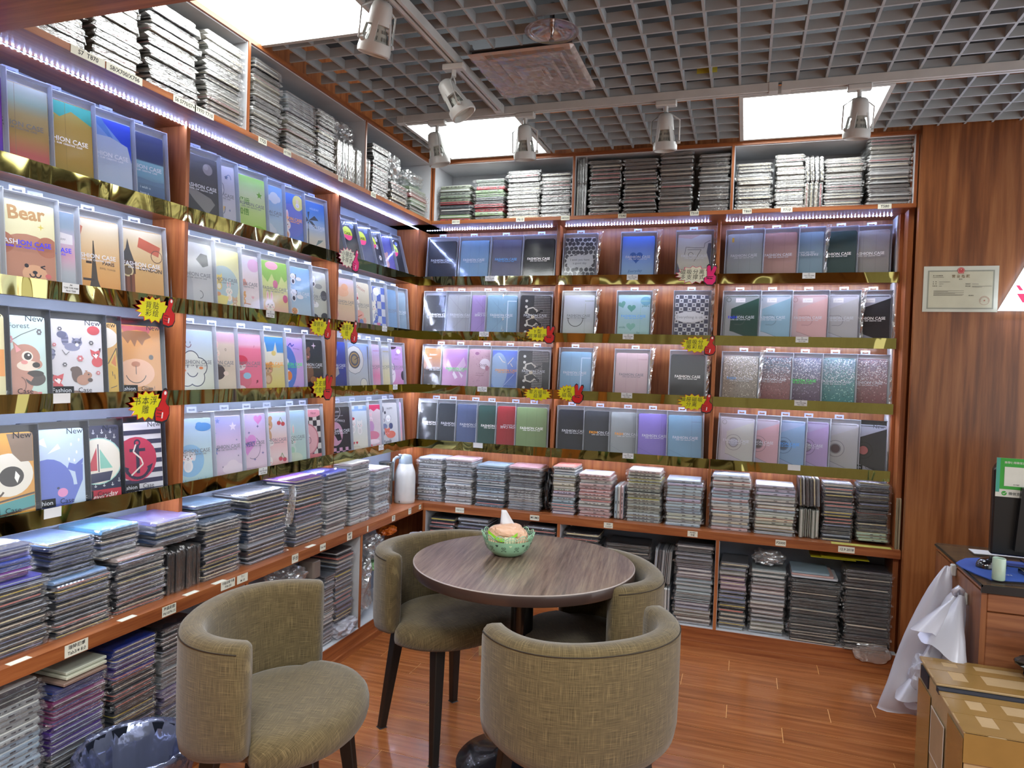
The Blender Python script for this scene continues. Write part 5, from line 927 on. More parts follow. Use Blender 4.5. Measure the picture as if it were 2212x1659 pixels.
# ------------------------------------------------------------------ chairs
def fabric():
    m, nt, p, out = nodes('woven_olive_fabric'); Lk = nt.links.new
    uv = N(nt, 'ShaderNodeUVMap'); fs = []
    for sc in ((18, 600, 1), (600, 18, 1)):
        mp = N(nt, 'ShaderNodeMapping'); mp.inputs['Scale'].default_value = sc; no = N(nt, 'ShaderNodeTexNoise'); no.inputs['Scale'].default_value = 1; no.inputs['Detail'].default_value = 3
        Lk(uv.outputs[0], mp.inputs[0]); Lk(mp.outputs[0], no.inputs['Vector']); fs.append(no)
    r1 = ramp(nt, [(.56, '#000000'), (.8, '#a0a0a0')]); r2 = ramp(nt, [(.56, '#000000'), (.8, '#a0a0a0')])
    Lk(fs[0].outputs['Fac'], r1.inputs[0]); Lk(fs[1].outputs['Fac'], r2.inputs[0])
    mx = N(nt, 'ShaderNodeMath', operation='MAXIMUM'); Lk(r1.outputs[0], mx.inputs[0]); Lk(r2.outputs[0], mx.inputs[1])
    ad = N(nt, 'ShaderNodeMath', operation='ADD'); Lk(fs[0].outputs['Fac'], ad.inputs[0]); Lk(fs[1].outputs['Fac'], ad.inputs[1])
    r3 = ramp(nt, [(.35, '#41361f'), (.65, '#6a5a3c')]); hf = N(nt, 'ShaderNodeMath', operation='MULTIPLY'); hf.inputs[1].default_value = .5; Lk(ad.outputs[0], hf.inputs[0]); Lk(hf.outputs[0], r3.inputs[0])
    mi = N(nt, 'ShaderNodeMix', data_type='RGBA'); Lk(mx.outputs[0], mi.inputs[0]); Lk(r3.outputs[0], mi.inputs['A']); mi.inputs['B'].default_value = srgb('#a08c60'); Lk(mi.outputs['Result'], p.inputs['Base Color'])
    p.inputs['Roughness'].default_value = .85; p.inputs['Sheen Weight'].default_value = .25; p.inputs['Specular IOR Level'].default_value = .2
    b = N(nt, 'ShaderNodeBump'); b.inputs['Strength'].default_value = .5; b.inputs['Distance'].default_value = .0012; Lk(ad.outputs[0], b.inputs['Height']); Lk(b.outputs[0], p.inputs['Normal'])
    return m
FAB = fabric()
def set_uv(me, uvs):
    l = me.uv_layers.new(name='UVMap'); d = []
    for lp in me.loops: d += uvs[lp.vertex_index]
    l.data.foreach_set('uv', d)
def shell_mesh():
    # plan path of the outer back surface (local +Y is the open front)
    path = []; n = 37
    for i in range(n): a = pi + pi * i / (n - 1); path.append((.292 * math.copysign(abs(cos(a)) ** .92, cos(a)), .258 * math.copysign(abs(sin(a)) ** .86, sin(a))))
    th = .07; zt, zb = .745, .42
    # cross section: (inset from outer surface, z)
    sec = [(.05, zb), (.022, zb + .003), (.008, zb + .018), (.002, zb + .05), (0, zb + .14), (0, zt - .03), (.004, zt - .012), (.014, zt - .002), (.033, zt), (th - .014, zt - .002), (th - .004, zt - .012), (th, zt - .035), (th, zb + .14), (th, zb + .06), (th, zb + .03)]
    V = []; UV = []; s = 0
    arcl = [0]
    for i in range(1, n): arcl.append(arcl[-1] + math.dist(path[i], path[i - 1]))
    def row(i, shrink=0, push=0):
        x, y = path[i]; a = path[min(i + 1, n - 1)]; b = path[max(i - 1, 0)]; dx, dy = a[0] - b[0], a[1] - b[1]; l = math.hypot(dx, dy); dx /= l; dy /= l; nx, ny = -dy, dx   # inward normal
        if (nx * -x + ny * -y) < 0: nx, ny = -nx, -ny
        u = 0
        for k, (ins, z) in enumerate(sec):
            cz, ci = (zt + zb) / 2, th / 2; ins2 = ci + (ins - ci) * (1 - shrink); z2 = cz + (z - cz) * (1 - shrink * .12); z2 += (.028 - .055 * sin(pi * i / (n - 1))) * max(0, 1 - (z - zb) / .2)
            if k: u += math.hypot(sec[k][0] - sec[k - 1][0], sec[k][1] - sec[k - 1][1])
            V.append((x + nx * ins2 + dx * push, y + ny * ins2 + dy * push, z2)); UV.append((arcl[i] + push, u))
    row(0, .55, -.018); row(0, .2, -.011)
    for i in range(n): row(i)
    row(n - 1, .2, .011); row(n - 1, .55, .018)
    m = len(sec); rws = n + 4; F = []
    for i in range(rws - 1):
        for k in range(m): j = (k + 1) % m; F.append((i * m + k, (i + 1) * m + k, (i + 1) * m + j, i * m + j))
    F.append(tuple(range(m))); F.append(tuple(range((rws - 1) * m + m - 1, (rws - 1) * m - 1, -1)))
    me = bpy.data.meshes.new('backrest'); me.from_pydata(V, [], F); me.materials.append(FAB); set_uv(me, UV)
    me.polygons.foreach_set('use_smooth', [True] * len(F)); me.update()
    seam = MB(); pts = []
    for i in range(n):
        x, y = path[i]; a = path[min(i + 1, n - 1)]; b = path[max(i - 1, 0)]; dx, dy = a[0] - b[0], a[1] - b[1]; l = math.hypot(dx, dy); nx, ny = -dy / l, dx / l
        if (nx * -x + ny * -y) < 0: nx, ny = -nx, -ny
        pts.append((x + nx * .001, y + ny * .001, zt - .019))
    seam.tube(pts, .0016, 5)
    return me, seam.mesh('seam', [plain('dark_piping', '#2c2216', .8)], True)
def seat_mesh():
    N_ = 48; pl_ = []
    for i in range(N_):
        a = 2 * pi * i / N_; c_, s_ = cos(a), sin(a)
        pl_.append((.272 * math.copysign(abs(c_) ** .9, c_) if s_ > 0 else .225 * c_, .238 * abs(s_) ** .92 if s_ > 0 else .19 * s_))
    sec = [(0, .500), (.5, .502), (.82, .499), (.93, .491), (.985, .474), (1.0, .458), (1.0, .44), (.985, .425), (.94, .415), (.5, .412), (0, .412)]
    V = []; UV = []; F = []; m = N_
    for (k, z) in sec:
        for (x, y) in pl_: V.append((x * k, y * k, z)); UV.append((x * k, y * k + (.5 - z)))
    for j in range(len(sec) - 1):
        for i in range(m): F.append((j * m + i, (j + 1) * m + i, (j + 1) * m + (i + 1) % m, j * m + (i + 1) % m))
    me = bpy.data.meshes.new('seat'); me.from_pydata(V, [], F); me.materials.append(FAB); set_uv(me, UV); me.polygons.foreach_set('use_smooth', [True] * len(F)); me.update(); return me
BACKM, SEAMM = shell_mesh(); SEATM = seat_mesh(); LEGB = plain('black_wood_leg', '#15110f', .45)
def leg_mesh(sx, sy):
    t = Vector((sx * .14, sy * .13 + .0, .418)); b = Vector((sx * .178, sy * .178, 0)); V = []
    for c, s in ((t, .022), (b, .014)):
        for a, d in ((-1, -1), (1, -1), (1, 1), (-1, 1)): V.append(c + Vector((a * s, d * s, 0)))
    return MB().add(V, [(0, 1, 2, 3)[::-1], (4, 5, 6, 7)[::-1], (0, 1, 5, 4), (1, 2, 6, 5), (2, 3, 7, 6), (3, 0, 4, 7)]).mesh('leg', [LEGB])
LEGS = [leg_mesh(a, b) for a, b in ((-1, -1), (1, -1), (1, 1), (-1, 1))]
def chair(x, y, fdeg, label):
    e = empty('tub_chair', (x, y, 0), radians(fdeg - 90), label, 'chair', 'tub chairs around the round table')
    b = link('backrest', BACKM, e); link('seam', SEAMM, b); link('seat', SEATM, e)
    for m in LEGS: bevel(link('leg', m, e), .003)
chair(.735, -2.30, 13.5, 'olive tub chair in the left foreground, its open front facing right')
chair(.875, -1.44, -30, 'olive tub chair behind the table on the left, partly under the tabletop')
chair(1.44, -1.485, 212, 'olive tub chair behind the table on the right, mostly hidden')
chair(1.522, -2.01, 129.8, 'olive tub chair in the front centre, seen from behind')

# ------------------------------------------------------------------ round table
tb = empty('round_table', (1.215, -1.552, 0), 0, 'round walnut-look cafe table on a black pedestal with a disc foot', 'table')
tmb = MB(); tmb.lathe([(.0, .708), (.385, .708), (.398, .712), (.4, .716), (.4, .744), (.3985, .7475), (.396, .749)], n=96, cap=False); 
o = tmb.build('tabletop_edge', plain('dark_walnut_edge', '#3a2924', .35, coat=.3), tb, 35)
top = MB().lathe([(0, .7485), (.397, .7485), (.397, .7497), (0, .7497)], n=96, cap=False).build('tabletop', WTABLE, tb, 35); top.rotation_euler = (0, 0, radians(97))
MB().lathe([(.3968, .7478), (.4002, .7466), (.4002, .7482), (.3968, .7500)], n=96, cap=False).build('edge_band', plain('pale_edge_band', '#9c8f88', .4), tb)
MB().lathe([(0, .03), (.041, .03), (.041, .7), (0, .7)], n=32, cap=False).build('pedestal', BLACKM, tb, 35)
MB().lathe([(.12, .69), (.13, .695), (.13, .708), (0, .708)], n=32, cap=False).build('mounting_plate', BLACKM, tb)
MB().lathe([(0, 0), (.222, 0), (.225, .006), (.22, .012), (.16, .022), (.09, .04), (.06, .06), (.05, .085), (.046, .09), (0, .09)], n=64, cap=False).build('disc_foot', BLACKM, tb, 50)

# ------------------------------------------------------------------ wooden stool behind
st = empty('wooden_stool', (.665, -.56, 0), .3, 'small pale wooden stool with round seat, behind the table', 'stool')
MB().lathe([(0, .535), (.14, .535), (.15, .541), (.152, .55), (.148, .558), (0, .56)], n=40, cap=False).build('seat', PALE, st, 40)
for k in range(4):
    a = k * pi / 2 + .3; c, s = cos(a), sin(a)
    t_, b_ = Vector((.09 * c, .09 * s, .536)), Vector((.15 * c, .15 * s, 0)); V = []
    for q, sz in ((t_, .014), (b_, .017)):
        for u_, v_ in ((-1, -1), (1, -1), (1, 1), (-1, 1)): V.append(q + Vector((u_ * sz, v_ * sz, 0)))
    MB().add(V, [(3, 2, 1, 0), (7, 6, 5, 4), (0, 1, 5, 4), (1, 2, 6, 5), (2, 3, 7, 6), (3, 0, 4, 7)]).build('leg', PALE, st)

# ------------------------------------------------------------------ green lace bowl and tissue pack
MINT = plain('mint_plastic', '#93bf9c', .4, coat=.2)
bx, by = 1.135, -1.50
bw = empty('lace_bowl', (bx, by, .7505), 0, 'mint green lace-rimmed plastic bowl on the round table', 'bowl')
prof = [(.0, .0), (.045, .0), (.06, .008), (.078, .026), (.089, .05), (.0925, .062), (.0955, .062), (.092, .048), (.081, .022), (.063, .005), (0, .004)]
MB().lathe(prof[:6][::1] + [(.0905, .062), (.0865, .05), (.0755, .028), (.058, .011), (.0, .004)], n=64, cap=False).build('bowl_body', MINT, bw, 40)
mb = MB(); nsc = 14; pts = []; pts0 = []
for i in range(nsc * 8):
    a = 2 * pi * i / (nsc * 8); sc = abs(sin(nsc * a / 2)); r = .096 + .004 * sc; pts.append((r * cos(a), r * sin(a), .074 + .014 * sc)); pts0.append((.0925 * cos(a), .0925 * sin(a), .063))
mb.tube(pts, .0016, 5, closed=True); mb.build('scalloped_rim', MINT, bw, True)
mb = MB()
for i in range(0, nsc * 8, 2):
    a = 2 * pi * i / (nsc * 8); sc = abs(sin(nsc * a / 2)); r = .096 + .004 * sc
    mb.tube([(.0925 * cos(a), .0925 * sin(a), .062), (r * cos(a), r * sin(a), .074 + .014 * sc)], .0010, 4)
mb.tube([((p[0] + q[0]) / 2, (p[1] + q[1]) / 2, (p[2] + q[2]) / 2) for p, q in zip(pts, pts0)], .0010, 4, closed=True)
mb.build('lace_lattice', MINT, bw, True)
DKH = plain('painted_hole_shade', '#2c3a30', .8); LTH = plain('light_cut_out', '#c8dcb4', .6)  # flat dark patches paint the darkness inside the bowl's holes
def onbowl(a, h, du, dv):    # point on bowl side: angle a, base height h, offsets along and up
    z = h + dv; t = (z - .026) / .036; r = .078 + .0145 * max(0, min(1, t)) ** .7 + .0009; return (r * cos(a + du / r), r * sin(a + du / r), z)
for i in range(11):
    a = 2 * pi * i / 11
    q = MB(); q.add([onbowl(a, .05, x * .0055, y * .005) for x, y in HEART], [tuple(range(24))]); q.build('heart_cutout', LTH if i % 2 else DKH, bw)
    q = MB(); a2 = a + pi / 11
    for rr, c0 in ((.0085, 0), (.0055, 1.2), (.0028, 2.2)):
        for k in range(3):
            t0 = c0 + k * 2.1; P = [onbowl(a2, .04, rr * cos(t0 + .3 * j), rr * .9 * sin(t0 + .3 * j)) for j in range(5)] + [onbowl(a2, .04, (rr - .0014) * cos(t0 + .3 * j), (rr - .0014) * .9 * sin(t0 + .3 * j)) for j in range(4, -1, -1)]
            q.add(P, [tuple(range(10))])
    for k in (-1, 1): q.add([onbowl(a2, .03, k * .007 + x, y) for x, y in ((-.003, 0), (0, .002), (.003, 0), (0, -.002))], [(0, 1, 2, 3)])
    q.build('rose_cutout', DKH, bw)
def blob(name, mats, c, s, seed, amp=.2, sub=4, parent=None, freq=2.2, smooth=False, fold=0, flat=None):
    import bmesh
    from mathutils import noise
    bm = bmesh.new(); bmesh.ops.create_icosphere(bm, subdivisions=sub, radius=1)
    for v in bm.verts:
        p = v.co.copy(); n1 = noise.noise(p * freq + Vector((seed * 3.1, seed, 0))); n2 = abs(noise.noise(p * freq * 2.3 + Vector((0, seed * 1.7, seed)))); n3 = abs(noise.noise(p * freq * 5 + Vector((seed, 0, 3))))
        p *= 1 + amp * (n1 * 1.2 - n2 * .9 - n3 * fold)
        p = Vector((math.copysign(abs(p.x) ** .8, p.x), math.copysign(abs(p.y) ** .8, p.y), math.copysign(abs(p.z) ** .85, p.z)))
        if flat is not None: p.z = max(p.z, flat)
        v.co = Vector((p.x * s[0], p.y * s[1], p.z * s[2]))
    me = bpy.data.meshes.new(name); bm.to_mesh(me); bm.free()
    for m in (mats if isinstance(mats, list) else [mats]): me.materials.append(m)
    o = link(name, me, parent, 60 if smooth else False); o.location = c; return o
tp = blob('tissue_pack', plain('peach_wrap', '#d8ab8c', .45, coat=.2), (bx - .002, by + .004, .815), (.080, .056, .050), 7, .15, 4, smooth=False, fold=.55, freq=1.5)
tag(tp, 'peach plastic tissue pack with a green band, sitting in the bowl', 'tissue pack')
mb = MB(); band = []
for i in range(15):
    t = i / 14; band.append((-.062 + .115 * t, -.048 - .012 * sin(pi * t), .024 - .03 * sin(pi * t * .9) + .01 * t))
V = []
for (x, y, z) in band: V += [(x, y, z + .006), (x, y - .002, z - .006)]
mb.add(V, [(2 * i, 2 * i + 1, 2 * i + 3, 2 * i + 2) for i in range(14)]); mb.build('green_band', plain('lime_print', '#8cc830', .35, coat=.4), tp, True)
mb = MB(); V = []
for j in range(6):
    for i in range(5):
        u, v = i / 4 - .5, j / 5; V.append((u * .066 * (1 - .72 * v) - .022 * v, .002 + .010 * sin(u * 6) * (1 - v) + .004 * v, .040 + v * .058 - .012 * u * (1 - v)))
mb.add(V, [(j * 5 + i, j * 5 + i + 1, j * 5 + i + 6, j * 5 + i + 5) for j in range(5) for i in range(4)])
o = mb.build('tissue_sheet', plain('tissue_white', '#dcdce0', .9), tp, True); o.modifiers.new('thick', 'SOLIDIFY').thickness = .0006
o = MB().box(.006, .05, -.062, -.058, -.03, .012).build('pack_label', plain('cream_label', '#d8d4b0', .5), tp); bevel(o, .002)

# ------------------------------------------------------------------ vacuum jug and tin
jg = empty('vacuum_jug', (.035, -.175, ZL + .0005), radians(-35), 'white vacuum jug with a grey lid and handle at the corner of the ledge', 'jug')
CREAM = plain('jug_cream', '#c6c6c4', .3, coat=.4); JG = plain('jug_grey', '#8c9aa6', .35, coat=.2)
MB().lathe([(0, 0), (.058, 0), (.061, .004), (.062, .02), (.062, .16), (.058, .19), (.046, .222), (.040, .235), (0, .235)], n=40, cap=False).build('body', CREAM, jg, 40)
MB().lathe([(0, .235), (.041, .235), (.04, .262), (.037, .28), (.03, .286), (.012, .289), (0, .289)], n=40, cap=False).build('lid', JG, jg, 40)
MB().tube([(0, -.036, .272), (0, -.062, .274), (0, -.078, .262), (0, -.083, .235), (0, -.084, .2), (0, -.083, .16), (0, -.078, .135)], [.008, .009, .0095, .0095, .009, .0085, .006], 8).build('handle', JG, jg, True)
o = MB().box(-.012, .012, -.046, -.030, .284, .292).build('thumb_button', JG, jg); bevel(o, .003)
MB().box(.028, .036, -.054, -.0525, .008, .018).build('badge', INK, jg)
tn = empty('tin_mug', (-.045, -.27, ZL + .0005), 0, 'metal tin behind the vacuum jug under the bottom gold strip', 'tin')
MT = plain('brushed_tin', '#777a78', .25, metal=.8)
MB().lathe([(0, 0), (.04, 0), (.041, .004), (.041, .235), (.043, .24), (.043, .248), (.038, .25), (0, .245)], n=32, cap=False).build('tin_body', MT, tn, 40)
MB().lathe([(.0415, .205), (.0425, .207), (.0425, .212), (.0415, .214)], n=32, cap=False).build('tin_band', MT, tn)

# ------------------------------------------------------------------ bin with liner
bn = empty('waste_bin', (.30, -2.39, 0), 0, 'dark round waste bin with a bluish plastic liner, bottom left', 'bin')
BK = plain('bin_dark', '#161a26', .4)
MB().lathe([(0, 0), (.112, 0), (.147, .29), (.152, .292), (.152, .302), (.143, .302), (.108, .006), (0, .006)], n=48, cap=False).build('bin_body', BK, bn, 40)
R = random.Random(5); mb = MB(); V = []; n_ = 60; prof = [(.085, .04), (.112, .15), (.128, .25), (.146, .306), (.156, .312), (.162, .298), (.160, .27), (.159, .24)]
for j, (r, z) in enumerate(prof):
    for i in range(n_):
        a = 2 * pi * i / n_; f = .004 * sin(a * 9 + j) + .004 * sin(a * 17 + 2 * j); g = 1 if j < 5 else (1 + .5 * sin(a * 2.0 + 1))
        zz = z if j < 5 else prof[4][1] - (prof[4][1] - z) * max(.3, .9 + .25 * sin(a * 2 + 1.2) + .1 * sin(a * 5))
        V.append(((r + f + R.uniform(-.002, .002)) * cos(a), (r + f + R.uniform(-.002, .002)) * sin(a), zz + R.uniform(-.003, .003)))
mb.add(V, [(j * n_ + i, j * n_ + (i + 1) % n_, (j + 1) * n_ + (i + 1) % n_, (j + 1) * n_ + i) for j in range(len(prof) - 1) for i in range(n_)])
mb.build('liner', LINER, bn, True)

# ------------------------------------------------------------------ track lighting
def track(name, p0, p1, label):
    ax = 'x' if abs(p1[0] - p0[0]) > abs(p1[1] - p0[1]) else 'y'; mb = MB(); z0, z1 = ZC - .034, ZC - .0005; w_ = .017
    e = empty('track_rail', (0, 0, 0), 0, label, 'track', 'white lighting tracks')
    for a, b, c, d in ((-w_, -.005, z0, z0 + .01), (.005, w_, z0, z0 + .01), (-w_, -w_ + .003, z0 + .01, z1), (w_ - .003, w_, z0 + .01, z1), (-w_ + .003, w_ - .003, z1 - .003, z1)):
        if ax == 'x': mb.box(p0[0], p1[0], p0[1] + a, p0[1] + b, c, d)
        else: mb.box(p0[0] + a, p0[0] + b, p0[1], p1[1], c, d)
    mb.build('rail', WPLASTIC, e)
    for q, s in ((p0, -1), (p1, 1)):
        if ax == 'x': MB().box(q[0] - .018, q[0] + .018, q[1] - w_ - .002, q[1] + w_ + .002, z0 - .002, z1).build('end_cap', WPLASTIC, e)
        else: MB().box(q[0] - w_ - .002, q[0] + w_ + .002, q[1] - .018, q[1] + .018, z0 - .002, z1).build('end_cap', WPLASTIC, e)
track('t', (.83, -2.6), (.83, -.915), 'white lighting track running from the camera towards the corner')
track('t', (.31, -.87), (2.02, -.87), 'left white lighting track parallel to the back wall')
track('t', (2.07, -.87), (4.0, -.87), 'right white lighting track parallel to the back wall')
SLOTM = plain('vent_slot', '#4c4e50', .6); LAMPG = plain('lamp_off_white', '#a8aaa2', .4)
def spot(x, y, aim, roll, label):
    e = empty('track_spotlight', (x, y, ZC - .034), 0, label, 'spotlight', 'white track spotlights')
    o = MB().box(-.045, .045, -.018, .018, -.024, 0).build('adapter', WPLASTIC, e); bevel(o, .004)
    MB().lathe([(0, -.05), (.009, -.05), (.009, -.024), (0, -.024)], n=16, cap=False).build('swivel', WPLASTIC, e, 40)
    h = bpy.data.objects.new('lamp_head', None); 
    M = Matrix.Translation((0, 0, -.128)) @ Matrix.Rotation(radians(roll), 4, 'Z') @ Matrix.Rotation(radians(aim), 4, 'X')
    # head: open cage with rear housing and wide bezel ring, lamp shines to local -z
    mb = MB(); mb.lathe([(.0, .072), (.02, .071), (.029, .064), (.033, .05), (.036, .02), (.038, .0), (.030, .0), (0, .0)], n=32, cap=False)
    a = mb.build('housing', WPLASTIC, e, 40); a.matrix_local = M
    mb = MB(); mb.lathe([(.046, -.085), (.051, -.082), (.052, -.066), (.049, -.05), (.0445, -.05), (.0445, -.082)], n=40, cap=False); mb.lathe([(.0445, -.082), (.046, -.085), (.046, -.085)], n=40, cap=False)
    b = mb.build('bezel_ring', WPLASTIC, a, 40)
    for k in range(4):
        q = k * pi / 2 + pi / 4; c, s = cos(q), sin(q); tx, ty = -s * .009, c * .009
        MB().add([(c * .037 + tx, s * .037 + ty, .012), (c * .037 - tx, s * .037 - ty, .012), (c * .0485 - tx, s * .0485 - ty, -.055), (c * .0485 + tx, s * .0485 + ty, -.055), (c * .034 + tx, s * .034 + ty, .012), (c * .034 - tx, s * .034 - ty, .012), (c * .045 - tx, s * .045 - ty, -.055), (c * .045 + tx, s * .045 + ty, -.055)],
                 [(0, 1, 2, 3), (7, 6, 5, 4), (0, 4, 5, 1), (2, 6, 7, 3), (1, 5, 6, 2), (0, 3, 7, 4)]).build('cage_rib', WPLASTIC, a)
    mb = MB(); mb.lathe([(.0, .0), (.022, .0), (.03, -.02), (.038, -.05), (.041, -.062), (.0, -.062)], n=32, cap=False); l = mb.build('reflector_lamp', LAMPG, a, 40)
    mb = MB()
    for rw, (rr, z0, z1) in enumerate(((.0285, -.012, -.022), (.0345, -.032, -.044))):
        for k in range(28):
            if k % 7 == 6: continue
            q = 2 * pi * k / 28; c, s = cos(q), sin(q); r1 = rr + .0012; r2 = rr + .0048; tx, ty = -s * .0012, c * .0012
            mb.add([(c * r1 + tx, s * r1 + ty, z0), (c * r1 - tx, s * r1 - ty, z0), (c * r2 - tx, s * r2 - ty, z1), (c * r2 + tx, s * r2 + ty, z1)], [(0, 1, 2, 3)])
    sl = mb.build('vent_slots', SLOTM, a); sl['kind'] = 'stuff'
    # yoke
    top = Vector((0, 0, -.052)); pv = [M @ Vector((s * .052, 0, -.05)) for s in (-1, 1)]
    for p_ in pv:
        side = (M.to_3x3() @ Vector((1, 0, 0))).normalized() * (.06 if p_ is pv[1] else -.06)
        mid = Vector((side.x, side.y, -.085)); MB().tube([top, top + Vector((side.x * .35, side.y * .35, -.004)), mid, p_ + side * .12, p_], .0032, 6).build('yoke_arm', WPLASTIC, e, True)
        MB().lathe([(0, 0), (.007, 0), (.007, .012), (0, .012)], n=12, cap=False).build('yoke_knob', WPLASTIC, e, 40).matrix_local = Matrix.Translation(p_) @ Matrix.Rotation(pi / 2, 4, 'Y')
spot(.83, -2.03, 20, 60, 'white track spotlight at the top edge, in front of the nearest light panel')
spot(.83, -1.44, 34, -78, 'white track spotlight on the side track, tilted to the left')
spot(.50, -.87, 14, -60, 'leftmost white spotlight on the rear track, before the corner panel')
spot(.945, -.87, 10, 0, 'white spotlight at the right edge of the corner light panel')
spot(1.585, -.87, 8, 0, 'white spotlight alone in the middle of the rear track')
spot(2.345, -.87, 10, 15, 'white spotlight in front of the right ceiling panel')

# sprinkler escutcheon, air diffuser under film
sp = empty('sprinkler', (1.27, -1.61, 2.62), 0, 'sprinkler head with a clear round collector plate on the ceiling', 'sprinkler')
GLS = film('clear_acrylic_plate', .25, .12, .08, 2, .001, gcol='#f4e8e8')
MB().lathe([(.012, .03), (.03, .028), (.07, .012), (.093, .0), (.095, .001), (.07, .0145), (.03, .031), (.012, .033)], n=48, cap=False).build('collector_plate', GLS, sp, True)
MB().lathe([(0, -.03), (.010, -.03), (.010, -.026), (.005, -.024), (.005, -.005), (.009, .0), (.009, .1), (0, .1)], n=16, cap=False).build('sprinkler_head', plain('chrome', '#b0a8a4', .12, metal=1), sp, 40)
MB().lathe([(0, -.022), (.0035, -.022), (.0035, -.004), (0, -.004)], n=10, cap=False).build('glass_bulb', plain('red_glass', '#701820', .1, coat=1), sp, 40)
df = empty('air_diffuser', (1.10, -1.25, ZC - .01), 0, 'square ceiling air diffuser wrapped in crinkled clear film', 'air vent')
for k, h in enumerate((.208, .15, .105, .062)):
    mb = MB(); w_ = .05 if k == 0 else .026; z = -.002 - .004 * k
    V = []
    for (r, zz) in ((h, z), (h - w_ * .25, z - .006), (h - w_, z + .012)): V += [(-r, -r, zz), (r, -r, zz), (r, r, zz), (-r, r, zz)]
    mb.add(V, [(j * 4 + i, j * 4 + (i + 1) % 4, (j + 1) * 4 + (i + 1) % 4, (j + 1) * 4 + i) for j in range(2) for i in range(4)]); mb.build('louvre_ring', plain('diffuser_paint', '#b4a8a6', .5), df)
MB().box(-.2, .2, -.2, .2, .012, .016).build('duct_plate', plain('diffuser_dark', '#55504e', .8), df)
MB().box(-.036, .036, -.036, .036, -.012, -.008).build('centre_plate', plain('diffuser_paint', '#b4a8a6', .5), df)
R = random.Random(9); mb = MB(); V = []; m_ = 30
for j in range(m_ + 1):
    for i in range(m_ + 1):
        ed = i in (0, m_) or j in (0, m_); V.append((-.21 + .42 * i / m_, -.21 + .42 * j / m_, -.004 if ed else -.0205 + R.uniform(-.003, .003)))
F = []
for j in range(m_):
    for i in range(m_): a, b, c, d = j * (m_ + 1) + i, j * (m_ + 1) + i + 1, (j + 1) * (m_ + 1) + i + 1, (j + 1) * (m_ + 1) + i; F += [(a, b, c), (a, c, d)]
mb.add(V, F); mb.build('wrapping_film', film('diffuser_film', .16, .22, .2, 12, .001, gcol='#e8dcd8'), df)
yl = MB().box(1.72, 1.80, -1.015, -1.0135, ZC + .012, ZC + .036).build('yellow_sticker', plain('yellow_sticker', '#b8b040', .5)); tag(yl, 'small yellow sticker on a ceiling grille blade', 'sticker')
# ------------------------------------------------------------------ burst signs
SY = plain('sign_yellow', '#d4cf12', .3, coat=.3); SR = plain('sign_red', '#c01c1c', .3, coat=.3); SP = plain('sign_pink', '#d42a6c', .3, coat=.3); SC2 = plain('sign_cream', '#d4d4bc', .35, coat=.3); SW = plain('sign_white', '#e8e4e0', .4)
def hand(mb, kind, s):   # local x,z plane, thickness by layer; mats 0 black outline, 1 colour, 2 white
    def P(pts, y, mi): 
        A = sum(pts[i - 1][0] * pts[i][1] - pts[i][0] * pts[i - 1][1] for i in range(len(pts))); pts = pts if A > 0 else pts[::-1]
        mb.prism([(x * s, z * s) for x, z in pts][::-1], y, y + .0008, 'y', mi)
    def blob_(cx, cz, rx, rz, n=14): return [(cx + rx * cos(2 * pi * i / n), cz + rz * sin(2 * pi * i / n)) for i in range(n)]
    def grow(pts, k, cx, cz): return [(cx + (x - cx) * k, cz + (z - cz) * k) for x, z in pts]
    if kind == 'thumb':
        th = [(-.28, -.1), (-.22, .1), (-.1, .35), (-.12, .7), (.0, .95), (.18, .98), (.3, .85), (.28, .55), (.2, .3), (.3, .12), (.55, -.05), (.6, -.5), (.45, -.85), (.1, -1), (-.4, -.95), (-.5, -.5), (-.42, -.15)]
        P(grow(th, 1.14, .08, -.05), 0, 0); P(th, -.0009, 1); P(blob_(.12, .8, .09, .12), -.0018, 2)
        for k in range(3): P([(-.4, -.28 - .2 * k), (.0, -.3 - .2 * k), (.0, -.335 - .2 * k), (-.4, -.315 - .2 * k)], -.0018, 0)
        P([(.02, -.42), (.1, -.42), (.08, -.8), (.0, -.8)], -.0018, 2)
    else:
        vh = [(-.3, -.2), (-.45, .8), (-.3, .98), (-.12, .9), (-.02, .3), (.2, .9), (.4, .95), (.5, .75), (.3, .1), (.55, -.1), (.55, -.6), (.3, -.95), (-.2, -.98), (-.55, -.7), (-.55, -.3)]
        P(grow(vh, 1.13, 0, -.05), 0, 0); P(vh, -.0009, 1)
        for k in range(2): P(blob_(-.2 + .3 * k, -.35, .16, .05), -.0018, 0)
        P([(-.45, -.2), (.3, -.12), (.3, -.17), (-.45, -.25)], -.0018, 0)
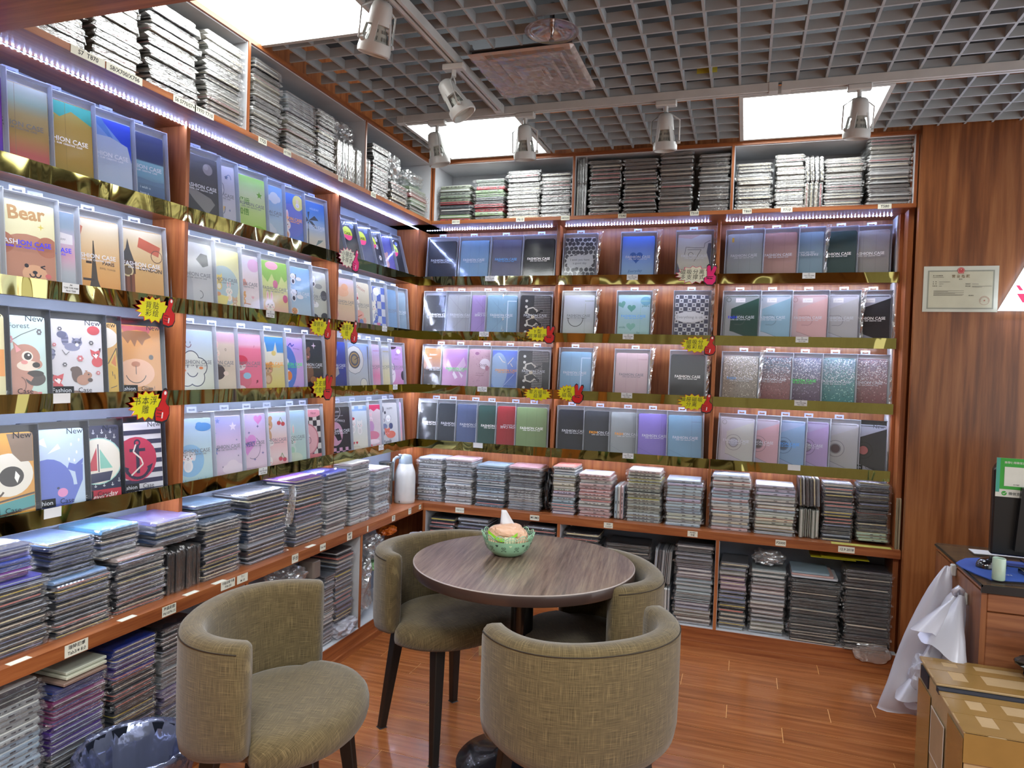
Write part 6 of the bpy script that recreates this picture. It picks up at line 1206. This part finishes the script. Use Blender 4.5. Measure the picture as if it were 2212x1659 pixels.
def burst(ax, ac, z, w_, h_, lines, hnd, label, col='y', hs=None, side=1, d=-.012, n=15, wob=.2):
    e = empty('price_burst_sign', ((ac, d, z) if ax == 'b' else (-d, ac, z)), FRAMEROT[ax], label, 'sign', 'burst-shaped handwritten signs')
    R = random.Random(hash_(label)); 
    def star(k): 
        R2 = random.Random(hash_(label)); return [((1 if i % 2 == 0 else .80 - R2.uniform(0, .08)) * w_ / 2 * k * cos(2 * pi * i / (2 * n)), (1 if i % 2 == 0 else .80 - R2.uniform(0, .08)) * h_ / 2 * k * sin(2 * pi * i / (2 * n))) for i in range(2 * n)]
    MB().prism(star(1.06)[::-1], 0, .0008, 'y').build('red_border', SP if col == 'w' else SR, e)
    MB().prism(star(1.0)[::-1], -.0009, 0, 'y').build('board', SC2 if col == 'w' else SY, e)
    mb = MB()
    for i, t in enumerate(lines):
        V, F = text_mesh(t, 1, 0, .12, 1.25); nn = max(2.6, len(t)); sz = min(h_ * .31, w_ * (.64 if hnd else .72) / nn); zz = (len(lines) - 1) / 2 * h_ * .30 - i * h_ * .30; xo = -w_ * .06 * (1 if hnd else 0) * side
        mb.add([(x * sz + xo, -.0013, y * sz + zz) for x, y in V], [tuple(f) for f in F])
    mb.build('handwriting', INK, e)
    if hnd:
        m = MB(); hand(m, hnd, hs or h_ * .56); o = m.build('hand_emblem', [INK, SP if col == 'w' else SR, SW], e); o.location = (side * w_ * .43, -.002, -.002); o.rotation_euler = (0, radians(6), 0)
burst('l', -2.075, 1.608, .15, .088, ['背贴', '彩绘'], 'thumb', 'yellow burst sign with red thumb, under the second shelf of the near left bay')
burst('l', -2.095, 1.278, .15, .10, ['书本浮', '雕'], 'thumb', 'yellow burst sign with red thumb, under the third shelf of the near left bay')
burst('l', -1.08, 1.612, .16, .085, ['旋转彩', '绘'], 'thumb', 'yellow burst sign with red thumb, second shelf, middle left bay')
burst('l', -1.055, 1.325, .14, .105, ['多支撑', '式旋转'], 'v', 'yellow burst sign with tilted red hand, third shelf, middle left bay', n=12)
burst('l', -.845, 1.98, .17, .10, ['小镜扣', '多样式'], 'thumb', 'cream burst sign with pink border and pink hand, top shelf, corner left bay', 'w')
burst('l', -.83, 1.61, .15, .10, ['抽底彩', '绘'], 'thumb', 'yellow burst sign with red thumb, second shelf, corner left bay')
burst('b', .795, 1.652, .155, .09, ['Y型', '超薄磁吸'], 'v', 'yellow burst sign with red victory hand, second shelf, left bay of the back wall')
burst('b', .80, 1.298, .175, .08, ['官方磁吸', '超薄'], None, 'pale yellow burst sign without a hand, third shelf, left bay of the back wall')
burst('b', .985, 1.312, .135, .095, ['V型', '磁吸'], 'v', 'round yellow burst sign with red victory hand, third shelf, middle bay of the back wall', n=18)
burst('b', 1.67, 1.99, .20, .095, ['磁吸分离', '多支撑式'], 'v', 'cream burst sign with pink victory hand, top shelf, middle bay of the back wall', 'w')
burst('b', 1.695, 1.608, .17, .09, ['磁吸分', '离彩绘'], 'thumb', 'yellow burst sign with red thumb, second shelf, middle bay of the back wall')
burst('b', 1.69, 1.292, .17, .09, ['抽屉磁吸', '分离'], 'thumb', 'yellow burst sign with red thumb, third shelf, middle bay of the back wall')

# ------------------------------------------------------------------ stickers
def sticker(ax, a, z, w_, h_, text, label, d, size=None, mat=None, rot=0, name='shelf_label', grp='handwritten shelf labels'):
    e = empty(name, ((a, d, z) if ax == 'b' else (-d, a, z)), FRAMEROT[ax], label, 'label', grp); e.rotation_euler = (0, rot, FRAMEROT[ax])
    o = MB().box(-w_ / 2, w_ / 2, -.0006, 0, -h_ / 2, h_ / 2).build('paper', mat or PAPER, e)
    if text:
        mb = MB(); ls = text.split('|')
        for i, t in enumerate(ls):
            V, F = text_mesh(t, 1, .015, .1); sz = size or min(h_ * .75 / len(ls), w_ * .88 / max(1, max(abs(v[0]) for v in V) * 2)); zz = ((len(ls) - 1) / 2 - i) * h_ / len(ls) * .9
            mb.add([(x * sz, -.0009, y * sz + zz) for x, y in V], [tuple(f) for f in F])
        mb.build('writing', INK, e)
WL = plain('white_sticker', '#d4d4d4', .5)
LP = {('l', 0): [(1, -2.384), (2, -2.407), (3, -2.43)], ('l', 1): [(1, -1.439), (3, -1.462)], ('l', 2): [(1, -.427), (2, -.279), (3, -.427)], ('b', 0): [(0, .475), (1, .448), (2, .448), (3, .432)], ('b', 1): [(0, 1.33), (1, 1.319), (2, 1.323), (3, 1.343)], ('b', 2): [(0, 2.251), (1, 2.231), (2, 2.238), (3, 2.219)]}
for (ax, bay), rr in LP.items():
    for r, a in rr:
        blank = (ax, bay, r) in (('l', 0, 2), ('l', 0, 3), ('b', 2, 3), ('b', 0, 3))
        sticker(ax, a, SHZ[r] + .015, .062 if ax == 'b' else .056, .03, None if blank else 'A6|T290 T295 P580|P610 T500', 'white price sticker on the gold strip, %s shelf, %s' % (rn[r], BAYN['%s%d' % (ax, bay)]), -.0047, mat=WL, name='price_sticker', grp='white stickers on the gold strips')
NTH = ['first', 'second', 'third', 'fourth', 'fifth', 'sixth', 'seventh', 'eighth', 'ninth', 'tenth', 'eleventh']
for a_i, (a, t, z, w_, h_) in enumerate([(-2.46, '瑞特尼博|Tab3/4 8.0', .596, .075, .036), (-2.114, '海森彩韵|P610/P615', .596, .06, .034), (-1.83, '平板皮套卡通|P30-50', .603, .075, .032), (-1.75, 'T-1|M-10', .603, .06, .032), (-1.415, '平台', .597, .045, .036), (-1.205, 'Tab A8', .597, .045, .03), (-.974, '荣耀|平板', .597, .045, .036), (-.80, 'i', .597, .012, .03), (-.519, '花', .597, .035, .03), (-.321, '华为|T10', .600, .035, .034), (-.186, '口袋', .600, .03, .025)]):
    sticker('l', a, z, w_, h_, t, 'handwritten label on the left ledge front, %s from the left' % NTH[a_i], -L - .0005)
for a_i, (a, t, w_) in enumerate([(.383, '1920 X1.9', .055), (.845, 'M1/M3', .055), (1.27, '2020|11/12.9', .05), (1.722, 'Air4/5|平板', .052), (2.161, 'P2000', .05), (2.468, '12.9 2018', .075)]):
    sticker('b', a, .596, w_, .03, t, 'handwritten label on the back ledge front, %s from the left' % NTH[a_i], -L - .0005)
for (a, t, w_) in [(-2.455, 'S7  T870', .11), (-2.33, 'S8/X700/X706', .13), (-2.09, 'S6 S770/S7+', .10), (-2.0, 'T970 T710', .09), (-1.69, 'T725', .05), (-1.534, 'A7 T505', .05), (-1.135, 'A8', .04), (-.831, 'X205', .05)]:
    sticker('l', a, 2.297, w_, .024, t, 'handwritten label reading %s on the top board of the left wall' % t, -PT - .0015)
for (a, t, w_) in [(.30, 'MINI 1/2/3', .05), (.699, 'P610', .05), (.964, 'A8/X200', .05), (1.284, 'T590', .045), (1.667, 'T510', .045), (1.932, 'T860', .045), (2.123, 'T710', .055), (2.571, 'T580', .06)]:
    sticker('b', a, 2.2975, w_, .024, t, 'handwritten label reading %s on the top board of the back wall' % t, -PT - .0015)
for k, a in enumerate((-2.62, -2.27, -2.0, -1.86, -1.28)):
    o = MB().box(L - .026, L - .004, a - .03, a + .03, ZL, ZL + .0006).build('flat_label', PAPER); tag(o, 'pale paper label lying on the left ledge top, ' + ORD[k] .replace('topmost', 'first') + ' from the left', 'label', 'labels lying on the left ledge')
o = MB().box(2.40, 2.67, -.138, -.10, ZL + .0002, ZL + .003).build('yellow_sheet', plain('yellow_sheet', '#c4be62', .5)); tag(o, 'pale yellow sheet under the last stacks on the back ledge', 'sheet')

# ------------------------------------------------------------------ loose bags
def bag(name, c, s, seed, mat, label, cat='plastic bag', amp=.28, fold=.45, freq=2.6, sub=4, flat=None):
    o = blob(name, mat, c, s, seed, amp, sub, freq=freq, fold=fold, flat=flat); tag(o, label, cat); return o
bag('plastic_bag', (.045, -1.03, 2.545), (.07, .10, .06), 3, BAGCLEAR, 'crumpled clear bag on the upright cases, left top shelf')
bag('plastic_bag', (.04, -.56, 2.515), (.09, .09, .085), 5, BAGCLEAR, 'large crumpled clear bag on the low stack, left top shelf')
bag('plastic_bag', (.05, -.30, 2.512), (.08, .11, .055), 8, BAGCLEAR, 'crumpled clear bag beside the corner, left top shelf')
bag('plastic_bag', (.02, -.72, .27), (.10, .10, .17), 11, BAGCLEAR, 'crumpled clear bag low in the left cabinet by the divider', amp=.35)
bag('plastic_bag', (.03, -.60, .44), (.09, .09, .07), 13, BAGCLEAR, 'crumpled clear bag over others in the left cabinet', amp=.3)
bag('plastic_bag', (.07, -.96, .14), (.09, .12, .045), 17, BAGWHITE, 'white crumpled bag on the cabinet floor behind the near chair', flat=-.8)
bag('plastic_bag', (.25, -.33, .425), (.13, .10, .065), 19, BAGWHITE, 'pale white bag behind the left rear chair, in the corner', amp=.2)
bag('plastic_bag', (.05, -.42, .50), (.05, .07, .03), 21, plain('orange_bag', '#c86418', .35, coat=.3), 'small orange bag under the left ledge near the corner')
bag('plastic_bag', (.06, -.60, .345), (.05, .05, .025), 23, plain('green_bag', '#86b07c', .35, coat=.3), 'scrap of pale green bag in the left cabinet')
bag('plastic_bag', (2.11, -.03, .49), (.085, .07, .04), 27, BAGCLEAR, 'crumpled clear bag on top of the second stack, right low cabinet')
bag('plastic_bag', (2.60, -.158, .10), (.09, .008, .05), 31, BAGCLEAR, 'torn clear film hanging below the last low stack', amp=.15, sub=3)
bag('plastic_bag', (.892, -.03, .75), (.02, .06, .13), 33, BAGBLACK, 'black bag standing between stacks on the back ledge', sub=3)
bag('plastic_bag', (2.975, -1.30, .530), (.135, .085, .048), 37, BAGBLACK, 'black bag lying on the carton beside the desk', amp=.25, fold=.5)
for i, (z, c) in enumerate(((.427, '#c8ccd4'), (.438, '#c8a8a4'), (.449, '#8fa4b0'))):
    o = MB().prism(rrect(2.22, 2.44 - .02 * i, -.13, .07, .01), z, z + .009, 'z').build('loose_case', plain('loose_%d' % i, c, .4)); tag(o, ['white', 'pink', 'blue grey'][i] + ' flat case lying on the glossy black stack', 'tablet case')
for i, (z, c, y0) in enumerate(((.490, '#8c7468', -2.49), (.502, '#c8c8b4', -2.475), (.513, '#bcc0b0', -2.47))):
    o = MB().box(-.04, .135 - .008 * i, y0, -2.345 + .006 * i, z, z + .0095).build('flat_booklet', plain('booklet_%d' % i, c, .4)); bevel(o, .002); tag(o, ['brown', 'cream', 'pale green'][i] + ' flat booklet lying on the purple and red low stack', 'booklet')
bag('plastic_bag', (.04, -1.33, .47), (.08, .11, .06), 51, BAGCLEAR, 'crumpled clear bag under the left ledge behind the near chair')
o = MB().prism(rrect(.03, .12, -1.235, -1.175, .01), .452, .53, 'z').build('small_box', plain('taupe_box', '#7c7068', .4)); bevel(o, .003); tag(o, 'small taupe box standing on the low stack behind the near chair', 'box')
for i in range(2):
    o = MB().box(2.31 + .05 * i, 2.52 + .06 * i, -.10, .06, .532 + .006 * i, .534 + .006 * i).build('yellow_envelope', plain('yellow_card', '#c8c020', .5)); tag(o, ['lower', 'upper'][i] + ' yellow card under the right end of the back ledge', 'card')
for i, a in enumerate((2.692, 2.703)):
    o = MB().box(a - .004, a + .004, -.12, .05, ZL + .0005, .868).build('board_strip', plain('pale_board_%d' % i, ['#8f8468', '#a09478'][i], .5)); tag(o, ['left', 'right'][i] + ' thin pale board standing at the right end of the back ledge', 'board')
fl = MB(); R = random.Random(3); V = []
for j in range(6):
    for i in range(4): V.append((.082 + .008 * sin(i * 2 + j), -1.395 + .055 * i / 3 + .004 * sin(j * 2), .90 - .17 * j / 5))
fl.add(V, [(j * 4 + i, j * 4 + i + 1, j * 4 + i + 5, j * 4 + i + 4) for j in range(5) for i in range(3)]); o = fl.build('film_flap', BAGCLEAR, None, True); tag(o, 'clear film flap hanging between two stacks on the left ledge', 'film')

# ------------------------------------------------------------------ certificate
cf_ = empty('business_licence', (2.899, -.1805, 1.888), 0, 'printed business licence sheet with a red emblem on the wooden wall', 'certificate')
MB().box(-.154, .154, -.003, 0, -.1075, .1075).build('sheet', plain('certificate_paper', '#c4c6b8', .5), cf_)
mb = MB()
for a in ((-.137, .137, .082, .088), (-.137, .137, -.094, -.088), (-.137, -.131, -.088, .082), (.131, .137, -.088, .082)): mb.box(a[0], a[1], -.0035, -.003, a[2], a[3])
mb.build('printed_border', plain('border_ink', '#8f9284', .6), cf_)
mb = MB(); mb.box(-.131, .131, -.0033, -.003, -.088, .082); mb.build('inner_field', plain('certificate_field', '#bfbda6', .55), cf_)
def ctext(par, t, x, z, sz, mat, left=False, y=-.0042, name='print', rot=0):
    V, F = text_mesh(t, 1, .01); x0 = -min(v[0] for v in V) if left else 0
    return MB().add([(x + (a + x0) * sz, y, z + b * sz) for a, b in V], [tuple(f) for f in F]).build(name, mat, par)
BRI = plain('brown_ink', '#7c6848', .6)
ctext(cf_, '营 业 执 照', 0, .059, .0155, BRI); ctext(cf_, '(副 本)', 0, .046, .005, INK)
MB().lathe([(0, 0), (.0145, 0), (.0145, .001), (0, .001)], n=24, cap=False).build('emblem', STAMP, cf_).matrix_local = Matrix.Translation((0, -.004, .087)) @ Matrix.Rotation(pi / 2, 4, 'X')
MB().box(-.011, .011, -.0052, -.004, .073, .079).build('emblem_base', STAMP, cf_)
MB().add([(.003 * x, -.0054, .092 + .003 * y) for x, y in STAR], [tuple(range(9, -1, -1))]).build('emblem_star', plain('emblem_gold', '#e0d4a0', .5), cf_)
MB().add([(.011 * cos(t) * 1.0, -.0053, .0865 + .011 * sin(t)) for t in [2 * pi * i / 20 for i in range(20)]] + [(.0125 * cos(t), -.0053, .0865 + .0125 * sin(t)) for t in [2 * pi * i / 20 for i in range(20)]], [(i, (i + 1) % 20, 20 + (i + 1) % 20, 20 + i) for i in range(20)]).build('emblem_ring', plain('emblem_rim', '#d49a94', .5), cf_)
for t, x, z in (('名    称', -.115, .034), ('类    型', -.115, .024), ('经 营 者', -.115, .014), ('注册资本', .02, .023), ('成立日期', .02, .013), ('登记机关', .035, -.031), ('统一社会信用代码', -.115, .063)): ctext(cf_, t, x, z, .0052, INK, True)
for k, (x, z, w_) in enumerate(((-.088, .034, .045), (-.088, .024, .018), (-.088, .014, .012), (.048, .023, .026), (.048, .013, .078), (.048, .009, .04), (-.115, .056, .045), (-.11, -.008, .125), (-.11, -.012, .06), (-.11, -.017, .125), (-.11, -.021, .09), (-.11, -.026, .125), (-.11, -.030, .12))):
    MB().box(x, x + w_, -.0042, -.0034, z - .0007, z + .0007).build('text_line', GREYINK, cf_)
mb = MB()
for (r0, r1) in ((.0195, .0205),): mb.add([(r * cos(t), -.0043, r * sin(t)) for r in (r0, r1) for t in [2 * pi * i / 32 for i in range(32)]], [(i, (i + 1) % 32, 32 + (i + 1) % 32, 32 + i) for i in range(32)])
for i in range(18):
    t = radians(-20 + 220 * i / 17); c, s = cos(t), sin(t); mb.add([(c * .0145 - s * .0006, -.0043, s * .0145 + c * .0006), (c * .0145 + s * .0006, -.0043, s * .0145 - c * .0006), (c * .0175 + s * .0006, -.0043, s * .0175 - c * .0006), (c * .0175 - s * .0006, -.0043, s * .0175 + c * .0006)], [(0, 1, 2, 3)])
mb.add([(.005 * x, -.0043, .005 * y) for x, y in STAR], [tuple(range(10))])
o = mb.build('round_stamp', plain('stamp_ink', '#a8685c', .6), cf_); o.location = (.1, 0, -.044 - .01)

# ------------------------------------------------------------------ light-box sign
GL, nt, p, out = nodes('signbox_glow'); p.inputs['Emission Color'].default_value = (.84, .93, 1, 1); p.inputs['Emission Strength'].default_value = 2.6; p.inputs['Base Color'].default_value = (1, 1, 1, 1)
RG, nt, p, out = nodes('signbox_red'); p.inputs['Base Color'].default_value = srgb('#e03860'); p.inputs['Emission Color'].default_value = srgb('#e03c68'); p.inputs['Emission Strength'].default_value = .75
sg = empty('light_box_sign', (3.05, -.185, 1.785), 0, 'glowing white light-box sign with red parallelogram marks at the right edge', 'sign')
MB().prism([(0, 0), (.27, .56), (1.1, .56), (1.1, 0)][::-1], -.045, -.012, 'y').build('glowing_face', GL, sg)
MB().prism([(.01, .006), (.272, .55), (1.09, .55), (1.09, .006)][::-1], -.012, .0045, 'y').build('backing', WPLASTIC, sg)
MB().prism([(.057, .114), (.071, .114), (.087, .09), (.072, .09)][::-1], -.0465, -.045, 'y').build('red_mark', RG, sg)
MB().prism([(.062, .076), (.20, .076), (.20, .035), (.086, .035)][::-1], -.0465, -.045, 'y').build('red_mark', RG, sg)
area('sign_halo_light', (3.35, -.20, 2.03), (-pi / 2, 0, 0), .9, .5, 3.0, (.45, .55, 1))
area('sign_lower_halo', (3.5, -.24, 1.77), (radians(-20), 0, 0), .85, .02, 1.2, (.45, .55, 1))

# ------------------------------------------------------------------ counter desk
dk = empty('counter_desk', (2.755, -1.19, 0), 0, 'wood veneer counter desk with black-edged top at the right side', 'desk')
MB().box(.004, 1.2, .004, .62, .735, .752).build('desk_top', WX, dk)
o = MB().box(0, 1.2, -.002, .004, .728, .755).build('black_edge', BLACKP, dk)
o = MB().box(-.002, .004, -.002, .622, .748, .755).build('black_edge', BLACKP, dk)
MB().box(.002, 1.2, .002, .62, .7552, .7602).build('glass_top', film('desk_glass', .05, .02, .03, 3, .0003, tint='#dfe8e0'), dk)
MB().box(.004, .022, .01, .618, 0, .728).build('end_panel', WDESK, dk)
for i, (z0, z1) in enumerate(((.665, .726), (.40, .66), (.12, .395))): 
    o = MB().box(.022, 1.2, .006, .02, z0, z1).build('front_panel', WFRONT, dk); bevel(o, .002)
MB().box(.022, 1.2, .03, .05, 0, .12).build('plinth', WX, dk)
hk = MB().box(2.739, 2.7585, -.885, -.865, .70, .745).build('adhesive_hook', WPLASTIC); tag(hk, 'white adhesive hook at the back of the desk side', 'hook', 'adhesive hooks on the desk side'); bevel(hk, .004)
hk = MB().box(2.739, 2.7585, -1.04, -1.02, .635, .68).build('adhesive_hook', WPLASTIC); tag(hk, 'white adhesive hook nearer the front of the desk side', 'hook', 'adhesive hooks on the desk side'); bevel(hk, .004)
# mouse mat, mouse, cup
BLUE = plain('mat_blue', '#2f4f9c', .55)
pts = [(2.742, -.93), (2.765, -.885), (2.80, -.83), (2.85, -.80), (3.05, -.80), (3.05, -1.09), (2.93, -1.105), (2.86, -1.12), (2.80, -1.13), (2.77, -1.07), (2.745, -.99)]
o = MB().prism(pts[::-1], .7605, .7635, 'z').build('mouse_mat', BLUE); tag(o, 'blue cloth mouse mat on the glass desk top', 'mouse mat')
ctext(o, 'TECH', 0, 0, .02, WPLASTIC).matrix_local = Matrix.Translation((2.86, -1.06, .7638)) @ Matrix.Rotation(-pi / 2, 4, 'X')
ms = empty('computer_mouse', (2.853, -.945, .764), radians(-55), 'glossy black computer mouse on the blue mat', 'mouse')
b = blob('shell', plain('gloss_black', '#0c0c12', .12, coat=1), (0, 0, .0), (.036, .058, .038), 1, .0, 4, ms, smooth=True, flat=0)
MB().tube([(0, .038, .030), (0, .03, .036), (0, .02, .0385)], .004, 8).build('scroll_wheel', plain('wheel_grey', '#6a6a70', .4), ms, True)
MB().tube([(0, .056, .008), (.01, .08, .002), (.05, .12, .002), (.12, .13, .002), (.2, .1, .002)], .0018, 6).build('cable', BLACKP, ms, True)
cp = empty('porcelain_cup', (2.822, -1.13, .764), 0, 'small pale green straight-sided cup at the front of the desk', 'cup')
CEL = plain('celadon_glaze', '#a9bfae', .25, coat=.5)
MB().lathe([(0, 0), (.018, 0), (.0205, .003), (.0205, .074), (.0195, .0765), (.018, .075), (.0175, .006), (0, .006)], n=32, cap=False).build('cup_body', CEL, cp, 40)
# terminal seen from behind with payment card
tm = empty('desk_monitor', (2.875, -.84, .7605), radians(-4), 'black monitor seen from behind, standing on the desk at the right edge', 'monitor')
o = MB().prism([(0, .035), (.0, .36), (.012, .385), (.5, .385), (.5, .035)][::-1], -.02, .02, 'y').build('monitor_back', BLACKP, tm); bevel(o, .006, 2)
MB().prism([(.07, .06), (.085, .30), (.42, .30), (.43, .06)][::-1], -.05, -.018, 'y').build('rear_housing', BLACKP, tm)
for k in range(4): MB().box(.10, .15, -.0515, -.05, .255 - .012 * k, .259 - .012 * k).build('vent_slot', SLOTM, tm)
MB().box(.2, .3, -.03, .02, 0, .06).build('stand', BLACKP, tm)
MB().box(.12, .38, -.09, .08, 0, .008).build('stand_foot', BLACKP, tm)
GRN = plain('payment_green', '#2f9a34', .35, coat=.3); TEAL = plain('payment_teal', '#3f9a88', .35, coat=.3); CW_ = plain('card_white', '#d0d2c8', .45)
pc = empty('payment_card', (2.878, -.868, 1.020), radians(-4), 'green payment notice card fixed to the top of the monitor', 'notice')
def pb(x0, x1, z0, z1, y, mat, name): return MB().box(x0, x1, y, y + .0012, z0, z1).build(name, mat, pc)
pb(0, .16, 0, .148, .0015, CW_, 'card_base'); pb(0, .012, .018, .148, .0, TEAL, 'teal_stripe'); pb(.012, .16, .03, .148, .0, GRN, 'green_field'); pb(.026, .105, .042, .115, -.0014, CW_, 'blank_panel')
ctext(pc, '推荐使用微信支付', .025, .131, .0095, CW_, True, -.0006, 'slogan'); ctext(pc, '微信支付', .042, .013, .0125, plain('slate_ink', '#4c5450', .6), True, .0004, 'wordmark'); ctext(pc, '方便快捷', .055, .048, .005, INK, True, -.0018, 'caption')
MB().lathe([(0, 0), (.0085, 0), (.0085, .001), (0, .001)], n=20, cap=False).build('round_badge', GRN, pc).matrix_local = Matrix.Translation((.028, .0012, .014)) @ Matrix.Rotation(pi / 2, 4, 'X')
MB().add([(.022, -.0001, .014), (.027, -.0001, .010), (.035, -.0001, .018), (.034, -.0001, .0195), (.027, -.0001, .0125), (.023, -.0001, .0155)], [(0, 1, 2, 3, 4, 5)]).build('tick_mark', CW_, pc)
o = MB().box(2.86, 3.3, -.72, -.64, .7605, .7625).build('paper_sheet', WL); tag(o, 'white sheet of paper on the glass behind the mouse', 'paper')
kb = empty('black_phone', (2.93, -1.03, .764), radians(10), 'black device lying on the mouse mat at the right edge', 'device')
o = MB().prism(rrect(0, .2, -.05, .05, .012), 0, .018, 'z').build('device_body', plain('gloss_black', '#0c0c12', .12, coat=1), kb); bevel(o, .004, 2)
# cables
for i, pts in enumerate(([(2.73, -1.10, .44), (2.80, -1.24, .43), (2.86, -1.27, .45), (2.92, -1.26, .52), (2.99, -1.24, .64), (3.06, -1.21, .70)], [(2.74, -1.12, .425), (2.82, -1.26, .415), (2.90, -1.28, .43), (3.0, -1.27, .47), (3.1, -1.25, .5)])):
    P = []; 
    for a, b in zip(pts[:-1], pts[1:]): P += [tuple(a[k] + (b[k] - a[k]) * t / 3 for k in range(3)) for t in range(3)]
    o = MB().tube(P + [pts[-1]], .006, 8).build('power_cable', plain('cable_brown', '#241814', .4), None, True); tag(o, ['thick dark cable rising across the desk front', 'second dark cable running low along the desk front'][i], 'cable')

# ------------------------------------------------------------------ hanging white bags
def sheet_bag(name, outline_rows, label, mat, seed, thick=.02):
    R = random.Random(seed); mb = MB(); V = []; n = 14; rows_ = outline_rows
    for (xl, xr, z, y, bulge) in rows_:
        for i in range(n):
            a = 2 * pi * i / n; u = .5 - .5 * cos(a); side = 1 if a < pi else -1
            V.append((xl + (xr - xl) * u + R.uniform(-.003, .003), y - side * bulge * abs(sin(a)) + .006 * sin(u * 9 + z * 14), z + R.uniform(-.003, .003)))
    F = [(j * n + i, (j + 1) * n + i, (j + 1) * n + (i + 1) % n, j * n + (i + 1) % n) for j in range(len(rows_) - 1) for i in range(n)]
    F.append(tuple(range((len(rows_) - 1) * n, len(rows_) * n)))
    mb.add(V, F); o = mb.build(name, mat, None, True); m = o.modifiers.new('s', 'SUBSURF'); m.levels = 1; m.render_levels = 1; tag(o, label, 'plastic bag', 'white bags hanging from the desk side'); return o
sheet_bag('carrier_bag', [(2.722, 2.742, .735, -.87, .004), (2.705, 2.748, .715, -.87, .012), (2.665, 2.748, .65, -.88, .02), (2.625, 2.748, .55, -.88, .03), (2.585, 2.74, .45, -.89, .04), (2.555, 2.735, .35, -.89, .045), (2.53, 2.72, .25, -.90, .045), (2.505, 2.70, .175, -.90, .035), (2.50, 2.69, .145, -.90, .012)], 'long white translucent bag hanging furthest left from the desk side', BAGWHITE, 1)
b2 = sheet_bag('carrier_bag', [(2.722, 2.745, .69, -1.03, .006), (2.69, 2.752, .665, -1.03, .02), (2.66, 2.754, .60, -1.04, .03), (2.655, 2.752, .53, -1.04, .035), (2.66, 2.75, .46, -1.04, .035), (2.665, 2.745, .36, -1.04, .03)], 'shorter bunched white bag hanging in front, above the carton', BAGWHITE, 2)
def funnel(ap, ce, r, tw, par, seed, sq=.6):
    A_, C_ = Vector(ap), Vector(ce); d = (C_ - A_).normalized(); x = d.cross(Vector((0, .2, 1))).normalized(); y = d.cross(x); R = random.Random(seed); V = []; n = 18; m = 7
    for j in range(m):
        t = j / (m - 1); rr = r * (.12 + .88 * t ** .9)
        for i in range(n):
            q = 2 * pi * i / n * .93; k = 1 + .16 * sin(3 * q + seed + t * 2) + R.uniform(-.03, .03); p = A_.lerp(C_, t) + x * rr * k * cos(q + tw * t) + y * rr * k * sq * sin(q + tw * t) + d * (.018 * sin(2 * q) * t); V.append(p)
    o = MB().add(V, [(j * n + i, j * n + i + 1, (j + 1) * n + i + 1, (j + 1) * n + i) for j in range(m - 1) for i in range(n - 1)]).build('bag_fold', BAGWHITE, par, 50); return o
funnel((2.715, -1.045, .66), (2.60, -1.10, .53), .062, .5, b2, 1); funnel((2.73, -1.06, .675), (2.665, -1.15, .475), .068, -.4, b2, 2, .8); funnel((2.70, -1.05, .62), (2.64, -1.07, .42), .055, 1.2, b2, 4)
MB().tube([(2.72, -1.035, .66), (2.71, -1.05, .685), (2.722, -1.06, .705), (2.737, -1.05, .69), (2.735, -1.04, .665)], [.008, .010, .009, .010, .007], 8).build('handle_loop', BAGWHITE, b2, True)
b1_ = [o for o in COL.objects if o.name == 'carrier_bag'][0]
funnel((2.66, -.925, .36), (2.585, -.975, .225), .058, .3, b1_, 7, .75)
bag('plastic_bag', (2.655, -.95, .30), (.06, .06, .10), 43, BAGWHITE, 'white bag swelling low behind the carton corner', amp=.2)

# ------------------------------------------------------------------ carton
CB = plain('cardboard', '#a58860', .8, bump=.3, bscale=60); TPM = film('brown_tape', .12, .70, .15, 12, .002, gcol='#8a6a34', tint='#a08858')
TPE = plain('packing_tape', '#8a6a38', .25, coat=.3); CIN = plain('gap_shade_dark', '#141a26', .6)
cx0, cy0, cz = 2.580, -1.725, .468
ct = empty('carton', (cx0, cy0, 0), 0, 'large taped cardboard carton with a slit open lid in the bottom right corner', 'carton')
MB().box(0, .75, 0, .525, .004, cz - .01).build('carton_body', CB, ct)
for (a, b, t) in ((.0, .270, 0), (.298, .53, .012)):
    o = MB().box(-.004, .76, a, b, cz - .008 + t, cz + t).build('lid_flap', CB, ct); bevel(o, .002)
MB().box(-.003, .755, .268, .303, cz - .012, cz + .004).build('lid_gap_shade', CIN, ct)  # dark fill strip standing in for the shade in the lid slit
o = MB().box(-.0045, .0, .40, .50, cz - .05, cz - .006).build('side_gap_shade', CIN, ct)  # dark patch in place of shade in the side opening
for i, (a, b, c, d) in enumerate(((.0, .055, -.004, .53), (.10, .15, -.004, .53), (.29, .345, -.004, .53), (.47, .53, -.004, .53), (.64, .70, -.004, .53))):
    for (p_, q_) in ((c, .268), (.300, d)): MB().box(a, b, p_, q_, cz + (.012 if p_ > .2 else 0), cz + .0006 + (.012 if p_ > .2 else 0)).build('tape_strip', TPE, ct)
for (a, b) in ((.0, .05), (.12, .16), (.225, .268), (.30, .345), (.42, .46), (.50, .528)):
    MB().box(-.004, .76, a, b, cz + .0007 + (.012 if a > .28 else 0), cz + .0012 + (.012 if a > .28 else 0)).build('tape_strip', TPE, ct)
MB().box(-.0048, -.004, .0, .16, .02, cz - .02).build('tape_strip', TPE, ct); MB().box(-.0048, -.004, .36, .525, .02, cz - .06).build('tape_strip', TPE, ct)
MB().box(-.004, .76, -.0048, -.004, cz - .085, cz - .002).build('tape_strip', TPE, ct)
o = MB().box(-.0062, -.005, .19, .335, .24, .385).build('address_label', plain('label_tan', '#9c8464', .5), ct)
mb = MB()
for a in ((.185, .34, .385, .39), (.185, .34, .235, .24), (.185, .19, .24, .385), (.335, .34, .24, .385)): mb.box(-.0064, -.005, a[0], a[1], a[2], a[3])
mb.build('label_sleeve', plain('sleeve_white', '#c8c4b8', .3), ct)
